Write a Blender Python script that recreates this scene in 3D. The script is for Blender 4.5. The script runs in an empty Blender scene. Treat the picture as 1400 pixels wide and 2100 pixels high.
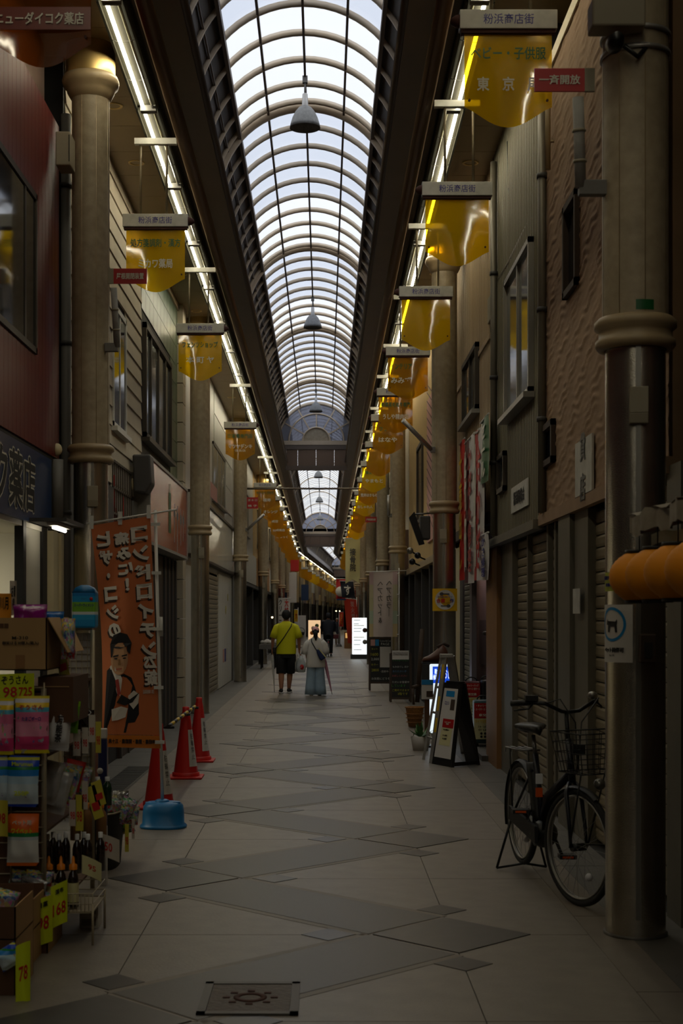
import bpy, bmesh, math, random
from mathutils import Vector, Matrix, Euler
random.seed(7)
S = bpy.context.scene
COL = S.collection
PI = math.pi

# ------------------------------------------------------------------ camera, sky, exposure
F, VX, VY, EYE = 2917.0, 664.5, 1264.0, 1.6        # focal length in pixels, vanishing point, eye height
cam_d = bpy.data.cameras.new('camera'); cam = bpy.data.objects.new('camera', cam_d); COL.objects.link(cam)
cam.location = (0, 0, EYE); cam.rotation_euler = (PI/2, 0, 0)
cam_d.sensor_fit = 'VERTICAL'; cam_d.sensor_height = 36.0; cam_d.sensor_width = 24.0
cam_d.lens = F*36.0/2100.0
cam_d.shift_x = (700.0-VX)/2100.0; cam_d.shift_y = (VY-1050.0)/2100.0
cam_d.clip_start = 0.1; cam_d.clip_end = 600
cam_d.dof.use_dof = True; cam_d.dof.focus_distance = 17.0; cam_d.dof.aperture_fstop = 5.6
S.camera = cam
w = bpy.data.worlds.new('overcast_sky'); S.world = w; w.use_nodes = True
w.node_tree.nodes['Background'].inputs[0].default_value = (0.92, 0.955, 1.0, 1)
w.node_tree.nodes['Background'].inputs[1].default_value = 1.2
vs = S.view_settings
vs.view_transform = 'Standard'; vs.look = 'None'; vs.gamma = 1.0; vs.use_curve_mapping = False
vs.exposure = 0.25
S.cycles.max_bounces = 8; S.cycles.diffuse_bounces = 4; S.cycles.glossy_bounces = 3
S.cycles.transparent_max_bounces = 16; S.cycles.transmission_bounces = 4
S.cycles.caustics_reflective = False; S.cycles.caustics_refractive = False
S.cycles.sample_clamp_indirect = 4.0

# ------------------------------------------------------------------ helpers
def at(x, y, d):
    """photo pixel -> point at depth d"""
    return Vector(((x-VX)/F*d, d, EYE+(VY-y)/F*d))
KR = 0.0079                                         # the roof comes down a little towards the far end
def RZ(H, d): return EYE+H-KR*d
CX = -0.226                                         # middle of the arcade

def lin(c): return tuple(((v/255.0)/12.92 if v/255.0 <= .04045 else ((v/255.0+.055)/1.055)**2.4) for v in c)
MATS = {}
def mat(name, rgb, rough=.6, metal=0.0, var=0.0, vscale=6.0, bump=0.0, bscale=40.0, emit=0.0, spec=.5, rgb2=None, stretch=(1,1,1), coat=0.0):
    if name in MATS: return MATS[name]
    m = bpy.data.materials.new(name); m.use_nodes = True; nt = m.node_tree
    b = nt.nodes['Principled BSDF']; col = (*lin(rgb), 1)
    b.inputs['Base Color'].default_value = col
    b.inputs['Roughness'].default_value = rough; b.inputs['Metallic'].default_value = metal
    b.inputs['Specular IOR Level'].default_value = spec
    if coat: b.inputs['Coat Weight'].default_value = coat; b.inputs['Coat Roughness'].default_value = .06
    if var or bump:
        tc = nt.nodes.new('ShaderNodeTexCoord'); mp = nt.nodes.new('ShaderNodeMapping'); mp.inputs['Scale'].default_value = stretch
        nt.links.new(tc.outputs['Object'], mp.inputs['Vector'])
    if var:
        n = nt.nodes.new('ShaderNodeTexNoise'); n.inputs['Scale'].default_value = vscale; n.inputs['Detail'].default_value = 6
        nt.links.new(mp.outputs[0], n.inputs['Vector'])
        r = nt.nodes.new('ShaderNodeValToRGB'); r.color_ramp.elements[0].position = .3; r.color_ramp.elements[1].position = .7
        c2 = (*lin(rgb2), 1) if rgb2 else tuple(max(0, v*(1-var)) for v in col[:3])+(1,)
        r.color_ramp.elements[0].color = c2; r.color_ramp.elements[1].color = tuple(min(1, v*(1+var*.4)) for v in col[:3])+(1,) if not rgb2 else col
        nt.links.new(n.outputs['Fac'], r.inputs['Fac']); nt.links.new(r.outputs['Color'], b.inputs['Base Color'])
    if bump:
        n2 = nt.nodes.new('ShaderNodeTexNoise'); n2.inputs['Scale'].default_value = bscale; n2.inputs['Detail'].default_value = 4
        nt.links.new(mp.outputs[0], n2.inputs['Vector'])
        bp = nt.nodes.new('ShaderNodeBump'); bp.inputs['Strength'].default_value = bump; bp.inputs['Distance'].default_value = .02
        nt.links.new(n2.outputs['Fac'], bp.inputs['Height']); nt.links.new(bp.outputs[0], b.inputs['Normal'])
    if emit:
        b.inputs['Emission Color'].default_value = col; b.inputs['Emission Strength'].default_value = emit
    MATS[name] = m; return m

def sheet_mat(name, rgb, alpha, rough=.08, gloss=.25, frost=.5, bump=0.0):
    """a see-through plastic or glass sheet: clear part, frosted part and a glossy skin"""
    if name in MATS: return MATS[name]
    m = bpy.data.materials.new(name); m.use_nodes = True; nt = m.node_tree; nt.nodes.clear()
    N = nt.nodes.new; L = nt.links.new; c = (*lin(rgb), 1)
    out = N('ShaderNodeOutputMaterial'); tr = N('ShaderNodeBsdfTransparent'); tr.inputs[0].default_value = c
    df = N('ShaderNodeBsdfDiffuse'); df.inputs[0].default_value = c
    tl = N('ShaderNodeBsdfTranslucent'); tl.inputs[0].default_value = c
    mx0 = N('ShaderNodeMixShader'); mx0.inputs[0].default_value = frost; L(df.outputs[0], mx0.inputs[1]); L(tl.outputs[0], mx0.inputs[2])
    mx = N('ShaderNodeMixShader'); mx.inputs[0].default_value = alpha; L(tr.outputs[0], mx.inputs[1]); L(mx0.outputs[0], mx.inputs[2])
    gl = N('ShaderNodeBsdfGlossy'); gl.inputs['Roughness'].default_value = rough
    fr = N('ShaderNodeFresnel'); fr.inputs[0].default_value = 1.5
    ml = N('ShaderNodeMath'); ml.operation = 'MULTIPLY'; ml.inputs[1].default_value = gloss*4; ml.use_clamp = True; L(fr.outputs[0], ml.inputs[0])
    if bump:
        tc = N('ShaderNodeTexCoord'); n = N('ShaderNodeTexNoise'); n.inputs['Scale'].default_value = 4; n.inputs['Detail'].default_value = 1
        L(tc.outputs['Object'], n.inputs['Vector']); bp = N('ShaderNodeBump'); bp.inputs['Strength'].default_value = bump; bp.inputs['Distance'].default_value = .05
        L(n.outputs['Fac'], bp.inputs['Height']); L(bp.outputs[0], gl.inputs['Normal']); L(bp.outputs[0], fr.inputs['Normal'])
    mg = N('ShaderNodeMixShader'); L(ml.outputs[0], mg.inputs[0]); L(mx.outputs[0], mg.inputs[1]); L(gl.outputs[0], mg.inputs[2])
    L(mg.outputs[0], out.inputs[0]); MATS[name] = m; return m

def print_mat(name, bands, cells=0.0, cscale=14.0, rough=.35, axis='Z'):
    """printed packaging: bands of colour from bottom to top, with busy coloured print mixed in"""
    if name in MATS: return MATS[name]
    m = bpy.data.materials.new(name); m.use_nodes = True; nt = m.node_tree; b = nt.nodes['Principled BSDF']; b.inputs['Roughness'].default_value = rough
    N = nt.nodes.new; L = nt.links.new
    tc = N('ShaderNodeTexCoord'); sp = N('ShaderNodeSeparateXYZ'); L(tc.outputs['Generated'], sp.inputs[0])
    r = N('ShaderNodeValToRGB'); r.color_ramp.interpolation = 'CONSTANT'
    e = r.color_ramp.elements
    while len(e) > 1: e.remove(e[-1])
    e[0].position = 0; e[0].color = (*lin(bands[0][1]), 1)
    for p, c in bands[1:]:
        q = e.new(p); q.color = (*lin(c), 1)
    L(sp.outputs[axis], r.inputs[0])
    if cells:
        v = N('ShaderNodeTexVoronoi'); v.inputs['Scale'].default_value = cscale; L(tc.outputs['Generated'], v.inputs['Vector'])
        hs = N('ShaderNodeHueSaturation'); hs.inputs['Saturation'].default_value = .7; hs.inputs['Value'].default_value = .65; L(v.outputs['Color'], hs.inputs['Color'])
        n = N('ShaderNodeTexNoise'); n.inputs['Scale'].default_value = cscale*.7; L(tc.outputs['Generated'], n.inputs['Vector'])
        mt = N('ShaderNodeMath'); mt.operation = 'GREATER_THAN'; mt.inputs[1].default_value = 1-cells; L(n.outputs['Fac'], mt.inputs[0])
        mx = N('ShaderNodeMix'); mx.data_type = 'RGBA'; L(mt.outputs[0], mx.inputs[0]); L(r.outputs[0], mx.inputs[6]); L(hs.outputs[0], mx.inputs[7])
        L(mx.outputs[2], b.inputs['Base Color'])
    else: L(r.outputs[0], b.inputs['Base Color'])
    MATS[name] = m; return m

MW = {}
def wm(o): return MW.get(o.name, Matrix()) if o else Matrix()
def tag(o, label=None, cat=None, group=None, kind=None):
    if label: o['label'] = label
    if cat: o['category'] = cat
    if group: o['group'] = group
    if kind: o['kind'] = kind
    return o
def thing(name, label, cat, loc=(0,0,0), rz=0.0, group=None, kind=None):
    o = bpy.data.objects.new(name, None); COL.objects.link(o); o.empty_display_size = .1
    o.location = loc; o.rotation_euler = (0, 0, rz)
    MW[o.name] = Matrix.Translation(Vector(loc)) @ Matrix.Rotation(rz, 4, 'Z')
    return tag(o, label, cat, group, kind)
def inst(name, mesh, parent=None, loc=(0,0,0), rot=(0,0,0), scale=(1,1,1)):
    """an object with shared mesh data; loc is in the parent's frame"""
    o = bpy.data.objects.new(name, mesh); COL.objects.link(o)
    o.parent = parent; o.location = loc; o.rotation_euler = rot; o.scale = scale
    MW[o.name] = wm(parent) @ Matrix.LocRotScale(Vector(loc), Euler(rot), Vector(scale))
    return o
def kids(o): return [c for c in o.children]
def copy_tree(o, parent=None, loc=None, rz=None):
    c = o.copy(); COL.objects.link(c); c.parent = parent
    if loc is not None: c.location = loc
    if rz is not None: c.rotation_euler = (0, 0, rz)
    for k in kids(o): copy_tree(k, c)
    return c

class MB:
    """collects shapes in world (or prototype) coordinates and links them as one mesh object"""
    def __init__(s): s.v = []; s.f = []; s.sm = []
    def add(s, vs_, fs, sm=False):
        n = len(s.v); s.v += [Vector(p) for p in vs_]
        for q in fs: s.f.append([i+n for i in q]); s.sm.append(sm)
        return s
    def box(s, a, b, M=None):
        x0, y0, z0 = a; x1, y1, z1 = b
        P = [Vector(p) for p in ((x0,y0,z0),(x1,y0,z0),(x1,y1,z0),(x0,y1,z0),(x0,y0,z1),(x1,y0,z1),(x1,y1,z1),(x0,y1,z1))]
        if M: P = [M @ p for p in P]
        return s.add(P, [(3,2,1,0),(4,5,6,7),(0,1,5,4),(1,2,6,5),(2,3,7,6),(3,0,4,7)])
    def cbox(s, c, d, M=None):
        c = Vector(c); h = Vector(d)/2
        return s.box(c-h, c+h, M)
    def ring(s, c, ax, r, n, r2=None):
        ax = Vector(ax).normalized(); u = ax.orthogonal().normalized() if abs(ax.z) < .999 else Vector((1,0,0)); w_ = ax.cross(u)
        return [Vector(c)+u*math.cos(2*PI*i/n)*r+w_*math.sin(2*PI*i/n)*(r2 or r) for i in range(n)]
    def cyl(s, p0, p1, r0, r1=None, n=12, caps=True):
        p0 = Vector(p0); p1 = Vector(p1); r1 = r0 if r1 is None else r1
        A = s.ring(p0, p1-p0, r0, n); B = s.ring(p1, p1-p0, r1, n); k = len(s.v)
        s.add(A+B, [(i, (i+1) % n, n+(i+1) % n, n+i) for i in range(n)], True)
        if caps:
            s.f.append([k+i for i in range(n)][::-1]); s.sm.append(False); s.f.append([k+n+i for i in range(n)]); s.sm.append(False)
        return s
    def tube(s, pts, r, n=8, closed=False):
        pts = [Vector(p) for p in pts]; m = len(pts); R = r if isinstance(r, (list, tuple)) else [r]*m
        rings = []; up = None
        for i, p in enumerate(pts):
            a = pts[i-1] if (i > 0 or closed) else p; b = pts[(i+1) % m] if (i < m-1 or closed) else p
            t = (b-a).normalized()
            if up is None: up = t.orthogonal().normalized()
            up = (up-t*up.dot(t)); up = up.normalized() if up.length > 1e-6 else t.orthogonal().normalized()
            w_ = t.cross(up)
            rings.append([p+(up*math.cos(2*PI*k/n)+w_*math.sin(2*PI*k/n))*R[i] for k in range(n)])
        base = len(s.v); V = [q for g in rings for q in g]; fs = []
        for i in range(m if closed else m-1):
            for k in range(n):
                j = (i+1) % m
                fs.append((i*n+k, i*n+(k+1) % n, j*n+(k+1) % n, j*n+k))
        s.add(V, fs, True)
        if not closed:
            s.f.append([base+k for k in range(n)][::-1]); s.sm.append(False)
            s.f.append([base+(m-1)*n+k for k in range(n)]); s.sm.append(False)
        return s
    def lathe(s, c, prof, n=24, M=None):
        c = Vector(c); V = []
        for r, z in prof:
            for i in range(n):
                p = Vector((math.cos(2*PI*i/n)*r, math.sin(2*PI*i/n)*r, z)); V.append(c+(M @ p if M else p))
        m = len(prof)
        return s.add(V, [(j*n+i, j*n+(i+1) % n, (j+1)*n+(i+1) % n, (j+1)*n+i) for j in range(m-1) for i in range(n)], True)
    def prism(s, poly, off):
        off = Vector(off); n = len(poly); P = [Vector(p) for p in poly]
        return s.add(P+[p+off for p in P], [tuple(range(n))[::-1], tuple(range(n, 2*n))]+[(i, (i+1) % n, n+(i+1) % n, n+i) for i in range(n)])
    def poly(s, pts): return s.add(pts, [tuple(range(len(pts)))])
    def sphere(s, c, r, nu=12, nv=8, M=None):
        c = Vector(c); r = Vector((r, r, r)) if isinstance(r, (int, float)) else Vector(r); V = []
        for j in range(nv+1):
            th = PI*j/nv
            for i in range(nu):
                p = Vector((r.x*math.sin(th)*math.cos(2*PI*i/nu), r.y*math.sin(th)*math.sin(2*PI*i/nu), r.z*math.cos(th)))
                V.append(c+(M @ p if M else p))
        return s.add(V, [(j*nu+i, (j+1)*nu+i, (j+1)*nu+(i+1) % nu, j*nu+(i+1) % nu) for j in range(nv) for i in range(nu)], True)
    def surf(s, fn, nu, nv, sm=True):
        V = [fn(i/nu, j/nv) for j in range(nv+1) for i in range(nu+1)]; k = nu+1
        return s.add(V, [(j*k+i, j*k+i+1, (j+1)*k+i+1, (j+1)*k+i) for j in range(nv) for i in range(nu)], sm)
    def loft(s, rings, caps=True):
        n = len(rings[0]); base = len(s.v)
        s.add([p for r in rings for p in r], [(j*n+i, j*n+(i+1) % n, (j+1)*n+(i+1) % n, (j+1)*n+i) for j in range(len(rings)-1) for i in range(n)], True)
        if caps:
            s.f.append([base+i for i in range(n)][::-1]); s.sm.append(True); s.f.append([base+(len(rings)-1)*n+i for i in range(n)]); s.sm.append(True)
        return s
    def mesh(s, name, m, inv=None, bevel=0.0):
        me = bpy.data.meshes.new(name)
        V = [inv @ p for p in s.v] if inv else s.v
        me.from_pydata([tuple(p) for p in V], [], s.f)
        for p, q in zip(me.polygons, s.sm): p.use_smooth = q
        if m: me.materials.append(MATS[m] if isinstance(m, str) else m)
        bm = bmesh.new(); bm.from_mesh(me)
        if bevel: bmesh.ops.bevel(bm, geom=bm.edges[:], offset=bevel, segments=2, affect='EDGES', profile=.5)
        bmesh.ops.recalc_face_normals(bm, faces=bm.faces[:])
        bm.to_mesh(me); bm.free(); return me
    def build(s, name, m, parent=None, bevel=0.0, origin=None):
        """parent: coordinates are world ones and are moved into the parent's frame; origin: object origin of a top-level mesh"""
        if parent:
            me = s.mesh(name, m, wm(parent).inverted(), bevel); o = inst(name, me, parent)
        else:
            og = Vector(origin) if origin is not None else Vector((0, 0, 0))
            me = s.mesh(name, m, Matrix.Translation(-og), bevel); o = inst(name, me, None, og)
        return o

TXT = {}
def text_mesh(s, bold=0.0, spacing=1.0, line=1.0):
    k = (s, bold, spacing, line)
    if k not in TXT:
        kanji = any(ord(ch) > 0x4DFF for ch in s) and bold > .008; b0 = .004 if kanji else bold
        c = bpy.data.curves.new('lettering', 'FONT'); c.body = s; c.size = 1; c.align_x = 'CENTER'; c.offset = b0; c.resolution_u = 2
        c.space_character = spacing; c.space_line = line
        o = bpy.data.objects.new('lettering', c); me = bpy.data.meshes.new_from_object(o)
        bpy.data.objects.remove(o); V = [v.co.copy() for v in me.vertices]; P = [tuple(p.vertices) for p in me.polygons]
        bpy.data.meshes.remove(me); bpy.data.curves.remove(c)
        if kanji:                                   # thicken dense characters by shifted copies instead of an offset outline
            V0, P0_, nv = V, P, len(V); V = []; P = []; r_ = bold*.75
            for q, (dx, dy) in enumerate(((r_, 0), (-r_, 0), (0, r_), (0, -r_), (r_*.7, r_*.7), (-r_*.7, r_*.7), (r_*.7, -r_*.7), (-r_*.7, -r_*.7))):
                V += [p+Vector((dx, dy, q)) for p in V0]; P += [tuple(i+q*nv for i in f) for f in P0_]
        TXT[k] = (V, P)
    return TXT[k]
def text(s, m, parent, c, width, height=None, right=(1,0,0), up=(0,0,1), bold=.02, mirror=False, name='lettering', spacing=1.0, line=1.0, squeeze=None):
    """flat lettering centred at world point c, fitted to width x height"""
    V, P = text_mesh(s, bold, spacing, line)
    if not V: return None
    x0 = min(p.x for p in V); x1 = max(p.x for p in V); y0 = min(p.y for p in V); y1 = max(p.y for p in V)
    kx = width/max(x1-x0, 1e-6); ky = (height/max(y1-y0, 1e-6)) if height else kx
    if mirror: kx = -kx
    R = Vector(right).normalized(); U = Vector(up).normalized(); c = Vector(c)
    N_ = R.cross(U); b = MB(); b.add([c+R*((p.x-(x0+x1)/2)*kx)+U*((p.y-(y0+y1)/2)*ky)+N_*(.0004*p.z) for p in V], P)
    return b.build(name, m, parent)
def vtext(s): return '\n'.join(s)

# ------------------------------------------------------------------ materials
mat('tile', (126, 118, 108), .42, var=.16, vscale=7, bump=.08, bscale=60)
mat('tile_band', (80, 75, 69), .42, var=.2, vscale=160, bump=.05, bscale=200)
mat('tile_dark', (70, 67, 64), .38, var=.15, vscale=9)
mat('tile_small', (50, 48, 47), .35, var=.1)
mat('tile_border', (116, 107, 94), .5, var=.12, vscale=20)
mat('tile_strip', (120, 110, 98), .5, var=.15, vscale=5)
mat('tile_grey', (92, 88, 82), .55, var=.2, vscale=4)
mat('grout', (44, 42, 40), .9)
mat('iron', (70, 58, 44), .5, metal=.7, var=.3, vscale=30, bump=.2)
mat('stone', (170, 156, 130), .5, var=.16, vscale=14, bump=.06, bscale=120, rgb2=(148, 134, 110))
mat('stone_trim', (166, 146, 112), .45, var=.12, vscale=10)
mat('champagne', (206, 176, 112), .34, metal=.75)
mat('steel', (190, 182, 166), .21, metal=.92, var=.2, vscale=5, bump=.12, bscale=190)
mat('steel_plain', (138, 134, 126), .35, metal=.85)
mat('steel_seam', (88, 84, 78), .5, metal=.6)
mat('putty', (150, 142, 122), .6)
mat('beam', (106, 92, 80), .5, var=.1, vscale=3)
mat('roll', (118, 98, 82), .28, metal=.45)
mat('roll_dark', (104, 96, 92), .3, metal=.6)
mat('rib', (206, 186, 158), .5, var=.08, vscale=8)
mat('purlin', (98, 84, 74), .5)
mat('vault_panel', (70, 62, 56), .6)
mat('soffit', (150, 128, 92), .5, var=.08, vscale=2)
mat('gap_shade', (60, 52, 42), .7)
mat('deck', (70, 66, 60), .9)
mat('batten', (40, 38, 28), .7, spec=.08)
mat('tube_off', (120, 116, 92), .25)
mat('white_paint', (210, 208, 200), .5, var=.1, vscale=10)
mat('sign_white', (196, 194, 184), .5, var=.22, vscale=9)
mat('rust', (70, 38, 30), .8)
mat('ink_blue', (52, 46, 130), .5)
mat('ink_green', (10, 88, 40), .4)
mat('ink_white', (226, 222, 206), .45)
mat('ink_black', (18, 17, 16), .6)
mat('ink_red', (190, 32, 26), .5)
mat('rod', (120, 108, 86), .45, metal=.5, bump=.3, bscale=120)
mat('alu', (176, 174, 170), .42, metal=.8, var=.12, vscale=12)
mat('placard_red', (176, 24, 26), .4)
mat('black', (14, 14, 14), .5)
mat('black_metal', (20, 20, 21), .38, metal=.3)
mat('dark', (34, 31, 28), .7)
mat('grey', (112, 110, 106), .6)
mat('grey_dark', (64, 62, 60), .6)
mat('tube_on', (255, 245, 214), emit=25.0)
sheet_mat('amber', (248, 198, 16), .60, rough=.06, gloss=.5, frost=.45, bump=.05)
sheet_mat('amber_dark', (210, 148, 10), .50, rough=.06, gloss=.5, frost=.4, bump=.05)
sheet_mat('amber_clear', (150, 84, 26), .30, rough=.05, gloss=.35, frost=.4, bump=.06)
sheet_mat('roof_glass', (250, 251, 254), .14, rough=.2, gloss=.06, frost=.9)
sheet_mat('roof_glass_slide', (220, 225, 236), .24, rough=.2, gloss=.06, frost=.9)
sheet_mat('gable_glass', (186, 188, 198), .48, rough=.25, gloss=.2, frost=.6)
# ------------------------------------------------------------------ floor
XL, XR = -2.33, 1.85                                # facade planes
BEND_D, BEND_A = 92.0, math.radians(-3.1)           # the arcade turns a little beyond here
MBEND = Matrix.Translation((CX, BEND_D, 0)) @ Matrix.Rotation(BEND_A, 4, 'Z') @ Matrix.Translation((-CX, -BEND_D, 0))
floor = thing('floor', 'paved arcade floor of large beige tiles with zigzag grey bands', None, (0, 0, 0), kind='structure')
b = MB(); b.box((-6, -14, -.2), (6, BEND_D+2, -.006)); b.box((-8, BEND_D-2, -.2), (8, 240, -.007), MBEND); b.build('bed', 'grout', floor)
def slab(poly, z, t=.02, gap=.004):
    c = Vector((sum(p[0] for p in poly)/len(poly), sum(p[1] for p in poly)/len(poly)))
    q = []
    for p in poly:
        v = Vector(p[:2])-c; l = v.length; q.append(c+v*max(0, (l-gap)/l))
    return [Vector((p.x, p.y, z-t)) for p in q], (0, 0, t)
SH = {}
def tile(kind, poly, z, m, far=None, name='tile'):
    """one paving piece; same shapes share mesh data; far: joined into that MB"""
    if far is not None:
        p, o = slab(poly, z); far.setdefault(m, MB()).poly([q+Vector(o) for q in p]); return
    c = (poly[0][0], poly[0][1])
    if kind not in SH:
        p, o = slab([(q[0]-c[0], q[1]-c[1]) for q in poly], z); b_ = MB(); b_.prism(p, o); SH[kind] = b_.mesh(name, m)
    inst(name, SH[kind], floor, (c[0], c[1], 0))
XA, XB, XC, XD = -1.61, -.92, .64, 1.33
PER = 3.06; R0 = 7.147
far = {}
def rot_sq(cx, cy, h): return [(cx-h, cy), (cx, cy-h), (cx+h, cy), (cx, cy+h)]
k = -4
while True:
    dR = R0+k*PER; dL = dR+PER/2
    if dR > BEND_D: break
    fr = far if (dR > 36 or dR < 2.5) else None
    for j, (y0, y1) in enumerate(((dR, dL), (dL, dR+PER))):
        tile('ta', [(XA, y0), (XB, y0), (XB, y1), (XA, y1)], 0, 'tile', fr)
        tile('tb', [(XB, y0), (XC, y0), (XC, y1), (XB, y1)], 0, 'tile', fr)
        tile('tc', [(XC, y0), (XD, y0), (XD, y1), (XC, y1)], 0, 'tile', fr)
    # zigzag ribbon: turning squares at the nodes, bands between them
    hd = .40; bw = .285*math.sqrt(2)
    for (x0, y0, x1, y1, kd) in ((XC, dR, XB, dL, 'up'), (XB, dL, XC, dR+PER, 'dn')):
        t = Vector((x1-x0, y1-y0)).normalized(); n = Vector((-t.y, t.x)); a = Vector((x0, y0)); e = Vector((x1, y1))
        s0 = .30; hw = .285
        for kind, hw_, s_, z, m, nm in (('bo', .335, .30, .0015, 'tile_border', 'border_tile'), ('ba', .285, .305, .003, 'tile_band', 'band_tile')):
            P = [a+t*s_+n*hw_, a+t*s_-n*hw_, e-t*s_-n*hw_, e-t*s_+n*hw_]
            tile(kind+kd, [(p.x, p.y) for p in P], z, m, fr, nm)
    for cx, cy, sg, kd in ((XC, dR, -1, 'r'), (XB, dL, 1, 'l')):
        tile('big', rot_sq(cx, cy, hd), .0045, 'tile_dark', fr, 'dark_tile')
        for ox, oy in ((0, .60), (0, -.60), (sg*.62, 0)):
            tile('small', rot_sq(cx+ox, cy+oy, .14), .003, 'tile_small', fr, 'small_tile')
    k += 1
# border strips along both sides
y = 3.0
while y < BEND_D:
    fr = far if y > 36 else None; st = 1.53 if fr is None else 6.12
    for kd, x0, x1, m, nm in (('s1', XA-.2, XA, 'tile_strip', 'edge_tile'), ('s2', XL, XA-.2, 'tile_grey', 'grey_tile'),
                              ('s3', XD, XD+.2, 'tile_strip', 'edge_tile'), ('s4', XD+.2, XR, 'tile_grey', 'grey_tile')):
        tile(kd, [(x0, y), (x1, y), (x1, y+st), (x0, y+st)], 0, m, fr, nm)
    y += st
for m, b_ in far.items():
    o = b_.build('distant_tiles', m, floor); o['kind'] = 'stuff'
b = MB()
b.poly([MBEND @ Vector(p) for p in ((-2.4, BEND_D-1, -.002), (2.0, BEND_D-1, -.002), (2.0, 236, -.002), (-2.4, 236, -.002))]); o = b.build('distant_tiles', 'tile', floor); o['kind'] = 'stuff'
# cast-iron access cover let into the paving
cv = thing('access_cover', 'rusty cast iron access cover with round crest let into the paving', 'manhole cover', at(513, 2050, 4667/(2050-1264)))
c0 = at(513, 2049, 4667/(2049-1264.)); cz = .006
b = MB(); hx, hy = .205, .25
for a_, e_ in (((-hx, -hy), (hx, -hy+.035)), ((-hx, hy-.035), (hx, hy)), ((-hx, -hy), (-hx+.035, hy)), ((hx-.035, -hy), (hx, hy))):
    b.box((c0.x+a_[0], c0.y+a_[1], -.01), (c0.x+e_[0], c0.y+e_[1], .010))
b.build('rim', 'steel_seam', cv)
b = MB(); b.box((c0.x-hx+.037, c0.y-hy+.037, -.01), (c0.x+hx-.037, c0.y+hy-.037, .007)); b.build('lid', 'iron', cv)
b = MB(); b.lathe((c0.x, c0.y, .007), [(.07, 0), (.07, .003), (.045, .003), (.045, 0)], 20)
for i in range(8):
    a = i*PI/4; b.cbox((c0.x+math.cos(a)*.1, c0.y+math.sin(a)*.1, .0085), (.03, .02, .003))
b.build('crest', 'rust', cv)

# ------------------------------------------------------------------ roof: soffits, gutter beams, glazed vault
def ext(poly, s, d0, d1, b_=None, M=None):
    """extrude a (u, H) section along the roof; s = side"""
    b_ = b_ or MB(); P = [Vector((CX+s*u, d0, RZ(H, d0))) for u, H in poly]; off = Vector((0, d1-d0, -KR*(d1-d0)))
    if M: P2 = [M @ p for p in P]; off = M.to_3x3() @ off; P = P2
    return b_.prism(P, off)
def roll(u, H, r, s, d0, d1, b_, n=14, M=None):
    p0 = Vector((CX+s*u, d0, RZ(H, d0))); p1 = Vector((CX+s*u, d1, RZ(H, d1)))
    if M: p0 = M @ p0; p1 = M @ p1
    return b_.cyl(p0, p1, r, n=n)
HS = 5.10; HT = 4.95
ceiling = thing('ceiling', 'ochre panelled soffits above the shop fronts', None, kind='structure')
pan = None
for s in (-1, 1):
    y = 3.4; uo = (CX-XL if s < 0 else XR-CX)+.35
    while y < 36:
        ext([(1.58, HS), (uo, HS), (uo, HS+.03), (1.58, HS+.03)], s, y+.004, y+.786).build('soffit_panel', 'soffit', ceiling); y += .79
    for d0, d1, M in ((-14, 3.4, None), (36, BEND_D, None), (BEND_D-.2, 236, MBEND)):
        o = ext([(1.58, HS), (uo, HS), (uo, HS+.03), (1.58, HS+.03)], s, d0, d1, M=M).build('soffit_run', 'soffit', ceiling)
    for d in (10.4, 13.9, 15.6, 20.5, 22.9, 27.5, 31.5):
        u = 1.83; p = Vector((CX+s*u, d, RZ(HS, d)-.002))
        dl = thing('downlight', 'unlit round downlight set in the ochre soffit', 'ceiling light', p, group='round downlights in the soffits')
        MB().lathe(p, [(.062, .03), (.066, -.004), (.088, -.008), (.092, 0)], 24).build('rim', 'champagne', dl)
        MB().lathe(p, [(.0, .05), (.04, .045), (.062, .0)], 20).build('reflector', 'steel_plain', dl)
deck = thing('added_roof_deck', 'dark roof deck added above the soffits against light leaks', None, kind='structure')  # unseen deck added to stop sky light leaking past the soffits
for s in (-1, 1):
    for d0, d1, M in ((-14, BEND_D, None), (BEND_D-.2, 236, MBEND)):
        ext([(1.18, 5.30), (6.2, 5.30), (6.2, 5.50), (1.12, 5.50)], s, d0, d1, M=M).build('deck_slab', 'deck', deck)
ext([(-1.2, 5.35), (1.2, 5.35), (1.2, 5.6), (-1.2, 5.6)], 1, -1.5, 11.2).build('solid_bay', 'deck', deck)  # unseen solid roof added to shade the near floor
ext([(-6.2, -1.7), (6.2, -1.7), (6.2, 6), (-6.2, 6)], 1, -14.2, -14).build('end_wall', 'deck', deck)  # unseen wall added to shut out light from behind the camera
for nm, x0, x1 in (('added_wall_left', -6.2, -5.6), ('added_wall_right', 3.2, 3.8)):  # unseen outer walls added to block sky light behind the fronts
    wl_ = thing(nm, 'plain outer wall added behind the shops to keep light out', None, (x0, 0, 0), kind='structure')
    MB().box((x0, -14, -.2), (x1, BEND_D+30, 7.4)).build('wall_run', 'deck', wl_); MB().box((x0+(0 if x0 < 0 else 1.5), BEND_D, -.2), (x1+(0 if x0 < 0 else 1.5), 236, 7.4), MBEND).build('wall_run', 'deck', wl_)
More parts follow.
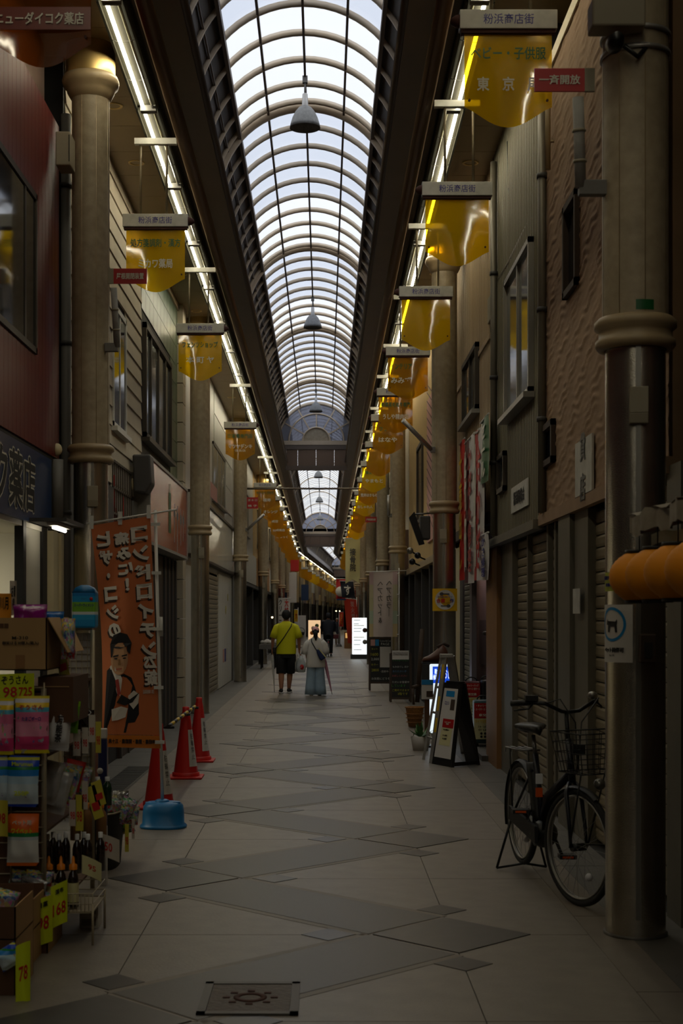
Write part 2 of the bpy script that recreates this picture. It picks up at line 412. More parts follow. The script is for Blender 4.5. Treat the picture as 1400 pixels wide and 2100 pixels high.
for s in (-1, 1):
    gb = thing('gutter_beam', 'brown box beam with rolled edges carrying the glazed vault', None, (CX+s, 0, 0), kind='structure')
    for d0, d1, M in ((-14, BEND_D, None), (BEND_D-.2, 236, MBEND)):
        ext([(.87, 4.76), (1.12, 4.76), (1.12, 5.30), (1.22, 5.30), (1.22, 5.46), (1.10, 5.46), (1.10, 5.36), (.87, 4.92)], s, d0, d1, M=M).build('box_beam', 'beam', gb)
        b = MB(); roll(1.145, 4.79, .075, s, d0, d1, b, 16, M); b.build('outer_roll', 'roll', gb)
        b = MB(); roll(.865, 4.83, .048, s, d0, d1, b, 16, M); b.build('inner_roll', 'roll_dark', gb)
        ext([(1.21, 5.16), (1.36, 5.16), (1.36, 5.19), (1.21, 5.19)], s, d0, d1, M=M).build('shadow_strip', 'gap_shade', gb)  # dark sheet stands for the shaded gap and stops light leaks
    b = MB()
    for i in range(0):
        pass
VR, VH = 1.12, 5.41                                  # vault radius and centre height
def arc(r, t0, t1, n): return [(r*math.sin(t0+(t1-t0)*i/n), VH+r*math.cos(t0+(t1-t0)*i/n)) for i in range(n+1)]
def rib_mesh(w_, r0, r1, m, nm='rib', n=28, tmax=1.50):
    b_ = MB(); A = arc(r0, -tmax, tmax, n); B = arc(r1, -tmax, tmax, n); V = []
    for (u0, h0), (u1, h1) in zip(A, B):
        V += [Vector((u0, -w_/2, h0)), Vector((u1, -w_/2, h1)), Vector((u1, w_/2, h1)), Vector((u0, w_/2, h0))]
    fs = []
    for i in range(n):
        for q in range(4): fs.append((i*4+q, i*4+(q+1) % 4, (i+1)*4+(q+1) % 4, (i+1)*4+q))
    b_.add(V, fs, True); return b_.mesh(nm, m)
RIB = rib_mesh(.055, VR-.03, VR+.03, 'rib'); RIB2 = rib_mesh(.10, VR-.06, VR+.05, 'rib')
TG = math.asin(.84/VR); TP = math.asin(.47/VR)       # glass edge and side purlin
BAY = .743
def pane_mesh(t0, t1, l, m, nm, r=VR+.005, n=4):
    b_ = MB(); A = arc(r, t0, t1, n)
    b_.add([Vector((u, y_, h)) for y_ in (0, l) for u, h in A], [(i, i+1, n+2+i, n+1+i) for i in range(n)], True); return b_.mesh(nm, m)
SEC = [(-TG, -TP), (-TP, 0), (0, TP), (TP, TG)]
def vault(d0, d1, near, label, M=None):
    v = thing('glazed_vault', label, None, (CX, d0, 0), kind='structure')
    if M is not None: v.location = (M @ Vector((CX, d0, 0))); v.rotation_euler = (0, 0, BEND_A); MW[v.name] = Matrix.Translation(v.location) @ Matrix.Rotation(BEND_A, 4, 'Z')
    def place(nm, me, d): return inst(nm, me, v, (0, d-d0, RZ(0, d)))
    L = d1-d0; nb = int(round(L/BAY)); bay = L/nb
    step = 1 if near else 4
    cells = {}
    for i in range(0, nb, step):
        d = d0+i*bay; ph = (i % 9)
        slide = near and ph < 5
        for j, (t0, t1) in enumerate(SEC):
            key = (j, slide)
            if key not in cells: cells[key] = pane_mesh(t0, t1, bay*step, 'roof_glass_slide' if slide else 'roof_glass', 'pane', VR+(.0 if not slide else .02))
            place('pane', cells[key], d)
    if near:
        for i in range(nb+1):
            d = d0+i*bay; ph = i % 9
            place('rib', RIB2 if ph in (0,) else RIB, d)
            if ph == 0 and i: place('rib', RIB, d-.17)
    else:
        b_ = MB()
        for i in range(nb+1):
            d = d0+i*bay; r0 = .008 if i % 9 else .04
            A = arc(VR-r0, -1.5, 1.5, 16); B = arc(VR+.008, -1.5, 1.5, 16); V = []
            for (u0, h0), (u1, h1) in zip(A, B): V += [(u0, d-d0, h0+RZ(0, d)), (u1, d-d0, h1+RZ(0, d)), (u1, d-d0+.05, h1+RZ(0, d)), (u0, d-d0+.05, h0+RZ(0, d))]
            b_.add(V, [(q*4+e, q*4+(e+1) % 4, (q+1)*4+(e+1) % 4, (q+1)*4+e) for q in range(16) for e in range(4)])
        me = b_.mesh('distant_ribs', 'rib'); o = inst('distant_ribs', me, v); o['kind'] = 'stuff'
    def rail(u, H, w_, h, m, nm):
        b_ = MB(); P = [(u-w_/2, 0, H-h/2+RZ(0, d0)), (u+w_/2, 0, H-h/2+RZ(0, d0)), (u+w_/2, 0, H+h/2+RZ(0, d0)), (u-w_/2, 0, H+h/2+RZ(0, d0))]
        b_.prism(P, (0, L, -KR*L)); inst(nm, b_.mesh(nm, m), v)
    for t in (-TP, 0, TP): rail(VR*math.sin(t), VH+VR*math.cos(t)-.01, .026, .05, 'purlin', 'purlin')
    for t in (-TG, TG): rail((VR-.02)*math.sin(t), VH+(VR-.02)*math.cos(t), .04, .09, 'purlin', 'edge_rail')
    for s in (-1, 1):
        A = arc(VR+.012, s*TG, s*1.50, 5); b_ = MB()
        V = [Vector((u, y_, h+RZ(0, d0)-KR*y_)) for y_ in (0, L) for u, h in A]
        b_.add(V, [(i, i+1, 7+i, 6+i) for i in range(5)], True)
        A = arc(VR+.05, s*TG, s*1.50, 5); V = [Vector((u, y_, h+RZ(0, d0)-KR*y_)) for y_ in (0, L) for u, h in A]
        b_.add(V, [(i, i+1, 7+i, 6+i) for i in range(5)], True)
        inst('side_panel', b_.mesh('side_panel', 'vault_panel'), v)
        t = s*1.07; rail((VR-.01)*math.sin(t), VH+(VR-.01)*math.cos(t), .02, .02, 'beam', 'side_rail')
    return v
G1, G2, G3 = 41.3, 80.5, 128.0
vault(-13.9, -1.5, False, 'glazed barrel vault added unseen behind the camera to light the near arcade')  # unseen glazing added so camera-facing surfaces get light from behind
vault(11.2, G1, True, 'glazed barrel vault with cream ribs over the nearer arcade')
vault(G1+.15, G2, False, 'glazed barrel vault beyond the first fan window')
vault(BEND_D+.5, G3, False, 'glazed barrel vault over the turned end of the arcade', MBEND)
ext([(-1.2, 5.45), (1.2, 5.45), (1.2, 5.6), (-1.2, 5.6)], 1, G2, BEND_D+1).build('solid_bay', 'deck', deck)
ext([(-1.2, 5.45), (1.2, 5.45), (1.2, 5.6), (-1.2, 5.6)], 1, G3, 236, M=MBEND).build('solid_bay', 'deck', deck)
def gable(d, label, M=None):
    g = thing('fan_gable', label, None, (CX, d, 0), kind='structure')
    if M is not None: g.location = (M @ Vector((CX, d, 0))); g.rotation_euler = (0, 0, BEND_A); MW[g.name] = Matrix.Translation(g.location) @ Matrix.Rotation(BEND_A, 4, 'Z')
    z = RZ(0, d)
    def P(r, a, y_): return Vector((r*math.cos(a), y_, z+VH+r*math.sin(a)))
    def put(b_, nm, m): return inst(nm, b_.mesh(nm, m), g)
    for r0, r1 in ((.40, .80), (.80, 1.13)):
        for i in range(6):
            a0, a1 = i*PI/6, (i+1)*PI/6; q = [a0+(a1-a0)*k_/4 for k_ in range(5)]
            put(MB().prism([P(r0, a, 0) for a in q]+[P(r1, a, 0) for a in q[::-1]], (0, .01, 0)), 'pane', 'gable_glass')
    put(MB().prism([P(.40, PI*i/12, 0) for i in range(13)], (0, .02, 0)), 'tympanum', 'stone')
    for i in range(1, 6):
        a = i*PI/6; n = Vector((-math.sin(a), 0, math.cos(a)))*.018
        put(MB().prism([P(.40, a, -.03)+n, P(.40, a, -.03)-n, P(1.12, a, -.03)-n, P(1.12, a, -.03)+n], (0, .05, 0)), 'spoke', 'rib')
    for r, wd in ((.40, .02), (.80, .02), (1.10, .035)):
        b_ = MB(); q = [PI*i/24 for i in range(25)]; V = []
        for a in q: V += [P(r-wd, a, -.035), P(r+wd, a, -.035), P(r+wd, a, .03), P(r-wd, a, .03)]
        b_.add(V, [(i*4+e, i*4+(e+1) % 4, (i+1)*4+(e+1) % 4, (i+1)*4+e) for i in range(24) for e in range(4)], True)
        put(b_, 'ring', 'rib')
    put(MB().box((-1.0, -.06, z+5.30), (1.0, .08, z+5.42)), 'base_rail', 'rib')
    put(MB().box((-1.0, -.05, z+5.17), (1.0, .10, z+5.30)), 'lower_beam', 'beam')
    x = -.86
    for wd in (.32, .53, .53, .34):
        put(MB().box((x+.004, 0, z+4.70), (x+wd-.004, .05, z+5.165)), 'panel', 'roll'); x += wd
    put(MB().box((-.90, -.03, z+4.57), (.90, .12, z+4.70)), 'bottom_rail', 'beam')
    return g
gable(G1, 'fan shaped gable window with radial panes over brown panels')
gable(G2, 'smaller looking fan gable window at the end of the straight arcade')
gable(G3, 'fan gable window in the turned end of the arcade', MBEND)

# ------------------------------------------------------------------ fluorescent lights under the soffit edge
def light_proto():
    t = thing('fluorescent_light', 'lit fluorescent batten in the long row under the soffit edge', 'light', group='fluorescent battens along the arcade')
    Lf = 2.36
    b_ = MB(); b_.box((-.115, .01, .02), (.115, Lf-.01, .05)); b_.box((-.115, .01, -.012), (-.095, Lf-.01, .03)); b_.box((.095, .01, -.012), (.115, Lf-.01, .03))
    b_.build('housing', 'batten', t)
    MB().cyl((-.035, .04, -.012), (-.035, Lf-.04, -.012), .0165, n=10).build('lit_tube', 'tube_on', t)
    MB().cyl((.055, .04, -.004), (.055, Lf-.04, -.004), .013, n=8).build('spare_tube', 'tube_off', t)
    for y0 in (.0, Lf-.035):
        MB().box((-.065, y0, -.035), (.085, y0+.035, .03)).build('lamp_holder', 'grey', t)
    for y0 in (.75, 1.6):
        MB().tube([(-.10, y0, -.01), (-.035, y0, -.034), (.05, y0, -.02), (.10, y0, -.01)], .003, 5).build('guard_wire', 'grey', t)
    return t
LP = light_proto(); first = True
for s in (-1, 1):
    k = -10
    while 11.24+2.38*k < 90:
        d = 11.24+2.38*k-2.38; k += 1
        o = LP if first else copy_tree(LP); first = False
        o.location = (CX+s*1.463, d, RZ(HT+.015, d)); o.rotation_euler = (-KR, 0, 0); o.scale = (-s, 1, 1)
for k in range(34):
    d = BEND_D+1+2.38*k; p = MBEND @ Vector((CX-1.463, d, RZ(HT+.015, d)))
    o = copy_tree(LP); o.location = p; o.rotation_euler = (-KR, 0, BEND_A)
# pendant lamps under the vault ridge
def pendant(d, M=None):
    z = RZ(VH+VR, d)-.04
    t = thing('pendant_lamp', 'grey metal bell pendant lamp under the vault ridge', 'pendant lamp', (CX, d, z), group='bell pendant lamps along the vault ridge')
    p = Vector((CX, d, z))
    MB().box(p+Vector((-.03, -.03, -.06)), p+Vector((.03, .03, .02))).build('mount', 'grey', t)
    MB().cyl(p, p+Vector((0, 0, -.20)), .011, n=8).build('stem', 'grey', t)
    MB().lathe(p+Vector((0, 0, -.32)), [(.018, .14), (.03, .13), (.038, 0), (.04, -.01)], 16).build('socket', 'alu', t)
    sh = [(.04, 0), (.075, -.02), (.115, -.07), (.15, -.14), (.172, -.21), (.182, -.26), (.178, -.262), (.145, -.14), (.11, -.075), (.07, -.03), (.0, -.02)]
    MB().lathe(p+Vector((0, 0, -.33)), sh, 28).build('shade', mat('galvanised', (128, 128, 126), .5, metal=.6, var=.2, vscale=30), t)
    return t
for d in (16.8, 28.0, 38.9, 56.0, 67.0, 78.0): pendant(d)

# ------------------------------------------------------------------ columns
def column_meshes():
    r = .165; m = {}
    b_ = MB(); b_.lathe((0, 0, 0), [(r, 3.10), (r, 6.16)], 32); m['shaft'] = b_.mesh('shaft', 'stone')
    b_ = MB()
    for i in range(8):
        a = i*PI/4+.2; b_.cyl((math.cos(a)*(r-.002), math.sin(a)*(r-.002), 3.10), (math.cos(a)*(r-.002), math.sin(a)*(r-.002), 6.16), .0035, n=5)
    m['shaft_joint'] = b_.mesh('shaft_joint', 'stone_trim')
    m['collar'] = MB().lathe((0, 0, 0), [(r-.01, 2.94), (r+.02, 2.94), (r+.035, 2.96), (r+.035, 2.985), (r+.018, 3.0), (r+.018, 3.035), (r+.04, 3.05), (r+.04, 3.08), (r+.02, 3.10), (r-.01, 3.105)], 32).mesh('collar', 'stone_trim')
    m['capital'] = MB().lathe((0, 0, 0), [(r-.01, 6.12), (r+.012, 6.14), (r+.04, 6.19), (r+.045, 6.22), (r+.075, 6.245), (r+.085, 6.29), (r+.07, 6.33), (r+.03, 6.345)], 32).mesh('capital', 'stone_trim')
    m['capital_drum'] = MB().lathe((0, 0, 0), [(r+.05, 6.34), (r+.05, 6.72)], 32).mesh('capital_drum', 'champagne')
    m['steel_sleeve'] = MB().lathe((0, 0, 0), [(.150, 0), (.150, 2.95)], 36).mesh('steel_sleeve', 'steel')
    m['cable_cover'] = MB().box((-.012, -.160, .1), (.012, -.146, 2.94)).mesh('cable_cover', 'steel_plain')
    m['junction_box'] = MB().box((-.045, -.20, 2.60), (.045, -.14, 2.73)).prism([(-.045, -.20, 2.60), (.045, -.20, 2.60), (.045, -.19, 2.55), (-.045, -.19, 2.55)], (0, .05, 0)).mesh('junction_box', 'putty', bevel=.004)
    m['base_ring'] = MB().lathe((0, 0, 0), [(.16, 0), (.16, .012), (.148, .014)], 32).mesh('base_ring', 'steel_seam')
    return m
CM = column_meshes()
def column(x, d, label, group=None, turn=0.0, M=None):
    p = Vector((x, d, 0)); rz = turn
    if M is not None: p = M @ p; rz += BEND_A
    c = thing('arcade_column', label, 'column', p, rz, group)
    for k_ in ('shaft', 'shaft_joint', 'collar', 'capital', 'capital_drum', 'steel_sleeve', 'cable_cover', 'junction_box', 'base_ring'):
        o = inst(k_, CM[k_], c)
        if k_ in ('capital', 'capital_drum'): o.location.z = -(d-12.5)*KR
    return c
CXL, CXR = -2.05, 1.57
cl1 = column(CXL, 12.5, 'stone clad column with steel sleeve between red shop and beige siding', turn=.25)
cl2 = column(CXL, 23.5, 'stone clad column beside the salmon fascia sign and tiled pilaster', turn=.2)
cl3 = column(CXL, 34.8, 'stone clad column just past the white glossy fascia', turn=.2)
cr1 = column(CXR, 7.18, 'steel sleeved column carrying the dog notice beside the bicycle', turn=-.12)
cr2 = column(CXR, 18.6, 'steel sleeved column carrying the round yellow key cutting notice', turn=-.15)
cr3 = column(CXR, 30.4, 'stone clad column behind the pale pink hair banner', turn=-.1)
for d in (47.6, 58.9, 68.3, 80.0, 90.0): column(CXL, d, 'stone clad column in the distant row of the arcade', 'distant arcade columns', .2)
for d in (37.9, 47.5, 56.0, 64.0, 74.0, 84.0): column(CXR, d, 'stone clad column in the distant row of the arcade', 'distant arcade columns', -.1)
for i in range(9): column(CXL, BEND_D+8+9.0*i, 'stone clad column in the distant row of the arcade', 'distant arcade columns', .2, MBEND)
# ------------------------------------------------------------------ hanging shop signs
SW = .65; HTOP = 4.12
def panel_outline(w_, side, tip, n=18):
    P = [(-w_/2, 0), (w_/2, 0)]
    for i in range(n+1):
        t = i/n; x = w_/2-w_*t; s_ = math.sin(PI*t)**1.35
        P.append((x, -side-tip*s_))
    return P
def sign_meshes():
    m = {}
    m['bracket'] = MB().box((-.21, -.03, .70), (.21, .03, .76)).mesh('bracket', 'sign_white')
    m['rod'] = MB().cyl((0, 0, 0), (0, 0, .72), .012, n=8).mesh('rod', 'rod')
    m['header'] = MB().box((-SW/2, -.045, -.127), (SW/2, .045, 0)).mesh('header', 'sign_white', bevel=.004)
    m['header_rail'] = MB().box((-SW/2+.01, -.03, -.150), (SW/2-.01, .03, -.124)).mesh('header_rail', 'rust')
    m['end_cap'] = MB().lathe((0, 0, 0), [(.045, 0), (.04, .025), (.02, .055), (.0, .062)], 12, Matrix.Rotation(PI/2, 4, 'Y')).mesh('end_cap', 'rust')
    for k_, mm in (('panel', 'amber'), ('panel_dark', 'amber_dark'), ('panel_clear', 'amber_clear')):
        b_ = MB(); W2 = SW*.90; n = 14; O = panel_outline(W2, .50, .125, n)
        top = [(-W2/2+W2*i/n, 0) for i in range(n+1)]; bot = [(x, y_) for x, y_ in O[2:]][::-1]
        def yy(x): return .030*math.cos(x/W2*PI)-.02
        V = []
        for j in range(7):
            for (x0, z0), (x1, z1) in zip(top, bot): V.append(Vector((x0, yy(x0)*(.4+.6*j/6), -.145+z0+(z1-z0)*j/6)))
        b_.add(V, [(j*(n+1)+i, j*(n+1)+i+1, (j+1)*(n+1)+i+1, (j+1)*(n+1)+i) for j in range(6) for i in range(n)], True)
        m[k_] = b_.mesh('panel', mm)
    m['rivet'] = MB().cyl((0, 0, 0), (0, -.012, 0), .009, n=8).mesh('rivet', 'rust')
    V, P = text_mesh('粉浜商店街', .005); x0 = min(p.x for p in V); x1 = max(p.x for p in V); k_ = .335/(x1-x0)
    b_ = MB(); b_.add([Vector(((p.x-(x0+x1)/2)*k_, -.0475, -.064+(p.y-.38)*k_*1.1)) for p in V], P); m['header_lettering'] = b_.mesh('header_lettering', 'ink_blue')
    return m
SM = sign_meshes()
def hang_sign(s, d, line1=None, line2=None, line3=None, label='', group=None, clear=False, M=None, x=None, band=None, dx1=0, w1=None, w2=None):
    xx = CX+s*1.455 if x is None else x; z = RZ(HTOP, d); p = Vector((xx, d, z))
    if M is not None: p = M @ p
    t = thing('hanging_sign', label, 'sign', p, BEND_A if M is not None else 0, group)
    inst('bracket', SM['bracket'], t); 
    for q in (-.13, .13): inst('rod', SM['rod'], t, (q+.02*s, 0, 0))
    h = inst('header', SM['header'], t); inst('header_lettering', SM['header_lettering'], h)
    inst('header_rail', SM['header_rail'], t)
    inst('end_cap', SM['end_cap'], t, (-s*SW/2, 0, -.064), (0, 0, 0 if s < 0 else PI))
    pn = inst('panel', SM['panel_clear' if clear else 'panel_dark' if (round(d*10) % 5 in (0, 1, 4) and d > 19.5) or d == 24.5 else 'panel'], t)
    for q in (-.26, .26): inst('rivet', SM['rivet'], t, (q, -.018, -.60))
    if band:
        MB().box(Vector((xx-.29, d-.022, z-.555)), Vector((xx+.29, d-.018, z-.42))).build('printed_band', band, pn)
    yo = d-.024
    if line1: text(line1, 'ink_green', pn, (xx+dx1, yo, z-.285), w1 or min(.5, .083*len(line1)), .085, bold=.02)
    if line2: text(line2, 'ink_white', pn, (xx+dx1, yo, z-.49), w2 or min(.46, .11*len(line2)), .095, bold=.03)
    if line3: text(line3, 'ink_white', pn, (xx, yo, z-.575), .22, .05, bold=.01)
    return t
mat('band_red', (120, 46, 34), .35)
hang_sign(1, 9.52, 'ベビー・子供服', '東　京　屋', label='amber hanging sign with peeling film lettered baby and children clothes', w1=.50, w2=.42)
hang_sign(1, 13.18, label='blank amber hanging sign with a bright tube reflection by corrugated wall')
hang_sign(1, 17.2, label='blank amber hanging sign close in front of the key notice column')
hang_sign(1, 20.9, 'インテリア', 'みみず', label='amber hanging sign for an interior shop half behind a column', dx1=-.10, w1=.32, w2=.30)
hang_sign(1, 24.5, '特撰黒毛和牛専門', 'うしや精肉店', label='dark amber hanging sign of a butcher behind the banner arm', w2=.44)
hang_sign(1, 27.5, 'フラワー', 'はなや', label='amber hanging sign of the flower shop lettered hanaya', w2=.36)
hang_sign(1, 31.5, label='blank bright amber hanging sign beyond the flower shop sign')
hang_sign(1, 35.2, '寝装・寝具', 'やまもと', label='amber hanging sign of the bedding shop lettered yamamoto')
hang_sign(1, 39.0, '婦人', '荒井はきもの', label='amber hanging sign of the footwear shop')
hang_sign(1, 42.8, None, 'おしゃれ人', label='amber hanging sign with white kana above a red placard')
hang_sign(-1, 8.5, None, None, label='brown see-through hanging sign with the drugstore name on a red band', clear=True, band='band_red')
o = bpy.data.objects[[c.name for c in COL.objects if c.name.startswith('hanging_sign')][-1]]
sgn_near = o
text('ニューダイコク薬店', 'ink_white', [c for c in o.children if c.name.startswith('panel')][0], (CX-1.455-.015, 8.5-.026, RZ(HTOP, 8.5)-.49), .53, .075, bold=.03)
hang_sign(-1, 14.2, '処方箋調剤・漢方', 'ミカワ薬局', label='amber hanging sign of a prescription pharmacy with green lettering', w1=.50, dx1=0, w2=.34)
hang_sign(-1, 19.3, 'フェンツショップ', '本 町 ヤ', label='amber hanging sign lettered honmachiya with a bright reflection', w1=.48, w2=.38)
hang_sign(-1, 28.5, '田家電専門店', 'マツヤデンキ', '住吉店', label='amber hanging sign of the electrical goods shop', w2=.48)
hang_sign(-1, 40.5, 'そのえらびかた', '．福寿', label='amber hanging sign glowing beside the red fire placard')
hang_sign(-1, 44.6, None, 'オレンジ', label='amber hanging sign lettered orange in kana')
hang_sign(-1, 53.0, None, '山崎商店', label='amber hanging sign lettered yamazaki shop')
hang_sign(-1, 57.0, None, 'みゅっく', label='amber hanging sign with a dark scalloped foot beyond the yamazaki sign')
GS = 'distant amber hanging signs'
for d in (48.6, 61.0, 65.0, 70.5, 75.0, 80.5, 86.0): hang_sign(-1, d, None, '商店' if d < 60 else None, label='small amber sign in the distant hanging row', group=GS)
for d in (46.6, 50.4, 54.2, 58.0, 62.0, 66.0, 71.0, 77.0, 83.0): hang_sign(1, d, label='small amber sign in the distant hanging row', group=GS)
for i in range(16): hang_sign(-1, BEND_D+5+4.6*i, label='small amber sign in the distant hanging row', group=GS, M=MBEND)

# ------------------------------------------------------------------ placards and banner arms on the columns
def placard(x0, y0, x1, y1, d, txt, label, side=1, sub=None):
    a = at(x0, y1, d); e = at(x1, y0, d); t = thing('placard', label, 'sign', ((a.x+e.x)/2, d, a.z))
    MB().box((a.x, d-.006, a.z), (e.x, d+.006, e.z)).build('plate', 'placard_red', t)
    bx = a.x-.05 if side > 0 else e.x
    MB().box((bx, d-.01, a.z), (bx+.05, d+.01, e.z)).build('bracket', 'putty', t)
    ln = txt.split('/')
    for i, l in enumerate(ln):
        hh = (e.z-a.z)/len(ln)
        text(l, 'ink_white', t, ((a.x+e.x)/2, d-.008, e.z-hh*(i+.5)), (e.x-a.x)*.82, hh*.42, bold=.02)
placard(233, 551, 301, 582, 12.3, '屋根開閉装置', 'small red placard on roof opening gear fixed to a column')
placard(1095, 141, 1198, 188, 7.1, '一斉開放', 'small red placard lettered release all fixed to a column', side=-1)
placard(506, 1020, 529, 1043, 34.4, '送 水 口/格 子', 'square red fire placard fixed to a column near the white fascia')
placard(749, 1060, 772, 1071, 45.0, '屋根開閉装置', 'narrow red placard on a column beyond the flower sign', side=-1)
def arm(col, p0, p1, brk, r=.028, sleeve=None):
    """banner arm bolted to a column: a part of that column"""
    b_ = MB().cyl(p0, p1, r, n=12).build('banner_arm', 'alu' if sleeve is None else sleeve, col)
    d_ = Vector(p0); h = Vector(brk)
    MB().box((min(d_.x, h.x)-.01, d_.y-.025, d_.z-.04), (max(d_.x, h.x)+.01, d_.y+.025, d_.z+.035)).build('bracket', 'grey', b_, bevel=.004)
    if sleeve:
        v = (Vector(p1)-Vector(p0))
        for f_ in (.28, .62): MB().cyl(Vector(p0)+v*f_, Vector(p0)+v*(f_+.03), r+.006, n=12).build('tape', 'putty', b_)
mat('grey_wrap', (150, 148, 144), .7, var=.2, vscale=12)
p = at(240, 712, 12.4); arm(cl1, p, at(233, 590, 12.3), Vector((CXL+.15, 12.4, p.z)), sleeve='grey_wrap')
p = at(1190, 385, 7.15); arm(cr1, p, at(1185, 200, 7.1), Vector((CXR-.15, 7.15, p.z)), sleeve='grey_wrap')
p = at(884, 922, 18.45); arm(cr2, p, at(826, 862, 18.2), Vector((CXR-.14, 18.5, p.z)), .03)
p = at(507, 1086, 34.7); arm(cl3, p, at(541, 1055, 34.5), Vector((CXL+.14, 34.7, p.z)), .035)
p = at(797, 1057, 30.2); arm(cr3, p, at(797, 1015, 30.1), Vector((CXR-.14, 30.2, p.z)), .035)
# thin rail across the arcade
MB().cyl((XL, 40, at(0, 1002, 40).z), (XR, 40, at(0, 1002, 40).z), .028, n=8).build('tie_rod', 'beam', origin=(0, 40, at(0, 1002, 40).z))
tag(bpy.data.objects['tie_rod'], 'thin dark tie rod spanning the arcade below the second vault', 'tie rod')
# small fittings on the big column
fit = thing('floodlight', 'black floodlight and camera strapped high on the column over the red placard', 'floodlight', at(1270, 75, 7.0))
c1 = at(1255, 35, 6.95)
MB().box(c1+Vector((-.10, -.02, -.05)), c1+Vector((.16, .12, .09))).build('control_box', 'putty', fit, bevel=.01)
for yy_ in (50, 90):
    z = at(0, yy_, 7.0).z; MB().lathe((CXR, 7.18, z), [(.168, -.012), (.176, -.012), (.176, .012), (.168, .012)], 32).build('strap', 'alu', fit)
c2 = at(1262, 85, 6.93)
MB().lathe(c2, [(.0, .05), (.03, .05), (.042, 0), (.042, -.05), (.03, -.055), (.0, -.05)], 16, Matrix.Rotation(PI/2, 4, 'X')).build('lamp_head', 'black_metal', fit)
MB().tube([c2+Vector((.05, .05, .0)), c2+Vector((.12, .06, -.05)), c2+Vector((.18, .1, .02))], .012).build('cable', 'black', fit)
# ------------------------------------------------------------------ shop buildings
mat('red_board', (104, 22, 20), .45, var=.15, vscale=4, stretch=(1, 1, .2))
mat('brown_wall', (120, 96, 82), .8, var=.1)
mat('beige_board', (186, 174, 150), .65, var=.08, vscale=3)
mat('green_tile', (78, 98, 72), .32, var=.3, vscale=7)
mat('white_wall', (204, 202, 194), .45, var=.06, vscale=2)
mat('white_gloss', (214, 214, 208), .12, var=.04, vscale=2)
mat('salmon', (168, 66, 54), .2, var=.25, vscale=1.6)
mat('fascia_blue', (14, 52, 98), .3)
mat('cream', (208, 196, 158), .5)
mat('window_frame', (150, 146, 138), .4, metal=.6)
mat('window_dark', (70, 62, 52), .5, metal=.3)
mat('sill_grey', (150, 146, 136), .6)
mat('glass_dark', (34, 40, 46), .06, spec=.8)
mat('glass_grey', (92, 98, 98), .08, spec=.8)
mat('stucco', (156, 126, 96), .85, var=.12, vscale=5, bump=.0)
mat('corr', (126, 120, 98), .5, metal=.15, var=.1, vscale=2, stretch=(1, 1, .2))
mat('corr_beige', (176, 154, 122), .55, var=.12, vscale=2, stretch=(1, 1, .2))
mat('shutter', (140, 128, 104), .5, metal=.25, var=.12, vscale=3)
mat('post_grey', (118, 112, 98), .5, metal=.3, var=.1)
mat('pilaster_tan', (150, 108, 64), .6, var=.1)
mat('door_pink', (196, 172, 172), .45)
mat('maroon', (74, 28, 22), .5, var=.2, vscale=3)
mat('brown_dark', (66, 50, 38), .7, var=.2)
mat('yellow_wall', (190, 160, 104), .7, var=.08)
mat('pink_wall', (200, 150, 140), .7)
mat('interior_white', (226, 222, 208), .6)
mat('lamp_warm', (255, 244, 214), emit=26.0)
mat('awning_vinyl', (150, 140, 122), .6, var=.3, vscale=8, bump=.5, bscale=10)

def building(name_label, X, d0, d1, wallm='dark', top=None, z0=0.0, s=-1, thick=.25, slab_=True):
    """thing at the foot of the facade plane X between depths d0 and d1"""
    t = thing('shop_building', name_label, 'building', (X, (d0+d1)/2, 0))
    if slab_:
        b_ = MB(); x0, x1 = (X-thick, X) if s < 0 else (X, X+thick)
        b_.box((x0, d0, z0), (x1, d1, 6.9 if top is None else top)); b_.build('wall', wallm, t)
    return t
def fbox(X, s, out0, out1, d0, d1, z0, z1):
    """box standing proud of plane X by out0..out1 towards the arcade"""
    a, b_ = X-s*out0, X-s*out1
    return MB().box((min(a, b_), d0, z0), (max(a, b_), d1, z1))
def frame(t, X, s, d0, d1, z0, z1, m='window_frame', w_=.045, out=.05, mull=(), glass='glass_dark', name='window', sill=None):
    """window standing in the facade: frame with glass panes as its sub-parts"""
    b_ = MB()
    for q in ((d0, d0+w_, z0, z1), (d1-w_, d1, z0, z1), (d0, d1, z0, z0+w_), (d0, d1, z1-w_, z1)):
        a, e = X, X-s*out; b_.box((min(a, e), q[0], q[2]), (max(a, e), q[1], q[3]))
    for mm in mull:
        a, e = X, X-s*out*.8; b_.box((min(a, e), mm-w_/2, z0), (max(a, e), mm+w_/2, z1))
    win = b_.build(name, m, t)
    cuts = [d0]+list(mull)+[d1]
    for q0, q1 in zip(cuts[:-1], cuts[1:]):
        fbox(X, s, .005, .018, q0+w_/2, q1-w_/2, z0+w_/2, z1-w_/2).build('pane', glass, win)
    if sill: fbox(X, s, 0, out+.05, d0-.05, d1+.05, z0-.05, z0).build('sill', sill, win)
    return win
def slats(t, X, s, d0, d1, z0, z1, pitch, m, name='slat', depth=.006):
    """roller shutter slats as separate pieces"""
    n = int((z1-z0)/pitch); w_ = d1-d0
    me = MB()
    for sg in (1,):
        P = [Vector((0, 0, .003)), Vector((-s*depth, 0, pitch*.25)), Vector((-s*depth, 0, pitch*.75)), Vector((0, 0, pitch-.006)), Vector((s*.008, 0, pitch-.006)), Vector((s*.008, 0, .003))]
        me.prism(P, (0, w_, 0))
    me = me.mesh(name, m)
    sh = fbox(X, s, -.03, -.02, d0, d1, z0, z1).build('shutter', 'dark', t)
    base = wm(sh).translation
    for i in range(n): inst(name, me, sh, Vector((X, d0, z0+i*pitch))-base)
    return sh
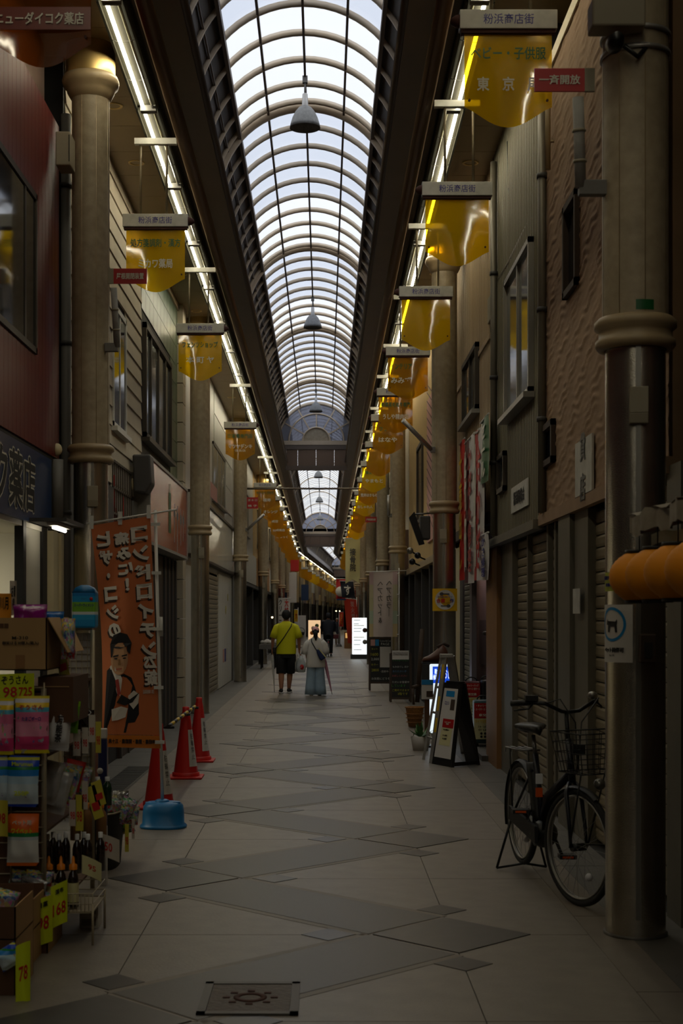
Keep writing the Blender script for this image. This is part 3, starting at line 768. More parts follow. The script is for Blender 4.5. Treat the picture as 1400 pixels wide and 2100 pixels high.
def boards_v(t, X, s, d0, d1, z0, z1, pitch, m, name='board', th=.012, holes=()):
    y_ = d0
    while y_ < d1-.01:
        y2 = min(y_+pitch-.006, d1); segs = [(z0, z1)]
        for h in holes:
            if y2 > h[0] and y_ < h[1]:
                segs = [q for a, e in segs for q in ((a, min(e, h[2])), (max(a, h[3]), e)) if q[1]-q[0] > .02]
        for a, e in segs: fbox(X, s, 0, th, y_, y2, a, e).build(name, m, t)
        y_ += pitch
def boards_h(t, X, s, d0, d1, z0, z1, pitch, m, name='siding_board', th=.014, holes=()):
    z_ = z0
    while z_ < z1-.02:
        z2 = min(z_+pitch-.006, z1); segs = [(d0, d1)]
        for h in holes:
            if z2 > h[2] and z_ < h[3]:
                segs = [q for a, e in segs for q in ((a, min(e, h[0])), (max(a, h[1]), e)) if q[1]-q[0] > .02]
        for a, e in segs:
            b_ = MB(); P = [Vector((X, a, z_)), Vector((X-s*th*1.5, a, z_)), Vector((X-s*th*.5, a, z2)), Vector((X, a, z2))]; b_.prism(P, (0, e-a, 0)); b_.build(name, m, t)
        z_ += pitch
def corrugated(t, X, s, d0, d1, z0, z1, pitch, m, depth=.02, name='corrugated_sheet'):
    b_ = MB(); n = int((d1-d0)/pitch); P = []
    for i in range(n):
        y_ = d0+i*pitch
        P += [(0, y_), (0, y_+pitch*.45), (depth, y_+pitch*.55), (depth, y_+pitch*.9)]
    P.append((0, d0+n*pitch))
    V = [Vector((X-s*o_, y_, z)) for o_, y_ in P for z in (z0, z1)]
    b_.add(V, [(2*i, 2*i+2, 2*i+3, 2*i+1) for i in range(len(P)-1)]); return b_.build(name, m, t)

# ---- red drugstore building (X = XL)
T = building('red boarded drugstore building with blue fascia and lit shop front', XL, 2.6, 12.46, 'dark', slab_=False)
MB().box((XL-.3, -14, 2.34), (XL, 12.46, 5.9)).build('wall', 'dark', T)
WH = (8.2, 11.42, 3.70, 4.98)
boards_v(T, XL, -1, 9.6, 12.44, 2.97, 5.88, .14, 'red_board', holes=(WH,))
fbox(XL, -1, 0, .012, 2.6, 9.6, 2.97, 3.68).build('board', 'red_board', T); fbox(XL, -1, 0, .012, 2.6, 9.6, 5.0, 5.88).build('board', 'red_board', T)
frame(T, XL, -1, 8.2, 11.42, 3.70, 4.98, 'window_dark', .05, .03, (9.8, 11.0), 'glass_dark')
MB().box((XL-.5, 2.6, 5.9), (XL-.12, 12.46, 6.75)).build('upper_wall', 'brown_wall', T)
fbox(XL, -1, -.04, .03, 2.6, 12.0, 2.34, 2.92).build('fascia', 'fascia_blue', T)
fas = T
for bold, m, o_ in ((.075, 'ink_white', .032), (.03, 'ink_black', .034)):
    text('ニューダイコク薬店', m, T, (XL+o_, 11.28-2.10, 2.63), 4.25+(bold-.03)*.8, .44+(bold-.03)*.6, right=(0, 1, 0), bold=bold)
# lit interior
MB().box((XL-2.6, 3.0, 0), (XL-2.5, 12.0, 2.34)).build('interior_wall', 'interior_white', T)
MB().box((XL-2.5, 11.95, 0), (XL-.05, 12.05, 2.34)).build('interior_wall', 'interior_white', T)
MB().box((XL-2.5, 3.0, 2.30), (XL, 12.0, 2.36)).build('interior_ceiling', 'interior_white', T)
MB().box((XL-2.5, 2.9, 0), (XL-.05, 3.0, 2.34)).build('interior_wall', 'interior_white', T)
MB().box((XL-2.5, 3.0, -.01), (XL, 12.0, .01)).build('interior_floor', 'tile_grey', T)
MB().box((XL-.05, 11.12, 0), (XL-.01, 11.72, 2.3)).build('steel_door_panel', mat('reflection_grey', (186, 184, 172), .3), T)  # pale grey stands in for bright reflections in the steel
MB().box((XL-.06, 10.98, 0), (XL+.01, 11.08, 2.34)).build('door_post', 'black', T)
MB().box((XL-.06, 11.74, 0), (XL+.01, 11.92, 2.34)).build('door_post', 'dark', T)
for i, (a, e) in enumerate(((11.94, 12.12), (12.13, 12.28), (12.29, 12.40), (12.41, 12.52))):
    fbox(XL, -1, -.1, .06-.02*(i % 2), a, e, 0, 2.32).build('cream_board', 'cream', T)
MB().cyl((XL+.03, 12.25, 2.42), (XL+.03, 12.25, 2.95), .055, n=14).build('drain_pipe', 'grey', T)
lt = thing('shop_ceiling_lamp', 'lit ceiling lamp inside the drugstore', 'ceiling lamp', (XL-.9, 10.9, 2.25))
MB().box((XL-1.5, 10.7, 2.25), (XL-.5, 10.9, 2.30)).build('housing', 'white_paint', lt)
MB().box((XL-1.45, 10.72, 2.235), (XL-.55, 10.88, 2.25)).build('diffuser', 'lamp_warm', lt)
lt = thing('canopy_lamp', 'small lit lamp under the blue drugstore fascia', 'lamp', (XL+.20, 11.3, 2.30))
MB().box((XL, 11.1, 2.34), (XL+.32, 11.9, 2.37)).build('shelf', 'grey_dark', lt); MB().box((XL+.16, 11.15, 2.315), (XL+.24, 11.75, 2.34)).build('housing', 'white_paint', lt)
MB().cyl((XL+.20, 11.2, 2.30), (XL+.20, 11.7, 2.30), .014, n=8).build('lamp_tube', mat('lamp_soft', (255, 244, 220), emit=7.0), lt)
bx = thing('meter_box', 'beige metal service box on the red boarded wall', 'service box', at(133, 345, 12.2)); p0 = at(118, 346, 12.1); p1 = at(148, 277, 12.1)
MB().box((p0.x, 12.0, p0.z), (p1.x, 12.25, p1.z)).build('case', 'putty', bx, bevel=.01)
MB().box((p1.x-.012, 11.995, p0.z+.03), (p1.x-.004, 11.999, p1.z-.03)).build('lid_seam', 'dark', bx)
pp = thing('drain_pipe', 'tall grey rainwater pipe between red wall and stone column', 'pipe', (XL+.04, 12.62, 0)); 
MB().cyl((XL+.04, 12.62, .1), (XL+.04, 12.62, 6.05), .045, n=12).build('pipe', 'grey', pp)
for z in (1.2, 2.5, 4.0, 5.4): MB().lathe((XL+.04, 12.62, z), [(.045, 0), (.055, 0), (.055, .04), (.045, .04)], 12).build('clip', 'grey_dark', pp)
lamp = thing('wall_lamp', 'round frosted wall lamp at the corner of the red wall', 'wall lamp', at(118, 922, 12.3)); c = at(117, 922, 12.3)
MB().sphere(c, (.045, .045, .055)).build('globe', 'cream', lamp); MB().cyl(c+Vector((-.05, .03, 0)), c, .02).build('arm', 'grey', lamp)

# ---- beige sided building
T = building('beige sided building with a tall window above a barred show window', XL, 12.7, 18.05, 'dark')
hw = (15.55, 16.6, 3.68, 5.05)
boards_h(T, XL, -1, 12.75, 18.04, 3.05, 6.6, .21, 'beige_board', holes=(hw,))
frame(T, XL, -1, *hw[:2], *hw[2:], m='white_paint', w_=.06, out=.03, mull=(16.1,), sill='white_paint')
fbox(XL, -1, 0, .04, 12.75, 15.5, .2, 3.0).build('lower_wall', 'grey_dark', T)
# barred show window
sw_ = fbox(XL, -1, 0, .02, 15.5, 16.95, 2.42, 3.32).build('show_window', 'interior_white', T)
for y_ in [15.5+.145*i for i in range(11)]: fbox(XL, -1, .02, .035, y_, y_+.016, 2.42, 3.32).build('bar', 'window_dark', sw_)
for z in (2.42, 2.72, 3.0, 3.29): fbox(XL, -1, .02, .036, 15.5, 16.95, z, z+.025).build('bar', 'window_dark', sw_)
for y_, z in ((15.6, 2.9), (16.25, 2.72), (15.62, 2.55)): fbox(XL, -1, .02, .024, y_, y_+.14, z-.25, z+.25).build('red_cloth', 'ink_red', sw_)
fbox(XL, -1, 0, .06, 16.97, 17.33, 2.35, 2.98).build('sign_board', 'grey', T)
for i, l in enumerate(('PARIS', 'BROWN')): text(l, 'grey_dark', T, (XL+.063, 17.15, 2.78-.2*i), .3, .10, right=(0, 1, 0), bold=.02)
fbox(XL, -1, -.02, .03, 16.0, 18.0, 0, 2.3).build('shop_door', 'brown_dark', T)
for y_ in (16.02, 16.66, 17.3, 17.94): fbox(XL, -1, .03, .05, y_, y_+.05, 0, 2.3).build('door_post', 'steel_seam', T)
spk = thing('loudspeaker', 'dark grey loudspeaker box on the beige sided wall', 'loudspeaker', at(290, 970, 16.9)); p0 = at(290, 970, 16.9)
MB().prism([p0+Vector((-.11, 0, .22)), p0+Vector((.10, 0, .22)), p0+Vector((.12, 0, -.12)), p0+Vector((.05, 0, -.24)), p0+Vector((-.09, 0, -.22))], (0, .35, 0)).build('case', 'grey_dark', spk, bevel=.02)
MB().box(p0+Vector((-.16, .1, -.06)), p0+Vector((-.09, .2, .02))).build('bracket', 'grey', spk)
bl = thing('wall_lamp', 'frosted wall lamp below the dark loudspeaker box', 'wall lamp', at(270, 990, 17.1)); c = at(270, 992, 17.0)
MB().sphere(c, (.05, .05, .075)).build('globe', 'cream', bl); MB().cyl(c+Vector((0, 0, .05)), c+Vector((0, .05, .12)), .03).build('arm', 'putty', bl)

# ---- green tiled building
T = building('green tiled building with a wide sash window above a salmon sign', XL, 18.05, 22.9, 'dark')
gw = (18.25, 21.35, 3.90, 5.38)
tl_ = MB().box((0, .004, .004), (.012, .416, .296)).mesh('tile', 'green_tile')
base = wm(T).translation
for i in range(11):
    for j in range(9):
        y_ = 18.07+.42*i; z = 3.72+.30*j
        if y_+.42 > gw[0]-.05 and y_ < gw[1]-.1 and z+.3 > gw[2] and z < gw[3]-.05: continue
        inst('tile', tl_, T, Vector((XL, y_, z))-base)
fbox(XL, -1, 0, .04, 18.05, 22.7, 6.42, 6.60).build('cornice', 'stone_trim', T)
frame(T, XL, -1, *gw, m='window_dark', w_=.07, out=.05, mull=(18.9, 19.75, 20.6), glass='glass_grey', sill='window_dark')
fbox(XL, -1, 0, .035, 18.1, 22.2, 0, 2.45).build('lower_wall', 'brown_dark', T)
for y_ in (18.3, 18.8, 19.3, 20.3, 20.8, 21.3, 21.8): fbox(XL, -1, .035, .06, y_, y_+.08, 0, 2.45).build('door_post', 'grey_dark', T)
sb = fbox(XL, -1, 0, .20, 17.35, 22.05, 2.50, 3.55).build('fascia_sign', 'salmon', T)
for z in (2.48, 3.53): fbox(XL, -1, 0, .215, 17.3, 22.08, z, z+.04).build('sign_trim', 'sill_grey', sb)
for y_ in (17.3, 22.04): fbox(XL, -1, 0, .215, y_, y_+.05, 2.5, 3.55).build('sign_trim', 'sill_grey', sb)
for i, (y_, hh) in enumerate(((20.2, .5), (20.6, .62), (21.1, .5), (21.45, .42))): fbox(XL, -1, .2, .203, y_, y_+.07, 3.15-hh, 3.2).build('lettering', 'grey_wrap', sb); 
for i, (y_, hh) in enumerate(((20.13, .08), (20.53, .1), (21.0, .14), (21.38, .1))): fbox(XL, -1, .2, .203, y_, y_+.24, 3.1-hh, 3.1).build('lettering', 'grey_wrap', sb)
fbox(XL, -1, .2, .205, 19.5, 19.75, 2.75, 3.3).build('printed_bottle', 'ink_green', sb); fbox(XL, -1, .2, .206, 19.55, 19.70, 3.3, 3.42).build('printed_bottle', 'ink_white', sb)
for j in range(22): fbox(XL, -1, 0, .10, 22.45, 22.9, .02+.31*j, .02+.31*j+.295).build('pilaster_tile', 'beige_board', T)

# ---- white building
T = building('white panelled building with a glossy blank fascia over a shutter', XL, 23.0, 36.0, 'white_wall')
for z in (4.1, 4.7, 5.3, 5.9): 
    for y_ in (31.6,): fbox(XL, -1, 0, .012, 30.0, 35.9, z, z+.57).build('wall_panel', 'white_wall', T)
frame(T, XL, -1, 29.6, 33.2, 4.05, 5.25, 'window_frame', .06, .03, (30.8, 32.0), 'glass_grey', sill='window_frame')
fb = fbox(XL, -1, 0, .10, 24.0, 36.0, 2.66, 3.70).build('fascia_sign', 'white_gloss', T)
for z in (2.62, 3.70): fbox(XL, -1, 0, .13, 24.0, 36.0, z, z+.05).build('sign_trim', 'window_dark', fb)
fbox(XL, -1, .1, .105, 27.9, 29.6, 3.95, 4.25).build('pink_notice', 'pink_wall', T)
slats(T, XL+.02, -1, 27.5, 30.9, .05, 2.5, .10, 'shutter')
fbox(XL, -1, 0, .03, 31.0, 35.3, .02, 2.55).build('door_panel', 'white_wall', T)
MB().lathe((XL+.033, 33.2, 1.75), [(0, 0), (.10, 0), (.10, .004), (0, .004)], 20, Matrix.Rotation(PI/2, 4, 'Y')).build('yellow_sticker', mat('sticker_yellow', (180, 168, 40), .5), T)
MB().lathe((XL+.033, 33.9, 2.05), [(0, 0), (.09, 0), (.09, .004), (0, .004)], 20, Matrix.Rotation(PI/2, 4, 'Y')).build('yellow_sticker', 'sticker_yellow', T)
for i, m in enumerate(('pink_wall', 'ink_blue', 'sign_white')): fbox(XL, -1, .03, .034, 32.3+.55*i, 32.7+.55*i, .55, .85).build('notice', m, T)
fbox(XL, -1, 0, .06, 35.4, 35.8, 0, 2.6).build('drain_pipe', 'grey', T)
fh = thing('fire_hose_reel', 'red fire box with two round dials beside the column', 'fire box', (XL+.1, 37.2, .7))
MB().box((XL, 37.0, .95), (XL+.2, 37.5, 1.35)).build('case', 'ink_red', fh)
for z in (.62, .83): MB().lathe((XL+.15, 37.1, z), [(.0, .03), (.09, .03), (.10, 0)], 16, Matrix.Rotation(PI/2, 4, 'X')).build('dial', 'alu', fh)
MB().box((XL, 37.0, .0), (XL+.12, 37.4, .62)).build('stand', 'brown_dark', fh)

# ---- textured tan building
T = building('tan stucco building over rolled shutters beside the bicycle', XR, 7.55, 12.0, 'stucco', top=6.05, z0=2.40, s=1)
def stucco_sheet(d0, d1, z0, z1, holes):
    b_ = MB(); ny = int((d1-d0)/.045); nz = int((z1-z0)/.014); rnd = random.Random(3)
    H = {}
    for j in range(nz+1):
        for i in range(ny+1):
            y_ = d0+(d1-d0)*i/ny; z = z0+(z1-z0)*j/nz
            H[i, j] = .010*max(0, math.sin(z*88+y_*16+2.6*math.sin(y_*7.3+z*3.1)+1.7*math.sin(y_*17-z*11)))*(.5+.5*math.sin(y_*9+z*23+2*math.sin(z*7)))+.003*rnd.random()
    V = [Vector((XR-.02-H[i, j], d0+(d1-d0)*i/ny, z0+(z1-z0)*j/nz)) for j in range(nz+1) for i in range(ny+1)]; fs = []
    for j in range(nz):
        for i in range(ny):
            y_ = d0+(d1-d0)*(i+.5)/ny; z = z0+(z1-z0)*(j+.5)/nz
            if any(h[0] < y_ < h[1] and h[2] < z < h[3] for h in holes): continue
            k_ = ny+1; fs.append((j*k_+i, j*k_+i+1, (j+1)*k_+i+1, (j+1)*k_+i))
    b_.add(V, fs, True); return b_.build('stucco_sheet', 'stucco', T)
def dz(y, x, X_=XR): d = X_*F/(x-VX); return EYE+(VY-y)*d/F
dn = lambda x, X_=XR: X_*F/(x-VX)
hA = (dn(1195), dn(1168), dz(598, 1182), dz(405, 1182)); hB = (dn(1145), dn(1122), dz(955, 1133), dz(868, 1133))
stucco_sheet(7.55, 11.98, 2.42, 6.0, (hA, hB))
for h in (hA, hB):
    wn = frame(T, XR, 1, *h, m='brown_dark', w_=.05, out=.06, glass='glass_dark')
fbox(XR, 1, 0, .05, 7.55, 11.98, 2.36, 2.45).build('bottom_trim', 'stucco', T)
fbox(XR, 1, 0, .04, 11.95, 12.0, 2.4, 6.0).build('corner_trim', 'stucco', T)
fbox(XR, 1, -.1, .04, 7.55, 12.0, 6.0, 6.1).build('coping', 'cream', T)
q = fbox(XR, 1, .035, .05, dn(1228), dn(1193), dz(1015, 1210), dz(900, 1210)).build('notice_board', 'sign_white', T)
for l, o_ in (('貸', .14), ('店', -.14)): text(l, 'grey', T, (XR-.053, (dn(1228)+dn(1193))/2, (dz(1015, 1210)+dz(900, 1210))/2+o_), .2, .2, right=(0, -1, 0), bold=.03)
XS = XR+.06
MB().box((XR-.02, 7.3, 0), (XR+.3, 7.6, 2.4)).build('corner_post', 'post_grey', T)
slats(T, XS, 1, 7.6, dn(1205, XS), .04, 2.35, .085, 'shutter')
MB().box((XR, dn(1205), 0), (XS+.1, dn(1178), 2.36)).build('shutter_post', 'post_grey', T)
MB().box((XR-.03, dn(1176), 0), (XS+.1, dn(1152), 2.36)).build('shutter_post', 'post_grey', T)
MB().box((XR-.035, dn(1198), 1.62), (XR-.03, dn(1184), 1.80)).build('small_notice', 'sign_white', T)
mp_ = thing('wall_pipe', 'thin brown pipe hanging down the textured tan wall', 'pipe', at(1143, 350, 10.0)); 
MB().cyl((XR-.07, dn(1141), dz(348, 1141)), (XR-.07, dn(1141), 6.0), .022, n=8).build('pipe', 'stone_trim', mp_)
MB().cyl((XR-.07, dn(1141), dz(290, 1141)), (XR-.01, dn(1141), dz(290, 1141)), .012, n=6).build('clip', 'stone_trim', mp_)

# ---- corrugated olive building
T = building('olive corrugated metal building with a two pane window and shutters', XR, 12.0, 15.6, 'dark', s=1, z0=2.35)
corrugated(T, XR, 1, 12.02, 15.5, 2.42, 6.7, .105, 'corr')
frame(T, XR-.02, 1, dn(1099), dn(1046), dz(835, 1046)-.12, dz(600, 1046)+.1, 'window_frame', .05, .05, (dn(1072),), 'glass_grey', sill='window_frame')
wv = (dn(1043), dn(1028), dz(1010, 1036), dz(930, 1036)); frame(T, XR-.02, 1, *wv, m='window_dark', w_=.05, out=.04, glass='glass_dark')
q = fbox(XR, 1, .025, .035, dn(1090), dn(1055), dz(1045, 1072), dz(1002, 1072)+.05).build('notice_board', 'sign_white', T)
text('粉浜新聞(株)会', 'ink_black', T, (XR-.038, (dn(1090)+dn(1055))/2, dz(1024, 1072)+.02), .72, .15, right=(0, -1, 0), bold=.01)
fbox(XR, 1, 0, .09, 12.0, 15.6, 2.34, 2.42).build('lintel', 'post_grey', T)
cuts = [dn(1150, XS), dn(1134, XS), dn(1092, XS), dn(1052, XS)]
for a, e in zip(cuts[:-1], cuts[1:]): slats(T, XS, 1, a+.03, e-.03, .04, 2.34, .085, 'shutter')
for c_ in cuts: MB().box((XS-.05, c_-.035, 0), (XS+.02, c_+.035, 2.36)).build('shutter_post', 'post_grey', T)
MB().box((XR, dn(1050), 0), (XS+.3, dn(1028), 2.4)).build('corner_post', 'post_grey', T)
MB().box((XR-.04, dn(1026), 0), (XR+.25, dn(1004), 2.44)).build('tan_pilaster', 'pilaster_tan', T)
for x in (1111, 1012): 
    p_ = thing('downpipe', 'grey downpipe running down between two metal clad fronts' if x > 1100 else 'grey downpipe on the edge of the olive corrugated wall', 'pipe', (XR-.05, dn(x, XR-.05), 2.4))
    MB().cyl((XR-.06, dn(x, XR-.06), 2.45), (XR-.06, dn(x, XR-.06), 6.4), .035, n=10).build('pipe', 'post_grey', p_)
    for z in (3.2, 4.1, 5.2): MB().lathe((XR-.06, dn(x, XR-.06), z), [(.035, 0), (.045, 0), (.045, .04), (.035, .04)], 10).build('clip', 'grey_dark', p_)
cb = thing('hanging_cable', 'loose black cable drooping down the corrugated wall', 'cable')
MB().tube([at(1041, 290, 14.2), at(1043, 380, 14.2), at(1052, 450, 14.0), at(1066, 490, 13.6), at(1080, 520, 13.3), at(1090, 560, 13.1)], .012, 6).build('cord', 'black', cb)
MB().tube([at(1110, 415, 12.3), at(1075, 480, 13.2), at(1045, 540, 14.2), at(1020, 580, 15.2)], .03, 6).build('conduit', 'post_grey', cb)
MB().tube([at(1080, 535, 13.3), at(1085, 600, 13.2), at(1072, 620, 13.4), at(1090, 608, 13.1)], .012, 6).build('loop', 'alu', cb)
wl = thing('window_lamp', 'glass lamp with wires above the two pane window', 'wall lamp', at(1086, 575, 13.0)); c = at(1086, 575, 13.0)
MB().cyl(c+Vector((0, 0, .10)), c+Vector((0, 0, .03)), .05, .055, n=14).build('cap', 'black_metal', wl); MB().cyl(c+Vector((0, 0, .03)), c+Vector((0, 0, -.10)), .035, n=12).build('bulb', 'glass_grey', wl)
sbx = thing('service_box', 'pale grey service box on the edge of the olive corrugated wall', 'service box', at(1011, 640, 15.6)); p0 = at(1001, 662, 15.6); p1 = at(1023, 610, 15.6)
MB().box((p0.x, 15.45, p0.z), (p1.x, 15.7, p1.z)).build('case', 'putty', sbx, bevel=.01); MB().box((p0.x+.085, 15.44, p0.z), (p0.x+.09, 15.455, p1.z)).build('lid_seam', 'grey_dark', sbx)

# ---- beige corrugated building with open repair shop
T = building('beige corrugated building above the bag and shoe repair shop', XR, 15.6, 23.2, 'dark', s=1, z0=2.7)
corrugated(T, XR, 1, 15.66, 23.0, 2.75, 6.7, .13, 'corr_beige')
frame(T, XR-.02, 1, dn(986), dn(957), dz(860, 970), dz(745, 970)+.1, 'window_dark', .06, .05, (dn(971),), 'glass_grey', sill='sill_grey')
fbox(XR, 1, 0, .05, 15.6, 23.2, 2.62, 2.75).build('lintel', 'brown_dark', T)
fbox(XR, 1, .0, .035, 15.66, 23.0, 4.66, 4.72).build('sheet_lap', 'corr_beige', T)
XI = XR+.35
MB().box((XI, 15.6, 0), (XI+.1, 23.2, 2.7)).build('shop_wall', 'grey_dark', T)
MB().box((XR, 15.6, 2.55), (XI+.1, 23.2, 2.62)).build('shop_ceiling', 'brown_dark', T)
MB().box((XI-.06, 17.9, 0.02), (XI-.02, 21.2, 2.55)).build('door', 'door_pink', T)
MB().box((XI-.1, 20.2, 0), (XI-.05, 20.3, 2.55)).build('door_post', 'grey_dark', T)
MB().cyl((XI-.1, 18.45, 1.38), (XI-.1, 18.7, 1.38), .025, n=8).build('door_handle', 'alu', T)
MB().box((XI-.064, 18.7, .95), (XI-.06, 19.6, 1.55)).build('door_stain', mat('mauve', (150, 136, 140), .6), T)
MB().box((XR-.01, 17.75, 0), (XR+.05, 18.0, 2.6)).build('lilac_panel', mat('lilac', (120, 112, 116), .6), T)
slats(T, XR+.02, 1, 18.0, 18.9, .05, 2.6, .07, 'post_grey')
MB().box((XR, 19.0, 0), (XR+.08, 19.4, 2.65)).build('dark_panel', 'grey_dark', T); MB().box((XR, 19.4, 0), (XR+.08, 20.9, 2.65)).build('cream_panel', 'cream', T)
MB().box((XR+.2, 20.9, 0), (XR+.28, 23.0, 2.65)).build('shop_front', 'brown_dark', T)
MB().box((XR-.11, 15.7, 0), (XR+.3, 17.4, .06)).build('step', 'tile_grey', T)
lt = thing('shop_ceiling_lamp', 'lit ceiling lamp inside the bag repair shop', 'ceiling lamp', (XR+.17, 18.9, 2.52))
MB().box((XR+.10, 18.3, 2.53), (XR+.24, 19.5, 2.55)).build('housing', 'white_paint', lt); MB().box((XR+.12, 18.35, 2.515), (XR+.22, 19.45, 2.53)).build('diffuser', mat('lamp_rose', (255, 232, 226), emit=5.0), lt)
# ---- yellowish building
T = building('ochre rendered building beyond the steel column with a pink striped corner', XR, 23.2, 31.0, 'yellow_wall', s=1, z0=2.6)
frame(T, XR, 1, 26.5, 28.0, 3.4, 4.9, 'window_dark', .07, .04, (), 'glass_dark')
fbox(XR, 1, 0, .03, 23.3, 25.2, 2.9, 5.4).build('pink_corner', 'pink_wall', T)
for i in range(16): 
    z = 2.95+.15*i; MB().prism([(XR-.034, 23.3, z), (XR-.034, 25.2, z+.5), (XR-.034, 25.2, z+.52), (XR-.034, 23.3, z+.02)], (.004, 0, 0)).build('stripe', 'maroon', T)
MB().box((XR+.2, 23.2, 0), (XR+.3, 31, 2.6)).build('shop_front', 'brown_dark', T)
for y_ in (23.3, 25.0, 27.0, 29.0, 30.8): MB().box((XR, y_, 0), (XR+.2, y_+.12, 2.6)).build('shop_post', 'grey_dark', T)
fbox(XR, 1, -.3, .06, 23.2, 31, 2.5, 2.62).build('canopy', 'stone_trim', T)
# ---- near dark building with the lantern awning
T = building('dark maroon building under the lantern awning', XR, -14, 6.95, 'maroon', s=1, z0=2.1, top=6.42)
MB().box((XR+.05, -14, 0), (XR+.3, 7.25, 2.1)).build('shop_front', 'brown_dark', T)
for y_ in (6.8, 6.4, 6.0, 5.3): MB().box((XR-.02, y_, 0), (XR+.06, y_+.1, 2.1)).build('door_post', 'brown_dark', T)
fbox(XR, 1, 0, .08, 6.6, 6.93, 2.1, 6.4).build('corner_pipe_duct', 'maroon', T)
MB().cyl((XR-.08, 6.6, 2.2), (XR-.08, 6.6, 6.4), .04, n=10).build('drain_pipe', 'brown_dark', T)

# ---- further buildings along both sides
def plain_building(s, d0, d1, wallm, lowm, fasm, label, open_=True):
    X = XL if s < 0 else XR
    t = building(label, X, d0, d1, wallm, s=s, z0=2.5)
    fbox(X, s, 0, .12, d0+.1, d1-.1, 2.6, 3.5).build('fascia_sign', fasm, t)
    frame(t, X, s, d0+(d1-d0)*.25, d0+(d1-d0)*.7, 4.0, 5.3, 'window_frame', .08, .04, (d0+(d1-d0)*.47,), 'glass_grey', sill='sill_grey')
    xb = X+s*.5; MB().box((min(xb, xb+s*.1), d0, 0), (max(xb, xb+s*.1), d1, 2.6)).build('shop_front', lowm, t)
    for y_ in (d0, (d0+d1)/2, d1-.12): 
        a, e = X, X+s*.5; MB().box((min(a, e), y_, 0), (max(a, e), y_+.12, 2.6)).build('shop_post', 'grey_dark', t)
    a, e = X-s*.1, X+s*.5; MB().box((min(a, e), d0, 2.5), (max(a, e), d1, 2.6)).build('canopy', 'grey_dark', t)
    return t
plain_building(-1, 36.05, 46.5, 'sill_grey', 'black', 'sill_grey', 'grey rendered building over a black open shop front')
plain_building(-1, 46.6, 57.5, 'yellow_wall', 'dark', 'pilaster_tan', 'ochre building past the black open shop front')
plain_building(-1, 57.6, 67.5, 'beige_board', 'dark', 'white_wall', 'beige building behind the white cleaning banner')
plain_building(-1, 67.6, 79.5, 'brown_wall', 'dark', 'salmon', 'brown building beyond the white cleaning banner')
plain_building(-1, 79.6, 92.5, 'white_wall', 'dark', 'fascia_blue', 'pale building at the turn of the arcade')
plain_building(1, 31.1, 41.0, 'beige_board', 'dark', 'brown_wall', 'beige building behind the blackboard menus')
plain_building(1, 41.1, 52.0, 'brown_wall', 'dark', 'white_wall', 'brown building before the lit menu sign')
plain_building(1, 52.1, 64.0, 'yellow_wall', 'dark', 'pilaster_tan', 'ochre building beside the lit menu sign')
plain_building(1, 64.1, 78.0, 'sill_grey', 'dark', 'salmon', 'grey building behind the red flags')
plain_building(1, 78.1, 96.0, 'beige_board', 'dark', 'white_wall', 'beige building at the inner corner of the turn')
cols = ('yellow_wall', 'sill_grey', 'beige_board', 'brown_wall', 'white_wall', 'grey_dark'); y_ = BEND_D
for i in range(18):
    fw = thing('shop_building', 'indistinct shop front along the turned end of the arcade', 'building', MBEND @ Vector((XL, y_+4, 0)), BEND_A, 'shop fronts past the turn')
    b_ = MB(); b_.box((XL-.3, y_, 2.6), (XL, y_+8, 6.9), MBEND); b_.build('front', cols[(i*5+1) % 6], fw)
    b_ = MB(); b_.box((XL-.5, y_, 0), (XL-.3, y_+8, 2.6), MBEND); b_.build('shop_front', 'dark' if i % 2 else 'brown_dark', fw)
    b_ = MB(); b_.box((XL, y_+.2, 2.6), (XL+.15, y_+7.6, 3.5), MBEND); b_.build('fascia_sign', cols[(i*3) % 6], fw)
    fw = thing('shop_building', 'indistinct shop front along the turned end of the arcade', 'building', MBEND @ Vector((XR, y_+11, 0)), BEND_A, 'shop fronts past the turn')
    b_ = MB(); b_.box((XR, y_+7, 2.6), (XR+.3, y_+15, 6.9), MBEND); b_.build('front', cols[(i*5+2) % 6], fw); b_ = MB(); b_.box((XR+.3, y_+7, 0), (XR+.5, y_+15, 2.6), MBEND); b_.build('shop_front', 'dark', fw); b_ = MB(); b_.box((XR-.12, y_+7.2, 2.6), (XR, y_+14.8, 3.5), MBEND); b_.build('fascia_sign', cols[(i*3+1) % 6], fw)
    y_ += 8
MB().box((-6, 235, 0), (6, 235.5, 8), MBEND).build('end_wall', 'dark', deck)
# ------------------------------------------------------------------ orange banner, cones, water base
mat('banner_orange', (202, 114, 66), .75, var=.05, vscale=3)
mat('banner_pole', (214, 214, 210), .4)
mat('print_shadow', (52, 30, 20), .7)
mat('cone_red', (196, 30, 20), .5)
mat('plastic_blue', (22, 110, 170), .4)
mat('bar_yellow', (214, 178, 40), .45)
mat('suit', (22, 22, 28), .8); mat('suit_skin', (196, 150, 112), .7); mat('print_white', (222, 216, 208), .7); mat('tie_red', (170, 60, 52), .7)
mat('banner_foot', (206, 120, 30), .7)
P0 = at(333, 1650, 10.8); P1 = at(318, 1046, 10.8)
bs = thing('banner_base', 'blue plastic water weight base of the orange banner', 'banner base', (P0.x, 10.8, 0))
c = Vector((at(335, 1697, 10.8).x, 10.8, 0))
def oval(cx, cy, z, rx, ry, n=28, p=2.6):
    R = []
    for i in range(n):
        a = 2*PI*i/n; ca, sa = math.cos(a), math.sin(a); k_ = (abs(ca)**p+abs(sa)**p)**(-1/p); R.append(Vector((cx+ca*k_*rx, cy+sa*k_*ry, z)))
    return R
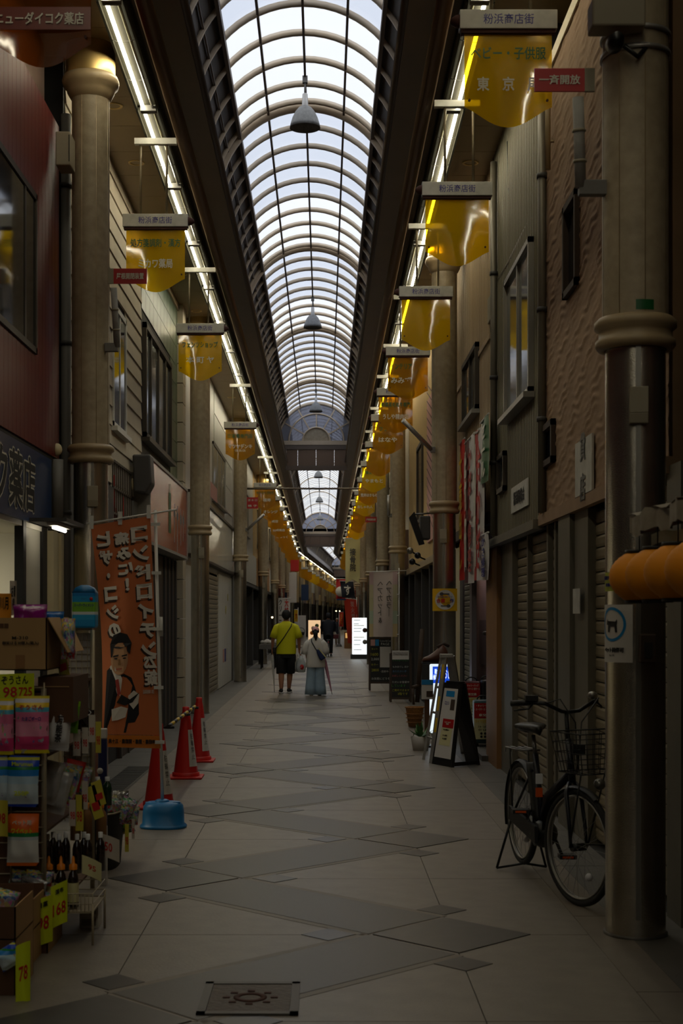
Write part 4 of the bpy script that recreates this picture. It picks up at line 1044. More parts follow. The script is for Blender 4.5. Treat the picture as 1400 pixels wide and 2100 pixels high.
MB().loft([oval(c.x, c.y, z, rx, ry) for z, rx, ry in ((0, .175, .15), (.012, .178, .153), (.022, .172, .147), (.03, .158, .135), (.12, .155, .132), (.165, .148, .125), (.19, .125, .105), (.195, .08, .07))]).build('tank', 'plastic_blue', bs)
MB().lathe(c+Vector((-.01, 0, .185)), [(.055, 0), (.055, .018), (.04, .026), (.0, .026)], 20).build('pole_socket', 'plastic_blue', bs)
MB().lathe(c+Vector((-.105, -.02, .175)), [(.03, 0), (.03, .018), (.0, .02)], 16).build('filler_cap', 'plastic_blue', bs)
MB().box(c+Vector((.075, -.05, .186)), c+Vector((.13, -.02, .196))).build('drain_lug', 'plastic_blue', bs)
bn = thing('orange_banner', 'tall orange supplement banner seen from its back on a white pole', 'banner', (P0.x, 10.8, .2))
top = at(318, 1046, 10.8); MB().cyl(Vector((P0.x, 10.8, .19)), top, .0125, n=10).build('pole', 'banner_pole', bn)
MB().cyl(at(329, 1265, 10.8), at(330, 1305, 10.8), .017, n=10).build('pole_clamp', 'banner_pole', bn)
cr0 = at(177, 1074, 10.78); cr1 = at(362, 1045, 10.78); MB().cyl(cr0, cr1, .007, n=8).build('cross_rod', 'banner_pole', bn)
def flag_pt(u, v):
    """u across 0..1, v down 0..1 of the orange cloth, as photographed, sagging"""
    xl = 186+(209-186)*v+8*math.sin(v*PI)*1.2; xr = 308+(328-308)*v; yt = 1078-20*u; yb = 1506+2*u
    x = xl+(xr-xl)*u; y = yt+(yb-yt)*v
    d = 10.78+.03*math.sin(u*5+v*4)-.02*math.sin(v*7)*(1-u)
    return at(x, y, d)
cl = MB().surf(lambda u, v: flag_pt(u, v), 16, 24).build('cloth', 'banner_orange', bn)
ft = MB().surf(lambda u, v: flag_pt(u, 1.002+.058*v), 12, 2).build('foot_strip', 'banner_foot', bn)
for u, v in ((0.02, -.015), (.5, -.012), (.98, -.02)):
    p = flag_pt(u, v); MB().box(p+Vector((-.015, -.012, -.05)), p+Vector((.015, .0, .05))).build('loop', 'banner_pole', bn)
for y in (1075, 1175, 1290, 1410, 1522):
    p = at(322+(y-1046)*.02, y, 10.77); MB().box(p+Vector((-.05, -.012, -.012)), p+Vector((.02, .012, .012))).build('loop', 'banner_pole', bn)
def on_flag(V, P, c_uv, wu, hv, m, parent, mirror=True, off=.004, name='lettering', du=0, dv=0):
    x0 = min(p.x for p in V); x1 = max(p.x for p in V); y0 = min(p.y for p in V); y1 = max(p.y for p in V)
    Q = []
    for p in V:
        a = (p.x-(x0+x1)/2)/(x1-x0)*wu; e = (p.y-(y0+y1)/2)/(y1-y0)*hv
        if mirror: a = -a
        q = flag_pt(c_uv[0]+a+du, c_uv[1]-e+dv); Q.append(q+Vector((0, -off-.0004*p.z, 0)))
    b_ = MB(); b_.add(Q, P); return b_.build(name, m, parent)
for s_, cu, cv_, wu, hv in (('コンドロイチン', .80, .34, .30, .62), ('痛みに！', .50, .19, .27, .29), ('ヒザ・コシの', .19, .29, .24, .52)):
    s_ = s_.replace('ー', '｜'); n = len(s_)
    for i, ch in enumerate(s_):
        V, P = text_mesh(ch, .055); h1 = hv/n; v0 = cv_-hv/2+h1*(i+.5)
        aspect = .78
        for m, off, du, dv in (('print_shadow', .003, -.022, .010), ('print_white', .006, 0, 0)):
            w1 = wu*(.95 if ch not in '！・' else .25); on_flag(V, P, (cu+.012*i, v0), w1, h1*(.80 if ch not in '・' else .3), m, cl, off=off, du=du, dv=dv)
for ch, v0, wu, hv in (('ZS', .665, .24, .055), ('錠', .735, .24, .075)):
    V, P = text_mesh(ch, .05)
    for m, off, du, dv in (('print_shadow', .003, -.022, .008), ('print_white', .006, 0, 0)): on_flag(V, P, (.885, v0), wu, hv, m, cl, off=off, du=du, dv=dv)
V, P = text_mesh('［第３類医薬品］', .01); on_flag(V, P, (.83, .80), .2, .018, 'print_white', cl)
V, P = text_mesh('神経痛・腰痛・関節痛・五十肩', .03); on_flag(V, P, (.52, 1.03), .8, .022, 'ink_black', ft, off=.006)
# the printed man in a dark suit: flat shapes on the cloth
def fshape(pts, m, off, nm): 
    b_ = MB(); b_.poly([flag_pt((x-(186+23*((y-1078)/428)))/(308+20*((y-1078)/428)-(186+23*((y-1078)/428))), (y-1070)/434)+Vector((0, -off, 0)) for x, y in pts]); return b_.build(nm, m, cl)
def ell(cx, cy, rx, ry, n=18): return [(cx+rx*math.cos(2*PI*i/n), cy+ry*math.sin(2*PI*i/n)) for i in range(n)]
fshape([(212, 1372), (222, 1362), (236, 1384), (250, 1380), (266, 1388), (274, 1408), (283, 1440), (284, 1462), (276, 1478), (262, 1480), (258, 1500), (212, 1500)], 'suit', .004, 'printed_suit')
fshape([(218, 1365), (228, 1352), (246, 1390), (243, 1425), (236, 1420)], 'print_white', .006, 'printed_shirt')
fshape([(231, 1392), (238, 1390), (244, 1420), (238, 1426), (234, 1410)], 'tie_red', .008, 'printed_tie')
fshape(ell(239, 1349, 19, 33), 'suit_skin', .008, 'printed_face')
fshape([(220, 1345), (218, 1318), (225, 1300), (240, 1295), (256, 1300), (266, 1318), (262, 1340), (256, 1334), (255, 1324), (240, 1328), (226, 1326), (223, 1345)], 'suit', .010, 'printed_hair')
for x in (231, 250): fshape([(x-6, 1342), (x+6, 1340), (x+6, 1343), (x-6, 1345)], 'suit', .010, 'printed_brow'); fshape(ell(x, 1348, 4, 1.6, 10), 'suit', .010, 'printed_eye')
fshape([(232, 1369), (245, 1368), (245, 1370), (232, 1371)], 'tie_red', .010, 'printed_mouth')
fshape([(237, 1350), (241, 1350), (243, 1362), (236, 1362)], 'pilaster_tan', .010, 'printed_nose')
fshape([(226, 1452), (246, 1446), (260, 1450), (256, 1468), (240, 1474), (228, 1476)], 'print_white', .010, 'printed_glove')
fshape([(260, 1425), (272, 1414), (284, 1422), (282, 1440), (272, 1452), (262, 1440)], 'print_white', .010, 'printed_glove')
fshape([(236, 1438), (246, 1422), (264, 1432), (284, 1418), (270, 1438), (254, 1444)], 'black', .012, 'printed_book')

def cone(x, ybase, rz, label):
    d = 4667.0/(ybase-VY-12); X = (x-VX)/F*d
    t = thing('traffic_cone', label, 'traffic cone', (X, d, 0), rz, 'red traffic cones joined by a bar'); o = Vector((X, d, 0))
    MB().box(o+Vector((-.17, -.17, 0)), o+Vector((.17, .17, .022))).build('foot', 'cone_red', t, bevel=.008)
    MB().lathe(o, [(.135, .022), (.135, .055), (.122, .06)], 24).build('skirt', 'cone_red', t)
    MB().lathe(o, [(.120, .058), (.044, .62), (.040, .64), (.034, .66), (.034, .70), (.026, .705), (.026, .68)], 24).build('body', 'cone_red', t)
    b_ = MB(); 
    def lp(u, v):
        z = .12+.36*v; r = .120-(.076)*(z-.058)/.562+.002; a = -1.15+u*1.0
        return o+Vector((math.cos(a)*r, math.sin(a)*r, z))
    b_.surf(lp, 8, 6); st = b_.build('white_sleeve_label', 'white_paint', t)
    V, P = text_mesh('駐\n輪\n禁\n止', .0, line=1.1); x0 = min(p.x for p in V); x1 = max(p.x for p in V); y0 = min(p.y for p in V); y1 = max(p.y for p in V)
    b_ = MB(); b_.add([lp(.28+.44*(p.x-x0)/(x1-x0), .2+.7*(p.y-y0)/(y1-y0))*1.0+(lp(.5, .5)-o-Vector((0, 0, .3))).normalized()*.002 for p in V], P); b_.build('lettering', 'ink_black', st)
    return t
cone(326, 1668, 0, 'red traffic cone directly behind the blue water base')
cone(381, 1607, 0, 'red traffic cone in the middle of the three')
cone(408, 1573, 0, 'red traffic cone furthest from the blue water base')
br = thing('cone_bar', 'yellow and black striped bar resting across the cone tops', 'barrier bar', at(372, 1468, 13.9))
a = at(345, 1490, 11.9); e = at(399, 1449, 15.0); v = e-a
for i in range(12): MB().cyl(a+v*(i/12), a+v*((i+1)/12), .017, n=10).build('stripe', 'bar_yellow' if i % 2 else 'black', br)
for q in (.02, .60, .985):
    p = a+v*q; MB().lathe(p-Vector((0, 0, .02)), [(.035, 0), (.046, 0), (.046, .02), (.035, .02)], 16).build('hoop', 'black', br)
gr_ = thing('drain_grating', 'dark slotted drain grating in the paving behind the cones', 'drain grating', at(275, 1590, 14.3))
p = Vector((-2.0, 13.4, 0))
MB().box((-2.10, 12.9, -.01), (-1.82, 15.2, .004)).build('frame', 'steel_seam', gr_)
for i in range(22): MB().box((-2.08, 12.95+.1*i, .004), (-1.84, 13.0+.1*i, .009)).build('bar', 'grey_dark', gr_)

# ------------------------------------------------------------------ drugstore street display
mat('cardboard', (176, 140, 92), .8, var=.08, vscale=5)
mat('cardboard_dark', (92, 62, 40), .85, var=.1)
mat('card_yellow', (206, 220, 20), .6, emit=0)
mat('tag_yellow', (196, 184, 60), .6); mat('tag_white', (196, 186, 172), .6)
mat('wire', (176, 164, 140), .45, metal=.4)
mat('navy', (20, 26, 76), .5)
mat('bottle_dark', (36, 22, 16), .12, spec=.7); mat('bottle_cap', (222, 222, 226), .4); mat('cap_orange', (224, 130, 20), .4); mat('label_cream', (206, 200, 150), .6)
mat('film_clear', (190, 190, 190), .15, spec=.8, var=.3, vscale=14); mat('foil', (190, 190, 196), .15, metal=.8, var=.3, vscale=20, bump=.6, bscale=25)
mat('film_purple', (150, 24, 140), .15, var=.5, vscale=12, bump=.5, bscale=18, spec=.8); mat('film_blue', (30, 110, 190), .15, var=.4, vscale=12, bump=.4, bscale=20, spec=.8)
mat('tray_white', (196, 192, 186), .6)
print_mat('pk_pink', [(0, (230, 214, 20)), (.06, (228, 70, 130)), (.30, (236, 150, 180)), (.55, (226, 120, 160)), (.72, (90, 180, 210)), (.80, (240, 200, 40)), (.88, (220, 220, 230)), (.95, (232, 210, 20))], .36, 9)
print_mat('pk_blue', [(0, (20, 60, 170)), (.06, (200, 216, 226)), (.45, (180, 210, 230)), (.60, (40, 130, 210)), (.72, (30, 130, 60)), (.78, (20, 70, 190)), (.90, (200, 200, 40)), (.96, (16, 60, 180))], .30, 8)
print_mat('pk_orange', [(0, (230, 110, 20)), (.06, (214, 214, 210)), (.50, (190, 200, 206)), (.56, (30, 130, 70)), (.64, (232, 104, 20))], .22, 8)
print_mat('pk_white', [(0, (206, 206, 206)), (.10, (220, 220, 220)), (.9, (170, 50, 60))], .16, 10)
print_mat('pk_green', [(0, (110, 180, 20)), (.8, (150, 210, 30))], .15, 6)
print_mat('pk_diaper', [(0, (24, 150, 214)), (.22, (40, 170, 226)), (.36, (226, 236, 240)), (.44, (130, 196, 60)), (.70, (30, 156, 220)), (.86, (20, 130, 206))], .12, 9)
print_mat('pk_mixed', [(0, (180, 40, 50)), (.3, (210, 210, 210)), (.5, (50, 90, 160)), (.7, (220, 190, 60))], .55, 9)
print_mat('pk_mixed2', [(0, (60, 120, 60)), (.3, (210, 60, 80)), (.6, (220, 220, 230)), (.8, (60, 150, 70))], .55, 9)
def pack(name, label, c, w_, h, t_, m, rz=0.0, tilt=0.0, cat='package', group=None, crimp=True, lines=(), lm='ink_black', hang=True):
    """soft pouch: bulging body, flat crimped ends; c = middle"""
    o = thing(name, label, cat, c, rz, group); c = Vector(c)
    R = Matrix.Translation(c) @ Matrix.Rotation(rz, 4, 'Z') @ Matrix.Rotation(tilt, 4, 'Y')
    rnd = random.Random(hash(label) % 999)
    ph = rnd.random()*6
    def f_(sg):
        def g(u, v):
            x = (u-.5)*w_; z = (v-.5)*h
            e = min(1, min(u, 1-u)*5)*min(1, max(0, (min(v, 1-v)-.06))*5); bul = t_/2*math.sin(PI*min(1, e)/2)
            bul += .004*math.sin(9*u+ph+7*v)*e
            pin = 1-.05*math.sin(PI*v)
            return R @ Vector((x*pin, sg*bul, z))
        return g
    b_ = MB(); b_.surf(f_(-1), 10, 14); b_.surf(f_(1), 10, 14); b_.build('pouch', m, o)
    for i, (s_, zz, ww, hh, mm) in enumerate(lines):
        V, P = text_mesh(s_, .03); x0 = min(p.x for p in V); x1 = max(p.x for p in V); y0 = min(p.y for p in V); y1 = max(p.y for p in V)
        b2 = MB(); b2.add([R @ Vector(((p.x-(x0+x1)/2)/(x1-x0)*ww, -t_/2-.006-.0004*p.z, zz+(p.y-(y0+y1)/2)/(y1-y0)*hh)) for p in V], P); b2.build('lettering', mm, o)
    return o
def card(label, x0, y0, x1, y1, d, m, lines=(), skew=0.0, group=None, name='price_card', cat='price card'):
    """stiff paper card; corners from the photo; skew: right edge lowered in pixels; bent along its middle"""
    t = thing(name, label, cat, at((x0+x1)/2, y1, d), group=group)
    rot = .35
    def pt(u, v, off=0):
        x = x0+(x1-x0)*u; y = y0+(y1-y0)*v-skew*(u-.5); return at(x, y, d)+Vector((0, .015*math.sin(PI*u)-off, 0))
    b_ = MB(); b_.surf(lambda u, v: pt(u, v), 4, 4); b_.surf(lambda u, v: pt(u, v, -.002), 4, 4); o = b_.build('paper', m, t)
    for s_, cu, cv_, wu, hv, mm in lines:
        V, P = text_mesh(s_, .02); a0 = min(p.x for p in V); a1 = max(p.x for p in V); b0 = min(p.y for p in V); b1 = max(p.y for p in V)
        b2 = MB(); b2.add([pt(cu+(p.x-(a0+a1)/2)/(a1-a0)*wu, cv_-(p.y-(b0+b1)/2)/(b1-b0)*hv, .003+.0004*p.z) for p in V], P); b2.build('lettering', mm, t)
    return t
# rack: posts, wire mesh end panel, shelves
rk = thing('display_rack', 'wire mesh display rack of the drugstore set out on the paving', 'display rack', (-1.75, 8.0, 0))
RX0, RX1, RY0, RY1 = -2.22, -1.36, 6.9, 8.35
for x, y in ((RX1, RY0), (RX1, RY1), (RX0, RY0), (RX0, RY1)): MB().cyl((x, y, 0), (x, y, 1.52 if y > 8 else 1.25), .014, n=8).build('post', 'wire', rk)
for z in (.12, .55, .92, 1.24): MB().box((RX0, RY0, z-.012), (RX1, RY1, z)).build('shelf', 'cardboard_dark', rk)
MB().cyl((RX0-.1, RY1, 1.53), (RX1, RY1, 1.53), .013, n=8).build('top_rail', 'wire', rk)
pn_ = MB().box((RX1-.16, RY1+.004, .45), (RX1+.0, RY1+.010, 1.50)).build('back_panel', 'tray_white', rk)
mesh_w = MB()
for i in range(6): mesh_w.cyl((RX1-.16+.033*i, RY1-.004, .4), (RX1-.16+.033*i, RY1-.004, 1.5), .0028, n=5)
for j in range(28): mesh_w.cyl((RX1-.17, RY1-.004, .42+.04*j), (RX1+.005, RY1-.004, .42+.04*j), .0028, n=5)
mesh_w.build('mesh_panel', 'wire', rk)
# front grid holding the pouches
gx0, gx1, gy = at(0, 0, 6.9).x-.3, at(92, 0, 6.9).x, 6.88
for z in [.28+.075*i for i in range(14)]: MB().cyl((gx0, gy, z), (gx1, gy, z), .0035, n=5).build('grid_wire', 'wire', rk)
for x in (gx1, gx1-.16, gx1-.32): MB().cyl((x, gy, .25), (x, gy, 1.28), .0045, n=5).build('grid_wire', 'wire', rk)
MB().box((gx0, gy+.02, .25), (gx1-.01, gy+.05, 1.26)).build('backing_board', 'cardboard_dark', rk)
np_ = thing('navy_post', 'navy and white padded post at the end of the drugstore rack', 'post', (at(212, 0, 8.5).x, 8.5, 0)); px = at(212, 1500, 8.5)
MB().box((px.x-.025, 8.45, .35), (px.x+.025, 8.5, px.z-.04)).build('padding', 'navy', np_, bevel=.006); MB().box((px.x-.025, 8.45, px.z-.04), (px.x+.025, 8.5, px.z+.02)).build('cap', 'tray_white', np_, bevel=.006); MB().box((px.x-.025, 8.45, .0), (px.x+.025, 8.5, .35)).build('foot', 'tray_white', np_)
MB().sphere(at(205, 1581, 8.40), .018).build('button', 'tray_white', np_)
# cardboard box on top
cb = thing('cardboard_box', 'open cardboard box printed M-310 on top of the rack', 'cardboard box', at(60, 1375, 6.9))
a = at(-60, 1375, 6.85); e = at(96, 1267, 6.85); bx1 = e.x; D2 = 7.45
MB().box((a.x, 6.85, a.z), (bx1, 6.856, e.z)).build('front', 'cardboard', cb); MB().box((a.x, D2, a.z), (bx1, D2+.006, e.z)).build('back', 'cardboard', cb)
MB().box((bx1-.006, 6.85, a.z), (bx1, D2, e.z)).build('side', 'cardboard', cb); MB().box((a.x, 6.85, a.z), (bx1, D2, a.z+.006)).build('bottom', 'cardboard', cb)
q0 = at(96, 1272, 6.86); MB().prism([Vector((bx1, 6.86, e.z)), Vector((bx1+.09, 6.90, e.z-.17)), Vector((bx1+.09, 7.35, e.z-.17)), Vector((bx1, 7.40, e.z))], (.004, 0, .002)).build('flap', 'cardboard', cb)
text('M-310', 'ink_black', cb, at(41, 1308, 6.845), .078, .016, bold=.02); text('樹炭はる30個入(箱入)', 'ink_black', cb, at(42, 1319, 6.845), .175, .019, bold=.01)
MB().box((at(32, 0, 6.848).x, 6.846, a.z+.01), (at(51, 0, 6.848).x, 6.849, a.z+.075)).build('tape', 'pilaster_tan', cb)
for x in (3, 13): MB().box(at(x, 1283, 6.846)-Vector((.010, .001, .010)), at(x, 1283, 6.846)+Vector((.010, .001, .010))).build('care_mark', 'cardboard_dark', cb)
pack('purple_pack', 'shiny purple film pack in the open cardboard box', at(62, 1262, 7.1), .17, .11, .10, 'film_purple', .3)
pack('blue_pack', 'white and blue film pack in the open cardboard box', at(108, 1268, 7.2), .13, .07, .06, 'film_blue', -.3)
bb = thing('cardboard_box', 'dark brown carton under the M-310 box', 'cardboard box', at(125, 1480, 7.0)); a = at(78, 1482, 6.95); e = at(150, 1388, 6.95)
MB().box((a.x, 6.95, a.z), (e.x, 7.4, e.z)).build('carton', 'cardboard_dark', bb); MB().box((a.x+.02, 6.946, e.z-.05), (e.x-.02, 6.95, e.z-.046)).build('tape', 'cardboard', bb)
pack('snack_bag', 'red and silver packets hanging beside the cardboard box', at(140, 1310, 7.0), .07, .2, .05, 'pk_mixed', .2, group=None)
pk = thing('pad_pack', 'bright blue pack of incontinence pads standing on the rack top', 'package', at(172, 1290, 8.2)); a = at(147, 1288, 8.2); e = at(195, 1212, 8.2)
MB().box((a.x, 8.2, a.z), (e.x, 8.32, e.z)).build('pack_body', 'pk_diaper', pk, bevel=.012)
MB().loft([[Vector((x, y, z)) for x, y in ((a.x+i_, 8.2+i_*.5), (e.x-i_, 8.2+i_*.5), (e.x-i_, 8.32-i_*.5), (a.x+i_, 8.32-i_*.5))] for i_, z in ((.0, e.z-.01), (.02, e.z+.02), (.05, e.z+.035))]).build('pack_top', 'plastic_blue', pk)
text('スーパーウィメント', 'ink_blue', pk, at(172, 1241, 8.19), .115, .02, bold=.04); text('フリー', 'ink_blue', pk, at(172, 1228, 8.19), .03, .010, bold=.02)
MB().lathe(at(187, 1228, 8.195), [(0, 0), (.010, 0), (.010, .003), (0, .003)], 14, Matrix.Rotation(PI/2, 4, 'X')).build('seal', 'ink_red', pk)
card('orange handwritten card standing behind the cardboard box', -8, 1217, 23, 1268, 7.3, mat('card_orange', (226, 150, 30), .6), (('川月', .5, .4, .6, .5, 'ink_black'),))
card('thin grey paper slip standing behind the cardboard box', 20, 1191, 34, 1262, 7.32, 'tag_white', (('お買\n得', .5, .5, .6, .7, 'ink_black'),), skew=0)
card('bright yellow price card with handwritten kana and red figures', -14, 1382, 70, 1434, 6.82, 'card_yellow', (('ぞうさん', .52, .25, .66, .34, 'ink_black'), ('98', .40, .72, .34, .42, 'ink_red'), ('725', .78, .72, .34, .36, 'ink_red')), skew=3)
pack('treat_bag', 'pink and yellow treat bag hanging below the bright price card', at(66, 1486, 6.80), .165, .275, .05, 'pk_pink', .05, lines=(('ぞうさん', .085, .12, .022, 'ink_red'), ('たまごボーロ', .03, .09, .02, 'ink_blue')))
pack('treat_bag', 'pink and yellow treat bag cut by the edge of the picture', at(4, 1490, 6.82), .12, .27, .05, 'pk_pink', -.1)
pack('tea_bag', 'silver white tea bag with brushed black characters', at(122, 1490, 6.98), .115, .235, .06, 'pk_white', .15, tilt=.12, lines=(('万\n能\n茶', -.01, .032, .13, 'ink_black'),))
pack('green_pack', 'lime green carton beside the white tea bag', at(148, 1470, 7.1), .07, .16, .05, 'pk_green', .2, tilt=.1)
pack('brown_pack', 'shiny brown pouch beside the lime green carton', at(174, 1478, 7.4), .10, .11, .05, 'bottle_dark', .3)
pack('sheet_bag', 'blue and white bag of sheets hanging on the wire grid', at(47, 1602, 6.80), .155, .245, .045, 'pk_blue', .0, tilt=.03, lines=(('Maruman', .085, .10, .02, 'card_yellow'), ('250P', -.055, .07, .022, 'card_yellow')))
pack('sheet_bag', 'blue and white bag of sheets half out of the picture', at(0, 1600, 6.83), .12, .24, .045, 'pk_blue', .1)
pack('pet_bag', 'orange and white bag lettered in kana on the wire grid', at(47, 1722, 6.80), .155, .25, .04, 'pk_orange', .0, lines=(('ワイペット', .045, .10, .026, 'card_yellow'), ('ペット用', .085, .09, .022, 'ink_white')))
card('yellow price slip at the edge below the blue sheet bags', -12, 1642, 16, 1716, 6.72, 'tag_yellow', (('98', .5, .5, .6, .3, 'ink_red'),))
tg = 'small hanging price slips on the rack'
for i, (x0, y0, x1, y1, m, sk) in enumerate(((150, 1496, 165, 1550, 'tag_white', 0), (168, 1492, 181, 1545, 'tag_white', 0), (182, 1466, 195, 1522, 'tag_white', 0), (196, 1480, 207, 1544, 'tag_yellow', 0), (118, 1332, 138, 1390, 'tag_yellow', 0),
        (155, 1630, 171, 1704, 'tag_yellow', 0), (142, 1640, 156, 1694, 'tag_white', 0), (168, 1602, 180, 1660, 'tag_white', 0), (180, 1613, 208, 1678, 'tag_yellow', -60), (192, 1602, 212, 1652, 'tag_yellow', -50), (256, 1690, 264, 1747, 'tag_yellow', 0), (270, 1680, 276, 1720, 'tag_white', 0))):
    if abs(sk) > 0 or i == 4:
        t_ = thing('price_slip', 'yellow and red price slip dangling at a slant from the rack', 'price slip', at((x0+x1)/2, y1, 7.3), group='slanting price slips on the rack')
        aa = at(x0+4, y0, 7.2); ee = at(x1-4, y1, 7.2); n = Vector((.024, 0, .010))
        MB().prism([aa-n, aa+n, ee+n, ee-n], (0, .002, 0)).build('paper', m, t_); mid = (aa+ee)/2; MB().prism([mid-n*.7, mid+n*.7, (ee+mid)/2+n*.7, (ee+mid)/2-n*.7], (0, -.002, 0)).build('figures', 'ink_red', t_)
    else:
        t_ = thing('price_slip', 'narrow upright price slip clipped to the rack', 'price slip', at((x0+x1)/2, y1, 7.2), group=tg); d_ = 7.15 if x0 < 200 else 8.6
        aa = at(x0, y1, d_); ee = at(x1, y0, d_); MB().box((aa.x, d_, aa.z), (ee.x, d_+.002, ee.z)).build('paper', m, t_)
        text('98', 'ink_red', t_, ((aa.x+ee.x)/2, d_-.002, aa.z+(ee.z-aa.z)*.4), (ee.x-aa.x)*.7, (ee.z-aa.z)*.3, bold=.02)
for i, (x, y, m, lab) in enumerate(((104, 1605, 'film_clear', 'clear bag of white tubes in the wire basket'), (122, 1625, 'film_clear', 'second clear bag of white tubes leaning in the wire basket'), (140, 1610, 'pk_mixed', 'blue and white capped bottle pouch in the wire basket'), (150, 1590, 'cone_red', 'dark red pouch leaning in the wire basket'), (165, 1600, 'pk_mixed2', 'red pouch with white lettering leaning in the wire basket'))):
    pack('refill_pack', lab, at(x, y, 7.2+.05*i), .10, .22 if i < 3 else .16, .05, m, .15, tilt=.25)
def bottle(label, p, h, r, body, cap, lab=None, group=None, spout=False):
    t = thing('bottle', label, 'bottle', p, group=group); p = Vector(p)
    MB().lathe(p, [(0, 0), (r, .002), (r, h*.62), (r*.8, h*.74), (r*.42, h*.82), (r*.42, h*.86)], 14).build('glass', body, t)
    if spout: MB().lathe(p+Vector((0, 0, h*.84)), [(r*.75, 0), (r*.75, h*.10), (r*.3, h*.14), (r*.25, h*.26), (r*.1, h*.30)], 12).build('cap', cap, t)
    else: MB().lathe(p+Vector((0, 0, h*.85)), [(r*.5, 0), (r*.5, h*.14), (0, h*.15)], 12).build('cap', cap, t)
    if lab: MB().lathe(p, [(r+.001, h*.12), (r+.001, h*.55)], 14).build('paper_label', lab, t)
rnd = random.Random(5)
for i, x in enumerate((97, 109, 121, 135, 158, 172, 180, 206)): 
    d_ = 7.2+.068*(i % 2); p = at(x, 1800, d_); bottle('brown drink bottle with white cap in the lower basket', (p.x, d_, .30), .20, .0235, 'bottle_dark', 'bottle_cap', group='white capped bottles in the lower basket')
for i, x in enumerate((100, 125, 150)):
    d_ = 7.0; p = at(x, 1830, d_); bottle('brown bottle with orange spout and cream label', (p.x, d_, .17), .22, .027, 'bottle_dark', 'cap_orange', 'label_cream', 'orange spouted bottles in the front basket', True)
for i, (x, lab) in enumerate(((155, 'ochre'), (178, 'amber'), (208, 'pale'))):
    p = at(x, 1760, 7.5); bottle('squat %s juice bottle with orange cap behind the spouted bottles' % lab, (p.x, 7.5, .42), .20, .028, 'pilaster_tan', 'cap_orange')
bk = thing('wire_basket', 'low wire basket holding the orange spouted bottles', 'wire basket', at(150, 1850, 7.0)); a = at(88, 1850, 6.95); e = at(192, 1810, 6.95)
for z in (.165, .20, .25): MB().tube([(a.x, 6.92, z), (e.x, 6.92, z), (e.x, 7.3, z), (a.x, 7.3, z)], .003, 5, True).build('rim_wire', 'wire', bk)
for i in range(14): x = a.x+(e.x-a.x)*i/13; MB().cyl((x, 6.92, .16), (x, 6.92, .25), .0022, n=4).build('upright_wire', 'wire', bk)
MB().box((a.x, 6.92, .155), (e.x, 7.3, .162)).build('tray', 'wire', bk)
MB().cyl((e.x, 6.92, 0), (e.x, 6.92, .2), .006, n=6).build('leg', 'wire', bk); MB().cyl((a.x, 6.92, 0), (a.x, 6.92, .2), .006, n=6).build('leg', 'wire', bk)
MB().cyl((e.x, 7.3, 0), (e.x, 7.3, .2), .006, n=6).build('leg', 'wire', bk); MB().cyl((a.x, 7.3, 0), (a.x, 7.3, .2), .006, n=6).build('leg', 'wire', bk)
card('large white tag leaning over the juice bottles', 206, 1716, 245, 1762, 7.3, 'tag_white', (('50', .4, .5, .4, .4, 'ink_red'),), skew=-14)
card('cream price ticket lying over the orange spouted bottles', 168, 1762, 208, 1800, 6.9, 'label_cream', (('95', .5, .5, .4, .3, 'ink_red'),), skew=-18)
a = at(163, 1895, 7.3); e = at(201, 1872, 7.3)
for z, lab in ((0, 'small white carton lying directly on the paving below the basket'), (.061, 'small white carton stacked on another below the basket')):
    wb = thing('white_carton', lab, 'carton', ((a.x+e.x)/2, 7.36, z)); MB().box((a.x, 7.3, z), (e.x, 7.42, z+.06)).build('box', 'tray_white', wb); MB().box((a.x+.01, 7.298, z+.012), (e.x-.01, 7.3, z+.048)).build('print', 'sill_grey', wb)
# front cartons with yellow cards
for i, (x0, x1, y0, y1, d_, lab) in enumerate(((-70, 32, 1860, 2070, 6.0, 'tall cardboard carton standing at the front of the display'), (-20, 58, 1855, 1990, 6.45, 'open cardboard tray carton behind the tall front carton'), (30, 98, 1845, 1960, 6.75, 'cardboard tray carton with sachets below the orange pet bag'))):
    t_ = thing('cardboard_carton', lab, 'cardboard box', at((x0+x1)/2, y1, d_)); a = at(x0, y0, d_); e = at(x1, y0, d_); zt = a.z
    MB().box((a.x, d_, 0), (e.x, d_+.006, zt)).build('front', 'cardboard_dark', t_); MB().box((a.x, d_+.36, 0), (e.x, d_+.366, zt+.03)).build('back', 'cardboard_dark', t_)
    MB().box((e.x-.006, d_, 0), (e.x, d_+.36, zt)).build('side', 'cardboard', t_); MB().box((a.x, d_, 0), (a.x+.006, d_+.36, zt)).build('side', 'cardboard', t_); MB().box((a.x, d_, zt-.14), (e.x, d_+.36, zt-.134)).build('inner_tray', 'cardboard', t_)
for i, (x, y, m, rz) in enumerate(((50, 1800, 'pk_mixed', .2), (68, 1815, 'foil', -.2), (80, 1800, 'pk_mixed', .5), (55, 1835, 'foil', .1), (78, 1838, 'pk_mixed2', -.4))):
    pack('sachet', ('silver foil sachet lying in the cardboard tray' if m == 'foil' else 'red and blue printed sachet lying in the cardboard tray' if m == 'pk_mixed' else 'green and red printed sachet lying in the cardboard tray'), at(x, y, 6.9-.05*(i % 2)), .14, .07, .04, m, rz, tilt=.2, group='sachets in the cardboard tray')
card('lime yellow price card with red figures on the lower carton', 67, 1842, 108, 1938, 6.72, 'card_yellow', (('98', .5, .55, .6, .3, 'ink_red'), ('目薬', .5, .15, .5, .12, 'ink_black')), skew=16)
card('lime yellow price card next to it, showing 168 in red', 104, 1812, 138, 1898, 6.85, 'card_yellow', (('168', .5, .6, .8, .3, 'ink_red'), ('湿布', .5, .18, .5, .12, 'ink_black')), skew=16)
